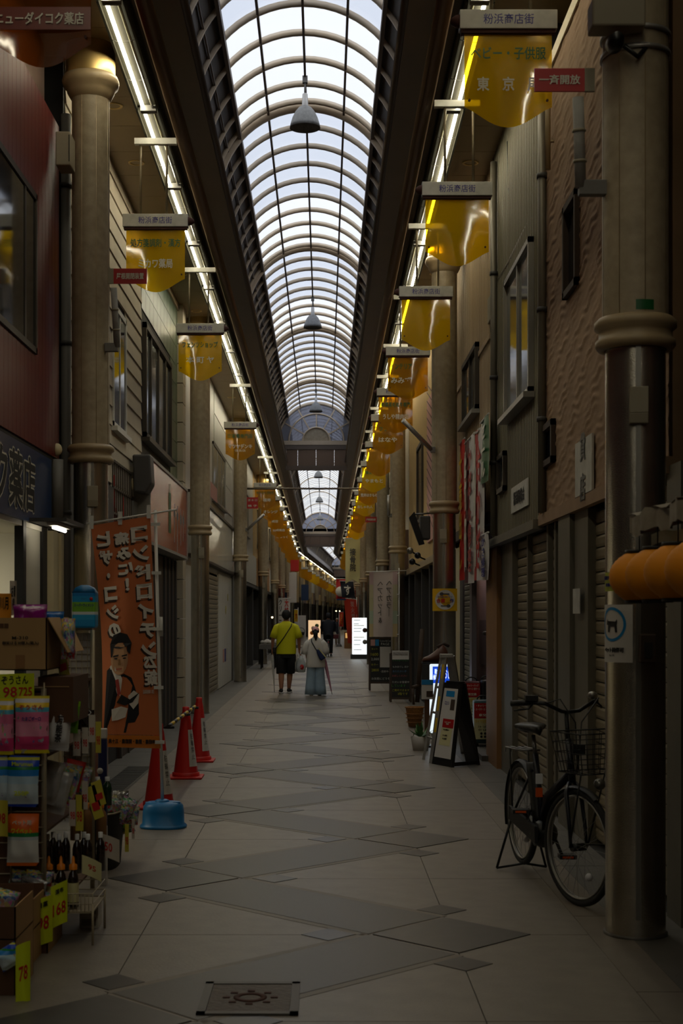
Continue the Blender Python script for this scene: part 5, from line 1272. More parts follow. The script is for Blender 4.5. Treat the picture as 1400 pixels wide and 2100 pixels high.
card('long lime yellow price card hanging lowest on the front carton', 32, 1935, 62, 2058, 5.9, 'card_yellow', (('78', .5, .5, .6, .25, 'ink_red'),), skew=12)
card('upright yellow card clipped between the cartons', 15, 1815, 31, 1890, 6.6, 'tag_yellow', (('9', .5, .5, .4, .2, 'ink_red'),))
pack('mixed_pack', 'white blue carton pack slumped on the tall front carton', at(18, 1962, 5.95), .10, .09, .05, 'pk_blue', .3, tilt=-.5)
pack('mixed_pack', 'dark wrapped pack on the tall front carton', at(2, 1850, 6.2), .14, .12, .06, 'pk_mixed', .3, tilt=.3)
# end basket with snack packs
eb = thing('snack_basket', 'dark basket heaped with snack packs at the end of the rack', 'basket', (-1.36, 9.2, 0)); 
MB().loft([oval(-1.42, 9.15, z, rx, ry, 24, 3) for z, rx, ry in ((.0, .10, .22), (.14, .11, .25), (.34, .13, .30), (.36, .135, .305))]).build('body', 'dark', eb)
MB().tube(oval(-1.42, 9.15, .365, .135, .305, 24, 3), .006, 6, True).build('rim', 'wire', eb)
for i, (x, y, m) in enumerate(((232, 1655, 'pk_mixed2'), (246, 1668, 'pk_mixed'), (262, 1655, 'pk_mixed2'), (252, 1640, 'foil'), (270, 1672, 'pk_mixed'), (240, 1688, 'pk_green'), (258, 1690, 'pk_mixed2'))):
    pack('snack_pack', {'pk_mixed2': 'green and pink snack pack heaped in the end basket', 'pk_mixed': 'red and blue snack pack heaped in the end basket', 'foil': 'silver snack pack heaped in the end basket', 'pk_green': 'lime snack pack heaped in the end basket'}[m], at(x, y, 9.0+.04*i), .10, .12, .04, m, rnd.uniform(-.6, .6), tilt=rnd.uniform(-.5, .5), group='snack packs in the end basket')
for x in (216, 236, 256): p = at(x, 1640, 9.3); bottle('cream jar with white lid at the back of the end basket', (p.x, 9.3, .30), .16, .028, 'label_cream', 'bottle_cap', group='cream jars in the end basket')
for i in range(5): p = at(140+20*i, 1720, 7.9); bottle('dark green bottle standing behind the juice bottles', (p.x, 7.9, .55), .16, .026, mat('bottle_green', (30, 60, 36), .15, spec=.7), 'bottle_cap', group='dark green bottles on the rack')
# ------------------------------------------------------------------ bicycle
mat('tyre', (16, 16, 17), .7); mat('rim_alu', (150, 148, 144), .35, metal=.85); mat('frame_navy', (16, 18, 30), .35, metal=.3); mat('spoke', (150, 150, 150), .35, metal=.9)
mat('reflector', (220, 90, 20), .3); mat('saddle', (18, 17, 17), .45, bump=.1, bscale=60); mat('rack_steel', (110, 108, 106), .35, metal=.8)
def bicycle():
    R = .325; rear = Vector((1.25, 8.98, R+.035)); front = Vector((1.405, 7.86, R))
    t = thing('bicycle', 'black electric city bicycle with wire front basket parked on its stand', 'bicycle', (1.32, 8.4, 0))
    fw_ = (Vector((front.x, front.y, 0))-Vector((rear.x, rear.y, 0))).normalized(); side = Vector((-fw_.y, fw_.x, 0)); up = Vector((0, 0, 1))
    a = math.radians(17); fs = Vector((fw_.x*math.cos(a)-fw_.y*math.sin(a), fw_.x*math.sin(a)+fw_.y*math.cos(a), 0)); ss = Vector((-fs.y, fs.x, 0))
    def wheel(c, dr, sd, nm):
        def P(r, an, o=0): return c+dr*math.cos(an)*r+up*math.sin(an)*r+sd*o
        w_ = MB().tube([P(R-.019, 2*PI*i/40) for i in range(40)], .019, 8, True).build(nm, 'tyre', t)
        b_ = MB()
        for o_ in (-.011, .011): b_.tube([P(R-.042, 2*PI*i/40, o_) for i in range(40)], .006, 6, True)
        b_.tube([P(R-.036, 2*PI*i/40) for i in range(40)], .009, 6, True); b_.build('rim', 'rim_alu', w_)
        b_ = MB()
        for i in range(32):
            an = 2*PI*i/32; o_ = .03 if i % 2 else -.03; b_.cyl(P(.022, an+(.9 if i % 4 < 2 else -.9), o_), P(R-.042, an), .0011, n=4, caps=False)
        b_.build('spokes', 'spoke', w_)
        MB().cyl(c-sd*.045, c+sd*.045, .022 if nm == 'front_wheel' else .03, n=12).build('hub', 'black_metal', w_)
        MB().sphere(P(R*.55, -1.0, 0), (.022, .022, .022), 8, 6).build('spoke_reflector', 'bottle_cap', w_)
        return w_
    wheel(rear, fw_, side, 'rear_wheel'); wheel(front, fs, ss, 'front_wheel')
    bb = rear+fw_*.46+up*(-.06); head_b = front-fw_*.11+up*.36; head_t = head_b+up*.20-fw_*.075; seat_c = bb+up*.22-fw_*.06; seat_t = bb+up*.46-fw_*.17
    MB().tube([head_b+up*.04, bb+up*.24+fw_*.10, bb+up*.06], [.024, .026, .028], 10).build('down_tube', 'frame_navy', t)
    MB().cyl(bb, seat_t, .019, n=10).build('seat_tube', 'frame_navy', t); MB().cyl(head_b-up*.02, head_t+up*.02, .021, n=12).build('head_tube', 'frame_navy', t)
    for s_ in (-1, 1):
        MB().tube([bb+side*.03*s_, rear+side*.055*s_], .010, 8).build('chain_stay', 'frame_navy', t); MB().tube([seat_t-up*.10+side*.02*s_, rear+side*.058*s_], .008, 8).build('seat_stay', 'frame_navy', t)
        f0 = head_b-up*.02; f1 = Vector((front.x, front.y, 0))+up*(R+.30)-fs*.05
        MB().tube([f0+ss*.02*s_, f1+ss*.048*s_, front+up*.10-fs*.01+ss*.052*s_, front+ss*.052*s_], [.014, .014, .011, .009], 8).build('fork_blade', 'frame_navy', t)
        # stand
        MB().tube([rear+side*.07*s_-up*.03, rear+side*.16*s_-fw_*.02-up*(rear.z-.012)], .008, 6).build('stand_leg', 'black_metal', t)
        pr = bb+side*.11*s_+fw_*.12*s_-up*.12*s_
        MB().tube([bb+side*.06*s_, pr-side*.03*s_], .010, 6).build('crank', 'black_metal', t)
        pd = MB().box(pr+Vector((-.05, -.045, -.012)), pr+Vector((.05, .045, .012))).build('pedal', 'black', t); MB().box(pr+Vector((-.035, -.048, -.006)), pr+Vector((.03, -.045, .006))).build('reflector', 'reflector', pd)
    MB().tube([rear+side*.16-fw_*.02-up*(rear.z-.012), rear+fw_*.05-up*(rear.z-.05), rear-side*.16-fw_*.02-up*(rear.z-.012)], .008, 6).build('stand_bar', 'black_metal', t)
    # battery and motor
    m_ = bb+up*.19-fw_*.12
    MB().loft([[c_+fw_*.045*math.cos(q)+side*.04*math.sin(q) for q in [2*PI*i/12 for i in range(12)]] for c_ in (bb+up*.05-fw_*.085, bb+up*.10-fw_*.10, bb+up*.36-fw_*.215, bb+up*.40-fw_*.225)]).build('battery', 'black', t)
    MB().sphere(bb+fw_*.01, (.085, .085, .085), 14, 8).build('motor', 'black_metal', t)
    MB().cyl(bb-side*.055, bb-side*.05, .075, n=24).build('chain_ring', 'black_metal', t)
    MB().prism([bb-side*.062+fw_*.09+up*.055, bb-side*.062+fw_*.10-up*.045, rear-side*.062-up*.04-fw_*.03, rear-side*.062+up*.045-fw_*.03], side*(-.02)).build('chain_case', 'black', t)
    MB().box(m_+Vector((-.02, -.07, .10)), m_+Vector((.02, -.05, .16))).build('white_sticker', 'bottle_cap', t); MB().box(m_+Vector((-.02, -.065, .02)), m_+Vector((.02, -.045, .075))).build('orange_sticker', 'reflector', t)
    # mudguards
    for c_, dr, sd, a0, a1 in ((rear, fw_, side, .2, 3.5), (front, fs, ss, 1.0, 3.0)):
        def g(u, v, c_=c_, dr=dr, sd=sd, a0=a0, a1=a1):
            an = a0+(a1-a0)*u; r = R+.016-.012*(2*v-1)**2; return c_+dr*math.cos(an)*r+up*math.sin(an)*r+sd*(v-.5)*.055
        MB().surf(g, 20, 4).build('mudguard', 'black', t)
    # rear rack
    rk_ = rear+up*(R+.075)
    b_ = MB()
    for o_ in (-.06, -.02, .02, .06): b_.tube([rk_+fw_*.17+side*o_+up*.01, rk_-fw_*.17+side*o_, rk_-fw_*.21+side*o_*.9-up*.03], .0055, 6)
    b_.tube([rk_+fw_*.17-side*.065+up*.01, rk_+fw_*.17+side*.065+up*.01], .006, 6); b_.tube([rk_-fw_*.17-side*.065, rk_-fw_*.17+side*.065], .006, 6); b_.build('rear_rack', 'rack_steel', t)
    for s_ in (-1, 1): MB().tube([rk_-fw_*.08+side*.06*s_, rear+side*.062*s_], .005, 6).build('rack_stay', 'black_metal', t)
    # saddle
    sp = seat_t+up*.11-fw_*.045
    MB().cyl(seat_t-up*.02, sp, .0135, n=10).build('seat_post', 'rack_steel', t)
    rings = []
    for q, wd, hz in ((-.13, .045, .0), (-.12, .085, .025), (-.07, .105, .04), (-.01, .085, .035), (.05, .045, .028), (.11, .028, .02), (.135, .012, .008)):
        rings.append([sp+up*.04+fw_*q+side*math.cos(2*PI*i/14)*wd+up*(math.sin(2*PI*i/14)*(.035 if math.sin(2*PI*i/14) < 0 else .02)+hz*.4) for i in range(14)])
    MB().loft(rings).build('saddle', 'saddle', t)
    # handlebar, stem, grips
    st = head_t+up*.17-fw_*.04
    MB().cyl(head_t, st, .0135, n=10).build('stem', 'black_metal', t)
    pts = [st+fs*.0, st+ss*.06+fs*.04+up*.01, st+ss*.16+fs*.03+up*.055, st+ss*.22-fs*.03+up*.06, st+ss*.29-fs*.12+up*.05]
    ptm = [st+fs*.0, st-ss*.06+fs*.04+up*.01, st-ss*.16+fs*.03+up*.055, st-ss*.22-fs*.03+up*.06, st-ss*.29-fs*.12+up*.05]
    MB().tube(pts[::-1]+ptm[1:], .0115, 8).build('handlebar', 'black_metal', t)
    for L_ in (pts, ptm):
        MB().cyl(L_[3], L_[4], .0175, n=10).build('grip', 'black', t); MB().tube([L_[3]+fs*.02-up*.01, L_[3]+fs*.06-up*.03+(L_[4]-L_[3])*.4, L_[3]+fs*.05-up*.035+(L_[4]-L_[3])*1.1], .006, 6).build('brake_lever', 'black_metal', t)
    MB().sphere(pts[2]+up*.04, (.03, .03, .022), 12, 8).build('bell', 'rim_alu', t); MB().box(ptm[3]+Vector((-.03, -.03, .01)), ptm[3]+Vector((.04, .03, .04))).build('switch', 'black', t)
    for L_, k_ in ((pts, 1), (ptm, -1)): MB().tube([L_[2], L_[2]+fs*.10+up*.03-ss*.03*k_, st+fs*.12-up*.05+ss*.02*k_, head_b+fs*.05+up*.03], .004, 5).build('brake_cable', 'black', t)
    # wire basket
    bc = head_t+fs*.24-up*.03; bw, bd, bh = .17, .125, .11
    bsk = MB()
    for z in (-bh, -bh*.5, 0, bh*.5, bh):
        k_ = 1+.12*(z/bh); bsk.tube([bc+up*z+ss*(sx*bw*k_)+fs*(sy*bd*k_) for sx, sy in ((-1, -1), (1, -1), (1, 1), (-1, 1))], .0045 if abs(z) == bh else .0028, 5, True)
    for i in range(9):
        q = -1+2*i/8
        for sx, sy, dx, dy in ((q, -1, 1, 0), (q, 1, 1, 0), (-1, q, 0, 1), (1, q, 0, 1)): bsk.cyl(bc-up*bh+ss*(sx*bw*.88)+fs*(sy*bd*.88), bc+up*bh+ss*(sx*bw*1.12)+fs*(sy*bd*1.12), .0024, n=4)
    for i in range(7): q = -1+2*i/6; bsk.cyl(bc-up*bh+ss*(q*bw*.88)-fs*bd*.88, bc-up*bh+ss*(q*bw*.88)+fs*bd*.88, .0024, n=4)
    bo = bsk.build('basket', 'black_metal', t)
    MB().box(bc-fs*bd*1.1+Vector((-.035, -.01, -.03)), bc-fs*bd*1.1+Vector((.035, .01, .03))).build('badge', 'black', bo)
    for s_ in (-1, 1): MB().tube([bc-up*bh+ss*.08*s_, front+ss*.06*s_], .005, 6).build('basket_stay', 'black_metal', t)
    hl = bc-up*(bh+.06)+fs*.05
    MB().lathe(hl, [(0, -.03), (.025, -.02), (.032, .03), (0, .035)], 14, Matrix.Rotation(PI/2, 4, 'X') ).build('headlamp', 'rim_alu', t)
bicycle()

# ------------------------------------------------------------------ lanterns and awning
mat('lantern', (232, 146, 4), .7, var=.08, vscale=4)
aw = thing('awning', 'grey weathered vinyl awning edge above the orange lanterns', 'awning', (1.5, 5.2, 2.0))
def awn(u, v):
    y_ = 6.42-3.6*u; return Vector((1.37+.02*math.sin(y_*9)+.012*math.sin(y_*31), y_, 2.045-.085*v+.012*math.sin(y_*14)+.008*math.sin(y_*37+v*3)))
MB().surf(awn, 60, 3).build('valance', 'awning_vinyl', aw)
MB().surf(lambda u, v: Vector((1.37+.46*v, 6.42-3.6*u, 2.05+.10*v+.012*math.sin((6.42-3.6*u)*14)*(1-v))), 40, 4).build('canopy', 'awning_vinyl', aw)
MB().cyl((1.42, 6.42, 1.985), (1.42, 2.8, 1.985), .016, n=8).build('front_bar', 'rust', aw)
MB().surf(lambda u, v: Vector((1.46+.01*math.sin(u*40), 6.35-3.5*u, 1.965-.05*v+.01*math.sin(u*33))), 50, 2).build('rolled_blind', 'label_cream', aw)
for i in range(7):
    d = 6.32-.345*i; p = Vector((1.40, d, 1.775))
    t = thing('paper_lantern', 'orange ribbed paper lantern in the row below the awning', 'lantern', p, group='orange paper lanterns below the awning')
    pr = []
    for j in range(25):
        th = PI*(.16+.68*j/24); r = .132*math.sin(th)**1.15+(.003 if j % 2 else 0); pr.append((r, .105*math.cos(th)/math.cos(PI*.16)))
    MB().lathe(p, pr, 24).build('shade', 'lantern', t)
    for z in (.105, -.117): MB().lathe(p+Vector((0, 0, z)), [(.05, 0), (.064, 0), (.064, .014), (.05, .014)], 20).build('end_ring', 'black', t)
    MB().cyl(p+Vector((0, 0, .115)), p+Vector((0, 0, .2)), .003, n=5).build('hook', 'black', t)
    text('やき\nとり' if i % 2 else 'とり', 'brown_dark', t, p+Vector((-.03, -.132, .0)), .09, .12, bold=.03)

# ------------------------------------------------------------------ notices on the columns
mat('notice_white', (206, 202, 196), .6); mat('notice_blue', (24, 130, 190), .5); mat('notice_lime', (170, 176, 60), .6); mat('notice_yellow', (226, 176, 16), .5)
def on_col(cx, cd, r, ang, z): return Vector((cx+math.sin(ang)*r, cd-math.cos(ang)*r, z))
def col_sheet(t, cx, cd, r, a0, a1, z0, z1, m, nm): return MB().surf(lambda u, v: on_col(cx, cd, r, a0+(a1-a0)*u, z0+(z1-z0)*v), 12, 2).build(nm, m, t)
def col_shape(t, cx, cd, r, ac, zc, pts, m, nm):
    b_ = MB(); b_.poly([on_col(cx, cd, r, ac+x/r, zc+z) for x, z in pts]); return b_.build(nm, m, t)
def col_text(t, cx, cd, r, ac, zc, s_, w_, h, m, bold=.02):
    V, P = text_mesh(s_, bold); x0 = min(p.x for p in V); x1 = max(p.x for p in V); y0 = min(p.y for p in V); y1 = max(p.y for p in V)
    b_ = MB(); b_.add([on_col(cx, cd, r+.0004*p.z, ac+((p.x-(x0+x1)/2)/(x1-x0)*w_)/r, zc+(p.y-(y0+y1)/2)/(y1-y0)*h) for p in V], P); b_.build('lettering', m, t)
z1 = at(0, 1240, 7.05).z; z0 = at(0, 1359, 7.05).z; AC = -1.02
dgn = thing('dog_notice', 'white notice with a blue ring and black dog wrapped on the steel column', 'notice', on_col(CXR, 7.18, .153, AC, z0))
col_sheet(dgn, CXR, 7.18, .152, AC-.75, AC+.72, z0, z1, 'notice_white', 'paper')
cz = z0+(z1-z0)*.66
b_ = MB()
for i in range(36):
    q0, q1 = 2*PI*i/36, 2*PI*(i+1)/36
    b_.poly([on_col(CXR, 7.18, .1535, AC-.05+math.cos(q)*r_/.1535, cz+math.sin(q)*r_) for q, r_ in ((q0, .072), (q1, .072), (q1, .086), (q0, .086))])
b_.build('blue_ring', 'notice_blue', dgn)
dog = [(-.042, .010), (-.034, .030), (-.030, .018), (-.018, .016), (.026, .014), (.036, .026), (.038, .010), (.034, -.004), (.038, -.040), (.024, -.040), (.020, -.012), (-.012, -.012), (-.016, -.040), (-.030, -.040), (-.030, -.004), (-.044, -.002)]
for part_ in (dog,):
    b_ = MB(); bm_ = [(p[0], p[1]) for p in part_]
    b_.poly([on_col(CXR, 7.18, .1545, AC-.05+x/.1545, cz+z) for x, z in bm_]); b_.build('dog_print', 'ink_black', dgn)
col_text(dgn, CXR, 7.18, .1535, AC-.02, z0+.062, 'ペット同伴可', .14, .026, 'ink_black', .03); col_text(dgn, CXR, 7.18, .1535, AC-.05, z0+.035, 'Pets OK', .04, .010, 'ink_black')
lm = thing('lime_notice', 'lime notice about cameras taped on the steel column behind the lantern', 'notice', on_col(CXR, 7.18, .153, AC, at(0, 1210, 7.05).z))
za, zb = at(0, 1212, 7.05).z, at(0, 1173, 7.05).z; col_sheet(lm, CXR, 7.18, .152, AC-.6, AC+.25, za, zb, 'notice_lime', 'paper'); col_text(lm, CXR, 7.18, .154, AC-.2, (za+zb)/2+.02, '防犯カメラ', .10, .02, 'ink_blue'); col_text(lm, CXR, 7.18, .154, AC-.2, (za+zb)/2-.015, '作動中', .06, .018, 'ink_blue')
bx_ = thing('switch_box', 'dark switch box on the steel column below the lanterns', 'switch box', on_col(CXR, 7.18, .16, .1, at(0, 1355, 7).z)); pz = at(0, 1330, 7).z
MB().box((CXR-.02, 6.98, pz-.07), (CXR+.06, 7.05, pz+.07)).build('case', 'brown_dark', bx_, bevel=.006); MB().box((CXR, 6.976, pz-.045), (CXR+.04, 6.982, pz+.03)).build('lid', 'dark', bx_)
gm = thing('green_tape', 'strip of green tape on the column just above its collar', 'tape', on_col(CXR, 7.18, .166, 0, 3.13)); col_sheet(gm, CXR, 7.18, .1665, -.2, .35, 3.115, 3.165, 'ink_green', 'strip')
kn = thing('key_notice', 'square yellow key cutting notice with white disc on a steel column', 'notice', on_col(CXR, 18.6, .155, -.2, at(0, 1253, 18.45).z)); za, zb = at(0, 1253, 18.45).z, at(0, 1207, 18.45).z; zc = (za+zb)/2; AK = -.10
MB().surf(lambda u, v: Vector((CXR-.165+.32*u, 18.43+.03*(2*u-1)**2, za+(zb-za)*v)), 10, 2).build('paper', 'notice_yellow', kn)
def kp(x, z, o_): return Vector((CXR-.005+x, 18.425+.03*(x/.16)**2-o_, zc+z))
MB().poly([kp(.128*math.cos(2*PI*i/32), .128*math.sin(2*PI*i/32), .003) for i in range(32)]).build('white_disc', 'notice_white', kn)
for zz, fl in ((.075, 1), (-.080, -1)):
    b_ = MB(); b_.poly([kp(fl*-.045+.026*math.cos(2*PI*i/16), zz+.022*math.sin(2*PI*i/16), .006) for i in range(16)]); b_.poly([kp(fl*q, zz+w_, .006) for q, w_ in ((-.03, -.007), (.055, -.007), (.055, .007), (-.03, .007))]); b_.build('key_print', 'grey_dark', kn)
for i, (ch, m) in enumerate((('合', 'ink_red'), ('鍵', 'ink_red'), ('製', 'notice_yellow'), ('作', 'ink_blue'))): text(ch, m, kn, kp(-.085+.057*i, -.012, .007), .052, .056, bold=.04)
text('靴修理も承ります', 'ink_blue', kn, kp(0, .036, .007), .19, .024, bold=.01)

# ------------------------------------------------------------------ repair shop things
def aframe():
    d = 15.25; t = thing('a_board', 'black folding pavement board with white poster panel', 'pavement sign', at(932, 1570, d))
    B0 = at(885, 1565, 15.45); B1 = at(926, 1572, 15.05); T0 = at(911, 1399, 15.60); B0.z = B1.z = 0.0; T1 = T0+(B1-B0)*.80
    NQ = (B1-B0).cross(T0-B0).normalized(); NQ = -NQ if NQ.y > 0 else NQ
    def Q(u, v, o_=0): 
        a = B0+(B1-B0)*u; e = T0+(T1-T0)*u; return a+(e-a)*v+NQ*o_
    MB().prism([Q(0, 0), Q(1, 0), Q(1, 1), Q(0, 1)], -NQ*.03).build('front_leaf', 'black', t)
    MB().poly([Q(.08, .09, .004), Q(.92, .09, .004), Q(.92, .93, .004), Q(.08, .93, .004)]).build('poster_panel', 'notice_white', t)
    MB().poly([Q(.25, .83, .006), Q(.75, .83, .006), Q(.75, .90, .006), Q(.25, .90, .006)]).build('poster_blue', 'notice_blue', t)
    MB().poly([Q(.58, .67, .006), Q(.82, .67, .006), Q(.82, .80, .006), Q(.58, .80, .006)]).build('poster_picture', 'brown_dark', t)
    MB().poly([Q(.28, .56, .006), Q(.88, .56, .006), Q(.88, .455, .006), Q(.28, .455, .006)]).build('poster_red', 'placard_red', t)
    MB().poly([Q(.22, .24, .005), Q(.80, .24, .005), Q(.84, .45, .005), Q(.26, .45, .005)]).build('poster_sheet', 'label_cream', t)
    R_ = (B1-B0).normalized(); U_ = (T0-B0).normalized()
    for s_, u, v, w_, m in (('Make your\nluggage new', .38, .75, .10, 'ink_blue'), ('キャリーバッグ\n車交換', .56, .51, .13, 'ink_white'), ('タイヤ交換キット', .54, .43, .13, 'ink_black'), ('1ヶ 1,650円', .5, .36, .09, 'ink_black'), ('4ヶ 6,600円', .5, .32, .09, 'ink_black')): text(s_, m, t, Q(u, v, .008), w_, None, right=R_, up=U_, bold=.01)
    BB0 = B0+Vector((.28, .18, 0)); BB1 = B1+Vector((.28, .18, 0)); BB0 = at(955, 1563, 15.6); BB1 = at(981, 1570, 15.3); BB0.z = BB1.z = 0
    MB().prism([BB0, BB1, T1+Vector((.05, .05, 0)), T0+Vector((.05, .05, 0))], (.02, .02, 0)).build('rear_leaf', 'black', t)
    MB().prism([B1+Vector((0, 0, .01)), BB1+Vector((0, 0, .01)), BB1+Vector((0, 0, .05)), B1+Vector((0, 0, .05))], (0, .02, 0)).build('side_brace', 'black', t)
    MB().prism([Q(.1, .98), Q(.9, .98), Q(.9, 1.02), Q(.1, 1.02)], (.07, .05, 0)).build('hinge_cap', 'black', t)
aframe()
ld = thing('step_ladder', 'aluminium step ladder with yellow warning stripes on one rail', 'step ladder', at(890, 1568, 15.7)); top = at(912, 1345, 15.75)
F0, F1 = at(868, 1560, 15.9), at(885, 1568, 15.5); G0, G1_ = at(950, 1545, 16.6), at(962, 1552, 16.2)
for q in (F0, F1, G0, G1_): q.z = .0
for nm, q, tp, m in (('front_rail', F0, top+Vector((-.03, .12, 0)), 'alu'), ('front_rail', F1, top+Vector((.0, -.02, 0)), 'alu'), ('rear_rail', G0, top+Vector((.05, .12, 0)), 'alu'), ('rear_rail', G1_, top+Vector((.08, .0, 0)), 'alu')):
    v = tp-q; M_ = v.to_track_quat('Z', 'Y').to_matrix().to_4x4(); M_.translation = q; b_ = MB(); b_.box((-.028, -.013, 0), (.028, .013, v.length), M_); r_ = b_.build(nm, m, ld)
    if nm == 'front_rail':
        for f_ in (.35, .55, .85): b_ = MB(); b_.box((-.012, -.0145, v.length*f_-.08), (.012, .0145, v.length*f_+.08), M_); b_.build('warning_stripe', 'bar_yellow', r_)
for f_ in (.22, .46, .70): MB().cyl(F0+(top+Vector((-.03, .12, 0))-F0)*f_, F1+(top+Vector((0, -.02, 0))-F1)*f_, .014, n=8).build('rung', 'alu', ld)
MB().box(top+Vector((-.05, -.05, -.02)), top+Vector((.09, .14, .02))).build('top_cap', 'alu', ld, bevel=.005)
def suitcase(x0, x1, y0, y1, d, m, label):
    a = at(x0, y1, d); e = at(x1, y0, d); a.z = .08; t = thing('suitcase', label, 'suitcase', ((a.x+e.x)/2, d, .06))
    MB().box((a.x, d, a.z+.02), (e.x, d+.22, e.z)).build('shell', m, t, bevel=.025)
    MB().tube([Vector(((a.x+e.x)/2+.07*math.cos(PI-PI*i/8), d+.11, e.z+.05*math.sin(PI*i/8))) for i in range(9)], .008, 6).build('carry_handle', 'black', t)
    for x in (a.x+.05, e.x-.05): MB().cyl((x-.01, d+.1, a.z), (x+.01, d+.1, a.z), .02, n=10).build('wheel', 'black', t)
    return t
mat('case_maroon', (78, 22, 32), .4); mat('case_teal', (60, 90, 96), .4); mat('case_black', (24, 24, 28), .4)
suitcase(950, 986, 1398, 1475, 17.3, 'case_maroon', 'dark maroon suitcase with a red price poster')
suitcase(988, 1012, 1395, 1450, 17.2, 'case_black', 'black suitcase behind the large price poster'); suitcase(972, 1012, 1436, 1518, 16.8, 'case_teal', 'teal suitcase carrying the large price poster')
def case_poster(x0, x1, y0, y1, d, label):
    a = at(x0, y1, d); e = at(x1, y0, d); t = thing('price_poster', label, 'poster', ((a.x+e.x)/2, d, a.z)); H = e.z-a.z; W = e.x-a.x
    MB().box((a.x, d, a.z), (e.x, d+.004, e.z)).build('sheet', 'label_cream', t); MB().box((a.x, d-.003, e.z-H*.42), (e.x, d, e.z)).build('red_field', 'placard_red', t)
    cx = (a.x+e.x)/2
    for s_, f_, w_, h_, m in (('・キャリーバッグ', .93, .8, .07, 'ink_white'), ('・スーツケース・旅行ケース', .83, .95, .07, 'ink_white'), ('車交換', .67, .55, .08, 'ink_white'), ('タイヤ交換キット', .50, .9, .10, 'bar_yellow'), ('1ヶ 1,650円', .35, .6, .07, 'ink_black'), ('4ヶ 6,600円', .26, .6, .07, 'ink_black')): text(s_, m, t, (cx, d-.006, a.z+H*f_), W*w_, H*h_, bold=.02)
    for i in range(4): MB().cyl((a.x+W*(.35+.18*(i % 2)), d-.006, a.z+H*(.07+.09*(i//2))), (a.x+W*(.35+.18*(i % 2)), d-.001, a.z+H*(.07+.09*(i//2))), W*.06, n=12).build('tyre_print', 'ink_black', t)
case_poster(972, 1014, 1442, 1516, 16.75, 'large red and cream wheel repair price poster on the teal suitcase'); case_poster(952, 984, 1401, 1470, 17.25, 'red and cream wheel repair price poster on the maroon suitcase')
# lit blue and white sign box
mat('lit_white', (226, 240, 246), emit=.85); mat('lit_blue', (20, 70, 200), emit=.8)
lb = thing('lit_sign_box', 'lit blue and white repair sign box behind the step ladder', 'lit sign', at(902, 1470, 18.0)); a = at(882, 1468, 18.0); e = at(925, 1362, 18.0)
MB().box((a.x, 18.0, .12), (e.x, 18.14, e.z)).build('case', 'lit_white', lb, bevel=.02); MB().box((a.x+.03, 17.995, e.z-.24), (e.x-.01, 18.0, e.z-.03)).build('blue_field', 'lit_blue', lb)
text('靴\n修理', 'lit_white', lb, (a.x+.07, 17.99, e.z-.13), .07, .14, bold=.03); text('なおし', 'lit_white', lb, (a.x+.19, 17.99, e.z-.12), .13, .13, bold=.02); MB().box((a.x+.03, 17.98, 0), (e.x-.03, 18.16, .12)).build('foot', 'grey_dark', lb)
sh_ = thing('leather_boot', 'large brown leather boot model on top of the sign box', 'boot', at(893, 1362, 17.9)); c = at(893, 1358, 17.95)
MB().loft([[c+Vector((q, 0, 0))+Vector((0, math.cos(2*PI*i/14)*wy, hz/2+math.sin(2*PI*i/14)*hz/2)) for i in range(14)] for q, wy, hz in ((-.17, .02, .03), (-.15, .05, .06), (-.08, .06, .09), (-.02, .06, .13), (.04, .06, .19), (.09, .055, .23), (.14, .06, .16), (.165, .03, .10))]).build('upper', mat('leather', (88, 52, 36), .4), sh_)
MB().box(c+Vector((-.175, -.065, -.02)), c+Vector((.17, .065, .004))).build('sole', 'black', sh_, bevel=.006); MB().tube([c+Vector((.02, 0, .19)), c+Vector((.10, 0, .235)), c+Vector((.17, 0, .20))], .02, 8).build('tongue', 'brown_dark', sh_)
lf = thing('leaflet_stand', 'blue headed leaflet poster on a thin stand beside the ladder', 'poster stand', at(872, 1490, 17.4)); a = at(864, 1434, 17.4); e = at(888, 1394, 17.4)
MB().box((a.x, 17.4, a.z), (e.x, 17.41, e.z)).build('sheet', 'notice_white', lf); MB().box((a.x, 17.395, e.z-.06), (e.x, 17.4, e.z)).build('blue_head', 'notice_blue', lf); MB().box((a.x+.06, 17.395, a.z+.03), (e.x, 17.4, a.z+.10)).build('picture', 'brown_dark', lf)
MB().box((a.x+.04, 17.42, 0), (a.x+.10, 17.45, a.z+.2)).build('stand_board', 'cardboard_dark', lf); MB().box((a.x-.02, 17.35, 0), (e.x, 17.6, .02)).build('foot', 'black_metal', lf)
pt = thing('potted_plant', 'leafy plant in a white pot wrap by the ladder foot', 'potted plant', at(862, 1500, 17.0)); c = Vector((at(862, 1500, 17).x, 17.0, 0))
MB().lathe(c, [(0, 0), (.09, .0), (.12, .16), (.10, .17), (0, .16)], 16).build('pot', 'tray_white', pt)
lfm = MB()
for i in range(26):
    a_ = rnd.random()*2*PI; L_ = .12+.12*rnd.random(); el_ = .2+rnd.random()*.9; dr = Vector((math.cos(a_)*math.cos(el_), math.sin(a_)*math.cos(el_), math.sin(el_))); sd = Vector((-math.sin(a_), math.cos(a_), 0)); b0 = c+Vector((0, 0, .15))
    MB().poly([b0, b0+dr*L_*.5+sd*.025, b0+dr*L_, b0+dr*L_*.5-sd*.025]).build('leaf', 'green_leaf' if 'green_leaf' in MATS else mat('green_leaf', (70, 110, 50), .5), pt)
wbk = thing('wicker_basket', 'small wicker basket on the paving by the shop edge', 'basket', at(850, 1476, 20.5)); c = Vector((at(850, 1476, 20.5).x, 20.5, 0))
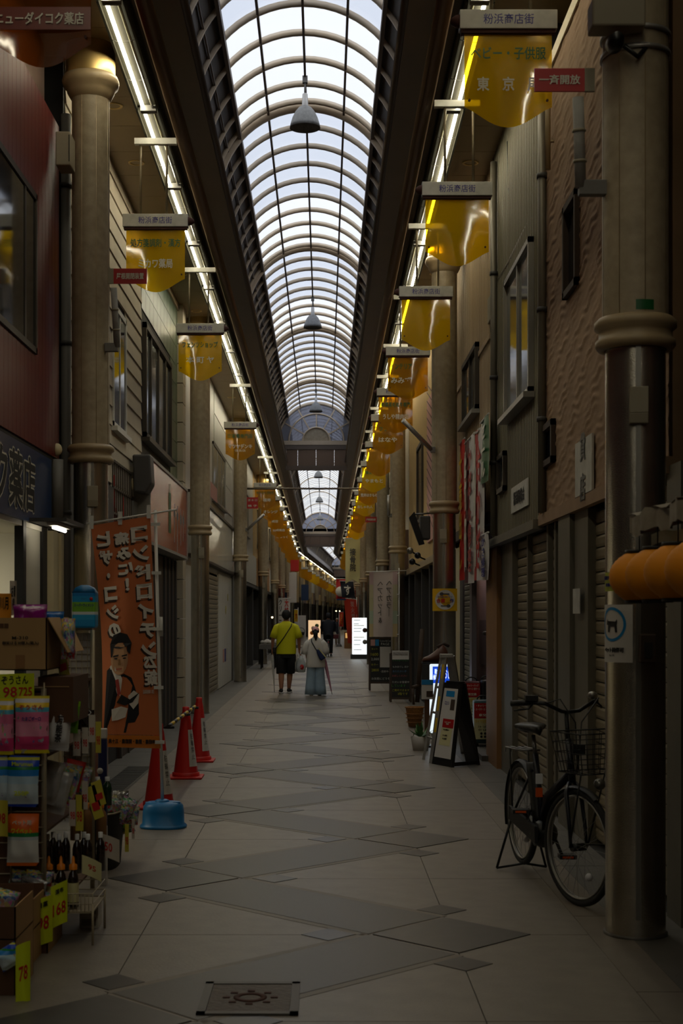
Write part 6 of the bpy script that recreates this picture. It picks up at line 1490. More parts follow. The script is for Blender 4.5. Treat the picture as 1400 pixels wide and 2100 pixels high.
MB().lathe(c, [(0, .01), (.09, .01), (.13, .28), (.135, .29), (.12, .28), (.08, .03)], 18).build('body', mat('wicker', (160, 110, 56), .7, var=.4, vscale=40), wbk); MB().tube(oval(c.x, c.y, .29, .135, .135, 20, 2), .01, 6, True).build('rim', 'wicker', wbk)
for z in (.08, .14, .20): MB().tube(oval(c.x, c.y, z, .095+.035*z/.28+.012, .095+.035*z/.28+.012, 20, 2), .006, 5, True).build('band', 'wicker', wbk)
cst = thing('caster_stand', 'low rolling stand base with a black caster', 'caster stand', at(848, 1520, 18.2)); c = at(848, 1515, 18.2); c.z = .03
MB().cyl(c+Vector((-.012, 0, 0)), c+Vector((.012, 0, 0)), .03, n=14).build('wheel', 'black', cst); MB().tube([c+Vector((0, 0, .03)), c+Vector((0, 0, .07)), c+Vector((.25, .1, .07))], .010, 6).build('arm', 'grey_dark', cst); MB().cyl(c+Vector((.25, .1, -.03)), c+Vector((.25, .1, .5)), .012, n=8).build('post', 'grey_dark', cst)
ch_ = thing('wooden_post', 'dark brown leaning wooden post and rail by the shop edge', 'wooden post', at(858, 1440, 20.9)); MB().tube([at(855, 1440, 21)*1.0, at(866, 1290, 21)], .045, 4).build('post', 'brown_dark', ch_); MB().tube([at(846, 1410, 20.8), at(870, 1402, 21.2)], .03, 4).build('rail', 'brown_dark', ch_); MB().tube([at(846, 1412, 20.8), at(848, 1445, 20.8)], .025, 4).build('leg', 'brown_dark', ch_)
for o in (ch_,):
    pass
# loudspeakers and sign boxes on the far side fronts
spk = thing('loudspeaker', 'grey loudspeaker box with slanted foot beside the vertical banners', 'loudspeaker', at(990, 1035, 16.2)); c = at(990, 1035, 16.2)
MB().prism([c+Vector((-.085, 0, .27)), c+Vector((.09, 0, .27)), c+Vector((.10, 0, -.17)), c+Vector((.02, 0, -.28)), c+Vector((-.075, 0, -.15))], (0, .22, 0)).build('case', 'grey_dark', spk, bevel=.02); MB().tube([c+Vector((.09, .1, .05)), c+Vector((.16, .15, .1)), c+Vector((.2, .2, -.05)), c+Vector((.12, .15, -.25))], .01, 5).build('cable', 'black', spk)
sgx = thing('tilted_sign_box', 'dark tilted sign box and camera above the shop posts', 'sign box', at(862, 1090, 21.0)); c = at(862, 1085, 21.0)
MB().prism([c+Vector((-.17, 0, .17)), c+Vector((-.09, 0, .26)), c+Vector((.06, 0, -.22)), c+Vector((-.02, 0, -.24))], (0, .08, 0)).build('tilted_panel', 'black_metal', sgx); MB().box(c+Vector((.0, .05, -.15)), c+Vector((.15, .3, .20))).build('case', 'grey_dark', sgx, bevel=.02); MB().tube([c+Vector((-.12, .05, .22)), c+Vector((.18, .05, .24))], .012, 6).build('bracket', 'rack_steel', sgx)
mat('spot_glow', (255, 240, 190), emit=4.0)
c = at(845, 1132, 20.8)
for i, (ox, oz, lab) in enumerate(((-.03, .02, 'lit chrome spotlight below the tilted sign box'), (.08, -.05, 'black spotlight close under the tilted sign box'), (.0, -.14, 'black spotlight lowest below the tilted sign box'))):
    q = c+Vector((ox, 0, oz)); sl = thing('spotlight', lab, 'spotlight', q)
    MB().lathe(q, [(0, .06), (.04, .05), (.05, -.03), (.045, -.03)], 14, Matrix.Rotation(PI/2, 4, 'X')).build('lamp_head', 'black_metal' if i else 'steel_plain', sl); MB().tube([q+Vector((.02, .05, 0)), q+Vector((.06, .12, -.03)), q+Vector((.12, .2, -.05))], .012, 6).build('stem', 'black_metal', sl)
    if i == 0: MB().sphere(q+Vector((0, -.03, 0)), .022, 10, 8).build('bulb', 'spot_glow', sl)
# hanging vertical banners
for i, (x, w_, y0, y1, m, lines, lab) in enumerate(((947, .30, 905, 1190, 'ink_red', ('大売出し', 'bar_yellow'), 'red vertical banner with yellow characters on the beige wall'), (957, .22, 905, 1195, 'case_maroon', ('特価', 'ink_white'), 'dark red vertical banner with white edges'), (966, .3, 895, 1196, 'notice_white', ('かばん修理', 'tie_red'), 'white vertical banner with pink characters'), (977, .2, 885, 1190, 'tie_red', ('靴', 'ink_white'), 'pink red vertical banner among the row'), (984, .3, 880, 1190, 'notice_white', ('合かぎ', 'ink_red'), 'white vertical banner with orange red characters'), (993, .32, 858, 990, 'ink_green', ('セール', 'ink_white'), 'green vertical banner highest on the beige wall'), (994, .26, 1095, 1190, 'notice_white', ('かさ修理', 'ink_blue'), 'pale blue lettered banner below the grey loudspeaker'))):
    X_ = XR-.09-.012*i; d_ = dn(x, X_); t = thing('wall_banner', lab, 'banner', (X_, d_, at(0, y1, d_).z)); za, zb = at(0, y1, d_).z, at(0, y0, d_).z; wd = w_*2.2
    MB().surf(lambda u, v: Vector((X_+.012*math.sin(u*6+v*3), d_-wd/2+wd*u, za+(zb-za)*v)), 8, 12).build('cloth', m, t)
    n = len(lines[0]); text(vtext(lines[0]), lines[1], t, (X_-.02, d_, (za+zb)/2), wd*.6, (zb-za)*.85, right=(0, -1, 0), bold=.03)
    MB().cyl((X_, d_-wd/2-.03, zb), (X_, d_+wd/2+.03, zb), .01, n=6).build('rod', 'banner_pole', t)

# ------------------------------------------------------------------ blackboards, hair banner, lit menu sign
def easel(x0, x1, y0, y1, yf, label, lines, sheet=None, lean=.10):
    d = 4667.0/(yf-VY); a = at(x0, y1, d); e = at(x1, y0, d); t = thing('menu_board', label, 'menu board', ((a.x+e.x)/2, d, 0)); W = e.x-a.x; H = e.z
    def Q(x, z, o_=0): return Vector((x, d+lean*z/H*1.0-o_, z))
    MB().prism([Q(a.x, a.z), Q(e.x, a.z), Q(e.x, e.z), Q(a.x, e.z)], (0, .02, 0)).build('board', mat('slate', (22, 26, 22), .6, var=.2, vscale=8), t)
    for p_ in (([(a.x-.02, 0), (a.x+.02, 0), (a.x+.02, H), (a.x-.02, H)]), ([(e.x-.02, 0), (e.x+.02, 0), (e.x+.02, H), (e.x-.02, H)]), ([(a.x, e.z-.03), (e.x, e.z-.03), (e.x, e.z+.01), (a.x, e.z+.01)]), ([(a.x, a.z-.02), (e.x, a.z-.02), (e.x, a.z+.02), (a.x, a.z+.02)])):
        MB().prism([Q(x, z, .006) for x, z in p_], (0, .03, 0)).build('frame_bar', 'brown_dark', t)
    for x in (a.x, e.x): MB().prism([Vector((x-.015, d+.35, 0)), Vector((x+.015, d+.35, 0)), Q(x+.015, H*.95, -.03), Q(x-.015, H*.95, -.03)], (0, .02, 0)).build('rear_leg', 'brown_dark', t)
    for s_, fx, fz, fw2, m in lines: text(s_, m, t, Q(a.x+W*fx, a.z+(e.z-a.z)*fz, .012), W*fw2, None, bold=.0)
    if sheet:
        for (x_0, x_1, z_0, z_1, m) in sheet: MB().prism([Q(a.x+W*x_0, a.z+(H-a.z)*z_0, .010), Q(a.x+W*x_1, a.z+(H-a.z)*z_0, .010), Q(a.x+W*x_1, a.z+(H-a.z)*z_1, .010), Q(a.x+W*x_0, a.z+(H-a.z)*z_1, .010)], (0, .004, 0)).build('paper', m, t)
mat('chalk_yellow', (196, 190, 60), .8); mat('chalk_white', (206, 206, 200), .8); mat('chalk_green', (70, 150, 70), .8); mat('chalk_pink', (190, 90, 90), .8); mat('chalk_blue', (90, 130, 170), .8)
easel(758, 808, 1308, 1400, 1416, 'tall blackboard of hair salon prices with a paper sheet', (('Color&Cut', .64, .93, .45, 'chalk_white'), ('PAGE', .64, .86, .35, 'chalk_white'), ('カット', .2, .75, .25, 'chalk_yellow'), ('1600', .2, .63, .30, 'chalk_yellow'), ('2,000', .22, .52, .32, 'chalk_white'), ('カラー', .2, .40, .28, 'chalk_yellow'), ('2800', .22, .28, .30, 'chalk_yellow'), ('-営業中-', .62, .25, .35, 'chalk_white'), ('お気軽にどうぞ', .45, .09, .75, 'chalk_white')), ((.42, .95, .34, .80, 'notice_white'), (.04, .22, .82, .96, 'pink_wall'), (.23, .38, .82, .96, 'notice_blue')))
easel(801, 842, 1340, 1432, 1440, 'shorter blackboard of coloured chalk writing with a picture card', (('リラクゼーション', .5, .84, .8, 'chalk_green'), ('もみほぐし ほか', .5, .70, .8, 'chalk_white'), ('あたたかい手', .45, .60, .7, 'chalk_blue'), ('お試しください', .45, .50, .75, 'chalk_pink'), ('ただいま営業中', .5, .36, .85, 'chalk_white'), ('しています', .4, .28, .7, 'chalk_green'), ('ご案内できます', .5, .18, .85, 'chalk_yellow'), ('3階です', .6, .10, .5, 'chalk_yellow')), ((.08, .92, .86, 1.06, 'notice_white'), (.12, .88, .95, 1.03, 'leather')))
hb = thing('hair_banner', 'pale pink hair salon banner seen from its back on a white pole', 'banner', (at(818, 1400, 30.8).x, 30.8, 0)); d = 30.0
mat('pale_pink', (206, 192, 184), .8, var=.10, vscale=2)
MB().surf(lambda u, v: at(757+58*u, 1172+134*v, d)+Vector((0, .03*math.sin(u*5+v*3), 0)), 10, 16).build('cloth', 'pale_pink', hb)
for u0, u1, m in ((0, .14, 'chalk_pink'), (.83, 1.0, 'chalk_yellow')):
    for j in range(5): MB().surf(lambda u, v: at(757+58*(u0+(u1-u0)*u), 1172+134*(j/5+.2*v), d)+Vector((0, .03*math.sin((u0+(u1-u0)*u)*5+(j/5+.2*v)*3)-.006, 0)), 3, 3).build('printed_edge', (mat('edge%d' % j, ((196, 170, 170), (190, 184, 150), (184, 180, 140), (170, 184, 160), (196, 176, 130))[(j+int(u0*10)) % 5], .8)), hb)
text('ヘアカラ｜'.replace('｜', '|') and vtext('ヘアカラ｜'), 'ink_black' if 0 else mat('ink_grey', (84, 78, 74), .7), hb, at(797, 1228, d-.05), .115, .75, mirror=True, bold=.01); text(vtext('ヘアカット&'), 'ink_grey', hb, at(779, 1235, d-.05), .115, .86, mirror=True, bold=.01)
MB().cyl((at(818, 1400, 30.0).x, 30.0, 0), at(818, 1165, 30.0), .013, n=8).build('pole', 'banner_pole', hb); MB().cyl(at(752, 1173, 29.97), at(834, 1170, 29.97), .009, n=6).build('cross_rod', 'banner_pole', hb)
for y in (1176, 1219, 1262, 1301): p = at(816, y, 29.97); MB().box(p-Vector((.03, .01, .01)), p+Vector((.03, .01, .01))).build('loop', 'banner_pole', hb)
MB().lathe((at(818, 1400, 30.0).x, 30.0, 0), [(0, .16), (.06, .15), (.15, .10), (.17, 0)], 18).build('base', 'grey_dark', hb)
mat('menu_glow', (236, 244, 246), emit=1.15)
ms = thing('lit_menu_sign', 'white lit menu sign standing on the paving', 'lit sign', (at(739, 1350, 53.5).x, 53.5, 0)); d = 53.5; a = at(722, 1342, d); e = at(755, 1267, d)
MB().box((a.x, d, a.z), (e.x, d+.2, e.z)).build('light_box', 'menu_glow', ms, bevel=.02); MB().box((a.x-.06, d-.1, 0), (e.x+.06, d+.3, a.z)).build('foot', 'grey_dark', ms)
for i, (fz, w_, m) in enumerate(((.93, .5, 'sill_grey'), (.83, .4, 'sill_grey'), (.78, .8, 'bar_yellow'), (.70, .6, 'sill_grey'), (.62, .55, 'sill_grey'), (.46, .8, 'bar_yellow'), (.38, .55, 'sill_grey'), (.26, .5, 'sill_grey'), (.12, .6, 'sill_grey'))): MB().box((a.x+.05, d-.004, a.z+(e.z-a.z)*fz), (a.x+.05+(e.x-a.x-.1)*w_, d, a.z+(e.z-a.z)*fz+.022)).build('printed_line', m, ms)
for fz in (.66, .34): MB().lathe((e.x-.13, d-.004, a.z+(e.z-a.z)*fz), [(0, 0), (.09, 0), (.09, .004), (0, .004)], 16, Matrix.Rotation(PI/2, 4, 'X')).build('dish_picture', 'leather' if fz > .5 else 'sill_grey', ms)
# ------------------------------------------------------------------ distant street things
def hang_banner(x0, x1, y0, y1, d, m, label, txt=None, tm='ink_black', tip=0.0, mirror=False, pole=None, wave=.04, cols=None, tilt=0):
    t = thing('hanging_banner', label, 'banner', at((x0+x1)/2, y1, d))
    def pt(u, v):
        x = x0+(x1-x0)*u+tilt*v; y = y0+(y1-y0)*v+tilt*.3*(u-.5); k_ = tip*(v**4)*abs(2*u-1)-tip*(v**4)*.0
        return at(x, y+k_, d)+Vector((0, wave*math.sin(4*u+5*v), 0))
    MB().surf(pt, 10, 16).build('cloth', m, t)
    if txt:
        for s_, u, v, wu, hv, mm in txt:
            V, P = text_mesh(vtext(s_) if len(s_) > 1 else s_, .02); a0 = min(p.x for p in V); a1 = max(p.x for p in V); b0 = min(p.y for p in V); b1 = max(p.y for p in V); sg = -1 if mirror else 1
            b_ = MB(); b_.add([pt(u+sg*(p.x-(a0+a1)/2)/(a1-a0)*wu, v-(p.y-(b0+b1)/2)/(b1-b0)*hv)+Vector((0, -.03-.0004*p.z, 0)) for p in V], P); b_.build('lettering', mm, t)
    MB().cyl(pt(-.05, 0), pt(1.05, 0), .012, n=6).build('rod', 'banner_pole', t)
    if pole is not None: 
        p = pt(pole, 0); MB().cyl((p.x, d, 0), p+Vector((0, 0, .1)), .014, n=6).build('pole', 'banner_pole', t); MB().lathe((p.x, d, 0), [(0, .16), (.1, .14), (.17, 0)], 14).build('base', 'grey_dark', t)
    return t
mat('banner_cream', (206, 198, 140), .8, var=.1, vscale=1); mat('banner_red', (200, 60, 36), .8); mat('navy_cloth', (18, 24, 38), .8)
t = hang_banner(708, 738, 1104, 1188, 56.0, 'banner_cream', 'cream swallow tailed clinic banner hung from an arm', (('接骨院', .5, .52, .42, .55, 'grey_dark'),), tip=9)
MB().cyl(at(722, 1135, 56.1), at(746, 1158, 56.2), .03, n=6).build('arm', 'rack_steel', t)
hang_banner(697, 724, 1192, 1226, 61.0, 'navy_cloth', 'dark navy flag with one white kana', (('す', .5, .55, .5, .6, 'ink_white'),), tilt=4)
t = hang_banner(689, 708, 1187, 1229, 62.0, 'ink_red', 'red flag with a white disc behind the navy flag'); MB().lathe(at(698, 1213, 61.8), [(0, 0), (.22, 0), (.22, .01), (0, .01)], 20, Matrix.Rotation(PI/2, 4, 'X')).build('white_disc', 'ink_white', t); MB().box(at(690, 1231, 61.8), at(709, 1228, 61.9)).build('blue_hem', 'fascia_blue', t)
hang_banner(705, 731, 1228, 1320, 63.0, 'banner_red', 'long orange red banner tapering to the paving', (('炭火焼', .62, .25, .3, .4, 'pink_wall'),), tilt=8, pole=1.0)
hang_banner(695, 704, 1255, 1285, 75.0, 'banner_red', 'small orange banner far down the arcade', (('うどん', .5, .5, .4, .7, 'bar_yellow'),), pole=0.0)
hang_banner(568, 595, 1227, 1310, 65.0, 'notice_white', 'white cleaning banner with black and red characters', (('クリーニング', .25, .50, .28, .95, 'ink_black'), ('大特価', .72, .32, .32, .60, 'ink_red')), pole=0.0)
hang_banner(603, 611, 1250, 1275, 72.0, 'bar_yellow', 'small yellow and red flag behind the cleaning banner', (('大', .5, .5, .6, .6, 'ink_red'),), pole=1.0)
def counter(x0, x1, y0, y1, d, m, label, top='cream', cat='counter', depth=.8, lit=None):
    a = at(x0, y1, d); e = at(x1, y0, d); t = thing('stall_counter', label, cat, ((a.x+e.x)/2, d, 0))
    MB().box((a.x, d, 0), (e.x, d+depth, e.z-.05)).build('body', m, t); MB().box((a.x-.03, d-.03, e.z-.05), (e.x+.03, d+depth+.03, e.z)).build('top', top, t)
    if lit: MB().box((a.x+.05, d-.01, e.z-.35), (e.x-.05, d, e.z-.10)).build('display', lit, t)
    return t
mat('display_glow', (240, 186, 110), emit=.55)
counter(706, 728, 1294, 1328, 71.0, 'pilaster_tan', 'brown wooden stall counter near the orange red banner', lit='display_glow')
t = thing('white_board', 'plain white standing board beyond the cleaning banner', 'board', (at(615, 1318, 74).x, 74, 0)); a = at(604, 1316, 74); e = at(627, 1262, 74); MB().box((a.x, 74, .1), (e.x, 74.05, e.z)).build('panel', 'notice_white', t)
for x in (a.x, e.x-.05): MB().box((x, 74.05, 0), (x+.05, 74.3, .6)).build('foot', 'grey_dark', t)
t = thing('hanging_basket', 'dark basket hung on the white standing board', 'basket', at(616, 1300, 73.8)); c = at(617, 1296, 73.8); MB().lathe(c, [(0, -.16), (.16, -.16), (.2, .0), (.18, 0)], 14).build('body', 'dark', t); MB().tube([c+Vector((.2*math.cos(PI*i/8), 0, .22*math.sin(PI*i/8))) for i in range(9)], .015, 5).build('handle', 'dark', t)
t = thing('lit_poster_box', 'warm lit food display box beyond the child', 'lit sign', (at(644, 1320, 78).x, 78, 0)); a = at(632, 1312, 78); e = at(657, 1272, 78); MB().box((a.x, 78, a.z), (e.x, 78.3, e.z)).build('light_box', mat('poster_glow', (236, 196, 150), emit=.7), t); MB().box((a.x+.05, 78.02, 0), (e.x-.05, 78.28, a.z)).build('foot', 'dark', t)
for fx, fz, m in ((.3, .35, 'cap_orange'), (.6, .5, 'tie_red'), (.7, .72, 'green_leaf'), (.4, .6, 'cream')): p = Vector((a.x+(e.x-a.x)*fx, 77.99, a.z+(e.z-a.z)*fz)); MB().lathe(p, [(0, 0), (.11, 0), (.11, .01), (0, .01)], 14, Matrix.Rotation(PI/2, 4, 'X')).build('food_picture', m, t)
# table with white goods
t = thing('goods_table', 'trestle table with a grey cloth beside the black shop front', 'table', (-1.72, 43.8, 0)); a = at(532, 1326, 43.5); e = at(566, 1318, 43.5)
MB().box((a.x, 43.4, .70), (e.x, 44.6, .74)).build('table_top', 'grey', t); MB().box((a.x-.01, 43.38, .60), (e.x+.01, 43.4, .74)).build('cloth_edge', 'grey', t)
for x in (a.x+.05, e.x-.05):
    for y in (43.5, 44.5): MB().cyl((x, y, 0), (x, y, .7), .02, n=6).build('leg', 'black_metal', t)
for i in range(7):
    p = Vector((a.x+.08+.07*i, 43.7+.3*rnd.random(), .74)); r_ = .07+.03*rnd.random()
    o = MB().sphere(p+Vector((0, 0, r_*.8)), (r_, r_, r_*.8), 10, 8).build('wrapped_bundle', 'tray_white', origin=p); tag(o, 'white wrapped bundle heaped on the trestle table', 'bundle', 'white bundles on the trestle table')
mat('bulb_glow', (255, 230, 170), emit=6.0)
for i, (x, y, d) in enumerate(((753, 1146, 60), (753, 1162, 60), (689, 1253, 120), (696, 1253, 118), (558, 1266, 52), (749, 1207, 58))):
    c = at(x, y, d); t = thing('bare_bulb', ('bare glowing bulb on a shop cord', 'bare glowing bulb on a shop cord', 'small warm bulb at the far end', 'small warm bulb at the far end', 'tiny orange lamp by the black shop front', 'orange lamp glowing on the column beside the clinic banner')[i], 'bulb', c, group='glowing bulbs down the arcade' if i < 4 else None); MB().sphere(c, .0011*d*.6 if d < 70 else .05, 10, 8).build('bulb', 'bulb_glow', t); MB().cyl(c+Vector((0, 0, .03)), c+Vector((0, 0, .12)), .025, n=8).build('socket', 'black', t)
def clutter_box(x, y, w_, h, d, m, label, grp=None):
    a = at(x, y, d); o = MB().box((a.x-w_/2, d, a.z-h/2), (a.x+w_/2, d+.1, a.z+h/2)).box((a.x-w_/2-.02, d+.03, a.z-h/2-.02), (a.x+w_/2+.02, d+.07, a.z+h/2+.02)).build('shop_sign', m, origin=(a.x, d, a.z-h/2)); tag(o, label, 'sign', grp)
clutter_box(604, 1160, .35, .5, 66, 'ink_red', 'red and white projecting sign high on a distant column')
clutter_box(600, 1205, .35, 1.5, 72, 'white_wall', 'tall white projecting sign with dark panels in the distance')
clutter_box(625, 1215, .4, .9, 84, 'fascia_blue', 'blue projecting sign far down the arcade')
clutter_box(742, 1245, .5, .8, 66, 'notice_white', 'white paper notice beside the long orange banner')
clutter_box(748, 1248, .45, .45, 64, 'pilaster_tan', 'tan notice card beside the long orange banner')

# ------------------------------------------------------------------ people
mat('skin', (168, 116, 86), .6); mat('hair', (10, 9, 9), .8); mat('shirt_yellow', (206, 206, 10), .75, bump=.15, bscale=9); mat('shorts_black', (14, 14, 17), .8); mat('shoe_black', (22, 22, 24), .7); mat('sole_white', (206, 204, 198), .6)
mat('shirt_grey', (206, 204, 198), .8, bump=.15, bscale=8); mat('jeans_pale', (150, 176, 196), .8, var=.12, vscale=9, bump=.15, bscale=10); mat('cap_pink', (214, 160, 164), .7); mat('strap_black', (18, 18, 18), .6); mat('bag_navy', (30, 46, 90), .7); mat('umbrella_clear', (196, 196, 192), .25, var=.2, vscale=20); mat('umbrella_pink', (190, 130, 150), .5, var=.15); mat('plastic_bag', (196, 204, 206), .3, var=.25, vscale=12, bump=.4, bscale=14); mat('jacket_dark', (22, 26, 40), .8)
def skin_body(name, parent, m, nodes, edges, root='pelvis'):
    names = list(nodes); me = bpy.data.meshes.new(name)
    me.from_pydata([tuple(nodes[n][0]) for n in names], [(names.index(a), names.index(e)) for a, e in edges], [])
    o = bpy.data.objects.new(name, me); COL.objects.link(o)
    md = o.modifiers.new('skin', 'SKIN'); md.use_smooth_shade = True
    for i, n in enumerate(names):
        r = nodes[n][1]; r = (r, r) if isinstance(r, (int, float)) else r
        me.skin_vertices[0].data[i].radius = r; me.skin_vertices[0].data[i].use_root = (n == root)
    sd = o.modifiers.new('sub', 'SUBSURF'); sd.levels = 2; sd.render_levels = 2
    dg = bpy.context.evaluated_depsgraph_get(); m2 = bpy.data.meshes.new_from_object(o.evaluated_get(dg))
    bpy.data.objects.remove(o); bpy.data.meshes.remove(me)
    m2.materials.clear(); m2.materials.append(MATS[m]); m2.name = name
    return inst(name, m2, parent)
def erings(L):
    """elliptical rings (cx, cy, z, rx, ry)"""
    return [[Vector((cx+rx*math.cos(2*PI*i/20), cy+ry*math.sin(2*PI*i/20), z)) for i in range(20)] for cx, cy, z, rx, ry in L]
def limb_rings(pts, rs, n=14):
    b_ = MB(); b_.tube(pts, rs, n); return b_
def hand_nodes(N, E, wrist, key, dirv, side):
    """palm with five curled fingers; dirv = direction of the hand"""
    d_ = Vector(dirv).normalized(); sd = Vector(side).normalized(); nn = d_.cross(sd)
    N[key+'palm'] = (Vector(wrist)+d_*.055, (.030, .018)); E.append((key+'wrist', key+'palm'))
    for i, (o_, L_) in enumerate(((-.027, .060), (-.009, .072), (.009, .068), (.026, .052))):
        b0 = Vector(wrist)+d_*.095+sd*o_; N[key+'k%d' % i] = (b0, .010); N[key+'m%d' % i] = (b0+d_*L_*.5+nn*.012, .009); N[key+'t%d' % i] = (b0+d_*L_*.75+nn*.038, .008)
        E += [(key+'palm', key+'k%d' % i), (key+'k%d' % i, key+'m%d' % i), (key+'m%d' % i, key+'t%d' % i)]
    N[key+'th0'] = (Vector(wrist)+d_*.045-sd*.038, .011); N[key+'th1'] = (Vector(wrist)+d_*.085-sd*.055+nn*.015, .009); E += [(key+'palm', key+'th0'), (key+'th0', key+'th1')]
def person(label, X, d, rz, H, pose, sc=None):
    """local frame: +y is where the person looks; all heights for a 1.72 m figure, scaled by H"""
    t = thing('person', label, 'person', (X, d, 0), rz); k_ = H/1.72; t.scale = (k_, k_, k_)
    MW[t.name] = Matrix.Identity(4)
    V = lambda x, y, z: Vector((x, y, z))
    N, E = {}, []
    sp = pose
    N['pelvis'] = (V(0, 0, .93), (.135, .105)); N['waist'] = (V(0, .01, 1.08), (.130, .10)); N['chest'] = (V(0, 0, 1.27), (.150, .100)); N['neckb'] = (V(0, -.005, 1.43), (.075, .065)); N['neck'] = (V(0, .01, 1.50), .052); N['head1'] = (V(0, .02, 1.56), (.062, .075)); N['head2'] = (V(0, .02, 1.635), (.072, .090)); N['head3'] = (V(0, .01, 1.695), (.05, .06))
    E += [('pelvis', 'waist'), ('waist', 'chest'), ('chest', 'neckb'), ('neckb', 'neck'), ('neck', 'head1'), ('head1', 'head2'), ('head2', 'head3')]
    for s_, nm in ((-1, 'l'), (1, 'r')):
        sh, el, wr = sp['arm_'+nm]; N[nm+'sh'] = (V(*sh), .05); N[nm+'el'] = (V(*el), .043); N[nm+'wrist'] = (V(*wr), .028); E += [('neckb', nm+'sh'), (nm+'sh', nm+'el'), (nm+'el', nm+'wrist')]
        hand_nodes(N, E, wr, nm, V(*wr)-V(*el), V(0, 1, 0) if abs((V(*wr)-V(*el)).normalized().y) < .8 else V(0, 0, 1))
        hp, kn_, an, toe = sp['leg_'+nm]; N[nm+'hip'] = (V(*hp), .088); N[nm+'kn'] = (V(*kn_), .062); N[nm+'calf'] = ((V(*kn_)*.62+V(*an)*.38)+V(0, -.014, 0), .066); N[nm+'an'] = (V(*an), .038); N[nm+'toe'] = (V(*toe), (.042, .03)); E += [('pelvis', nm+'hip'), (nm+'hip', nm+'kn'), (nm+'kn', nm+'calf'), (nm+'calf', nm+'an'), (nm+'an', nm+'toe')]
    body = skin_body('body', t, 'skin', N, E)
    # face
    MB().sphere((0, .105, 1.61), (.014, .02, .022), 8, 6).build('nose', 'skin', body)
    for s_ in (-1, 1):
        MB().sphere((s_*.03, .098, 1.638), (.012, .008, .007), 8, 6).build('eye', 'ink_black', body); MB().sphere((s_*.082, .012, 1.62), (.012, .022, .03), 8, 6).build('ear', 'skin', body)
    MB().sphere((0, .098, 1.572), (.022, .008, .006), 8, 6).build('mouth', 'tie_red', body)
    return t
def cloth_shell(t, nm, m, L, parent=None): return MB().loft(erings(L), caps=False).build(nm, m, parent or t)
# man in yellow T-shirt, seen from behind, walking away
WALK = dict(arm_l=((-.195, 0, 1.40), (-.275, -.03, 1.15), (-.285, .03, .93)), arm_r=((.195, 0, 1.40), (.265, -.02, 1.14), (.275, .07, .92)), leg_l=((-.095, 0, .90), (-.10, .02, .48), (-.105, -.06, .075), (-.11, .07, .035)), leg_r=((.095, 0, .90), (.085, .12, .50), (.06, .14, .085), (.085, .28, .035)))
t = person('person in yellow T-shirt and black shorts walking with umbrella and bags', -.79, 29.6, .05, 1.72, WALK); mnp = t
cloth_shell(t, 'shirt', 'shirt_yellow', ((0, 0, .82, .205, .145), (0, 0, .86, .208, .146), (0, 0, 1.0, .203, .142), (0, 0, 1.18, .205, .140), (0, 0, 1.32, .218, .138), (0, 0, 1.40, .215, .122), (0, 0, 1.44, .175, .105), (0, 0, 1.47, .11, .085), (0, .0, 1.50, .07, .07)))
for s_ in (-1, 1): MB().tube([(s_*.13, 0, 1.395), (s_*.19, -.005, 1.365), (s_*.235, -.015, 1.26), (s_*.268, -.022, 1.15)], [.07, .080, .078, .082], 14).build('sleeve', 'shirt_yellow', t)
cloth_shell(t, 'shorts', 'shorts_black', ((0, .0, .90, .175, .13), (0, 0, .82, .19, .135), (0, 0, .74, .195, .135)))
MB().tube([(-.095, 0, .80), (-.10, .02, .62), (-.102, .02, .46), (-.104, .01, .41)], [.112, .112, .105, .102], 16).build('shorts_leg', 'shorts_black', t); MB().tube([(.095, 0, .80), (.09, .06, .62), (.087, .10, .48), (.085, .115, .43)], [.112, .112, .105, .102], 16).build('shorts_leg', 'shorts_black', t)
MB().box((.188, .0, .50), (.196, .03, .80)).build('shorts_stripe', 'sole_white', t)
def hair_cap(t, m, c=(0, .0, 1.625), r=(.096, .112, .115)): 
    b_ = MB(); cc = Vector(c); nu, nv = 18, 9
    V = []
    for j in range(nv+1):
        for i in range(nu):
            a_ = 2*PI*i/nu; back = -math.sin(a_); lim = PI*(.52+.30*max(0, back)-.12*max(0, -back)); th = lim*j/nv; V.append(cc+Vector((r[0]*math.sin(th)*math.cos(a_), r[1]*math.sin(th)*math.sin(a_), r[2]*math.cos(th))))
    b_.add(V, [(j*nu+i, (j+1)*nu+i, (j+1)*nu+(i+1) % nu, j*nu+(i+1) % nu) for j in range(nv) for i in range(nu)], True); return b_.build('hair', m, t)
hair_cap(t, 'hair')
def shoe(t, an, toe, m='shoe_black', sole='sole_white'):
    an = Vector(an); toe = Vector(toe); dr = (toe-an); dr.z = 0; dr = dr.normalized(); sd = Vector((-dr.y, dr.x, 0)); hl = an-dr*.06; L_ = .27; z0 = min(an.z-.075, .0)
    rg = []
    for q, wd, hz in ((-.02, .02, .05), (0, .036, .075), (.05, .04, .085), (.11, .042, .07), (.17, .046, .055), (.23, .042, .042), (.262, .02, .025)): rg.append([hl+dr*q+sd*math.cos(2*PI*i/12)*wd+Vector((0, 0, z0-hl.z+.022+hz/2+math.sin(2*PI*i/12)*hz/2)) for i in range(12)])
    s2 = MB().loft(rg).build('shoe', m, t); rg = []
    for q, wd in ((-.025, .02), (0, .04), (.06, .043), (.12, .044), (.18, .049), (.235, .044), (.27, .02)): rg.append([hl+dr*q+sd*sg*wd+Vector((0, 0, z0-hl.z+zz)) for sg, zz in ((-1, 0), (1, 0), (1, .026), (-1, .026))])
    MB().loft(rg).build('sole', sole, s2)
for nm in ('l', 'r'): shoe(t, WALK['leg_'+nm][2], WALK['leg_'+nm][3])
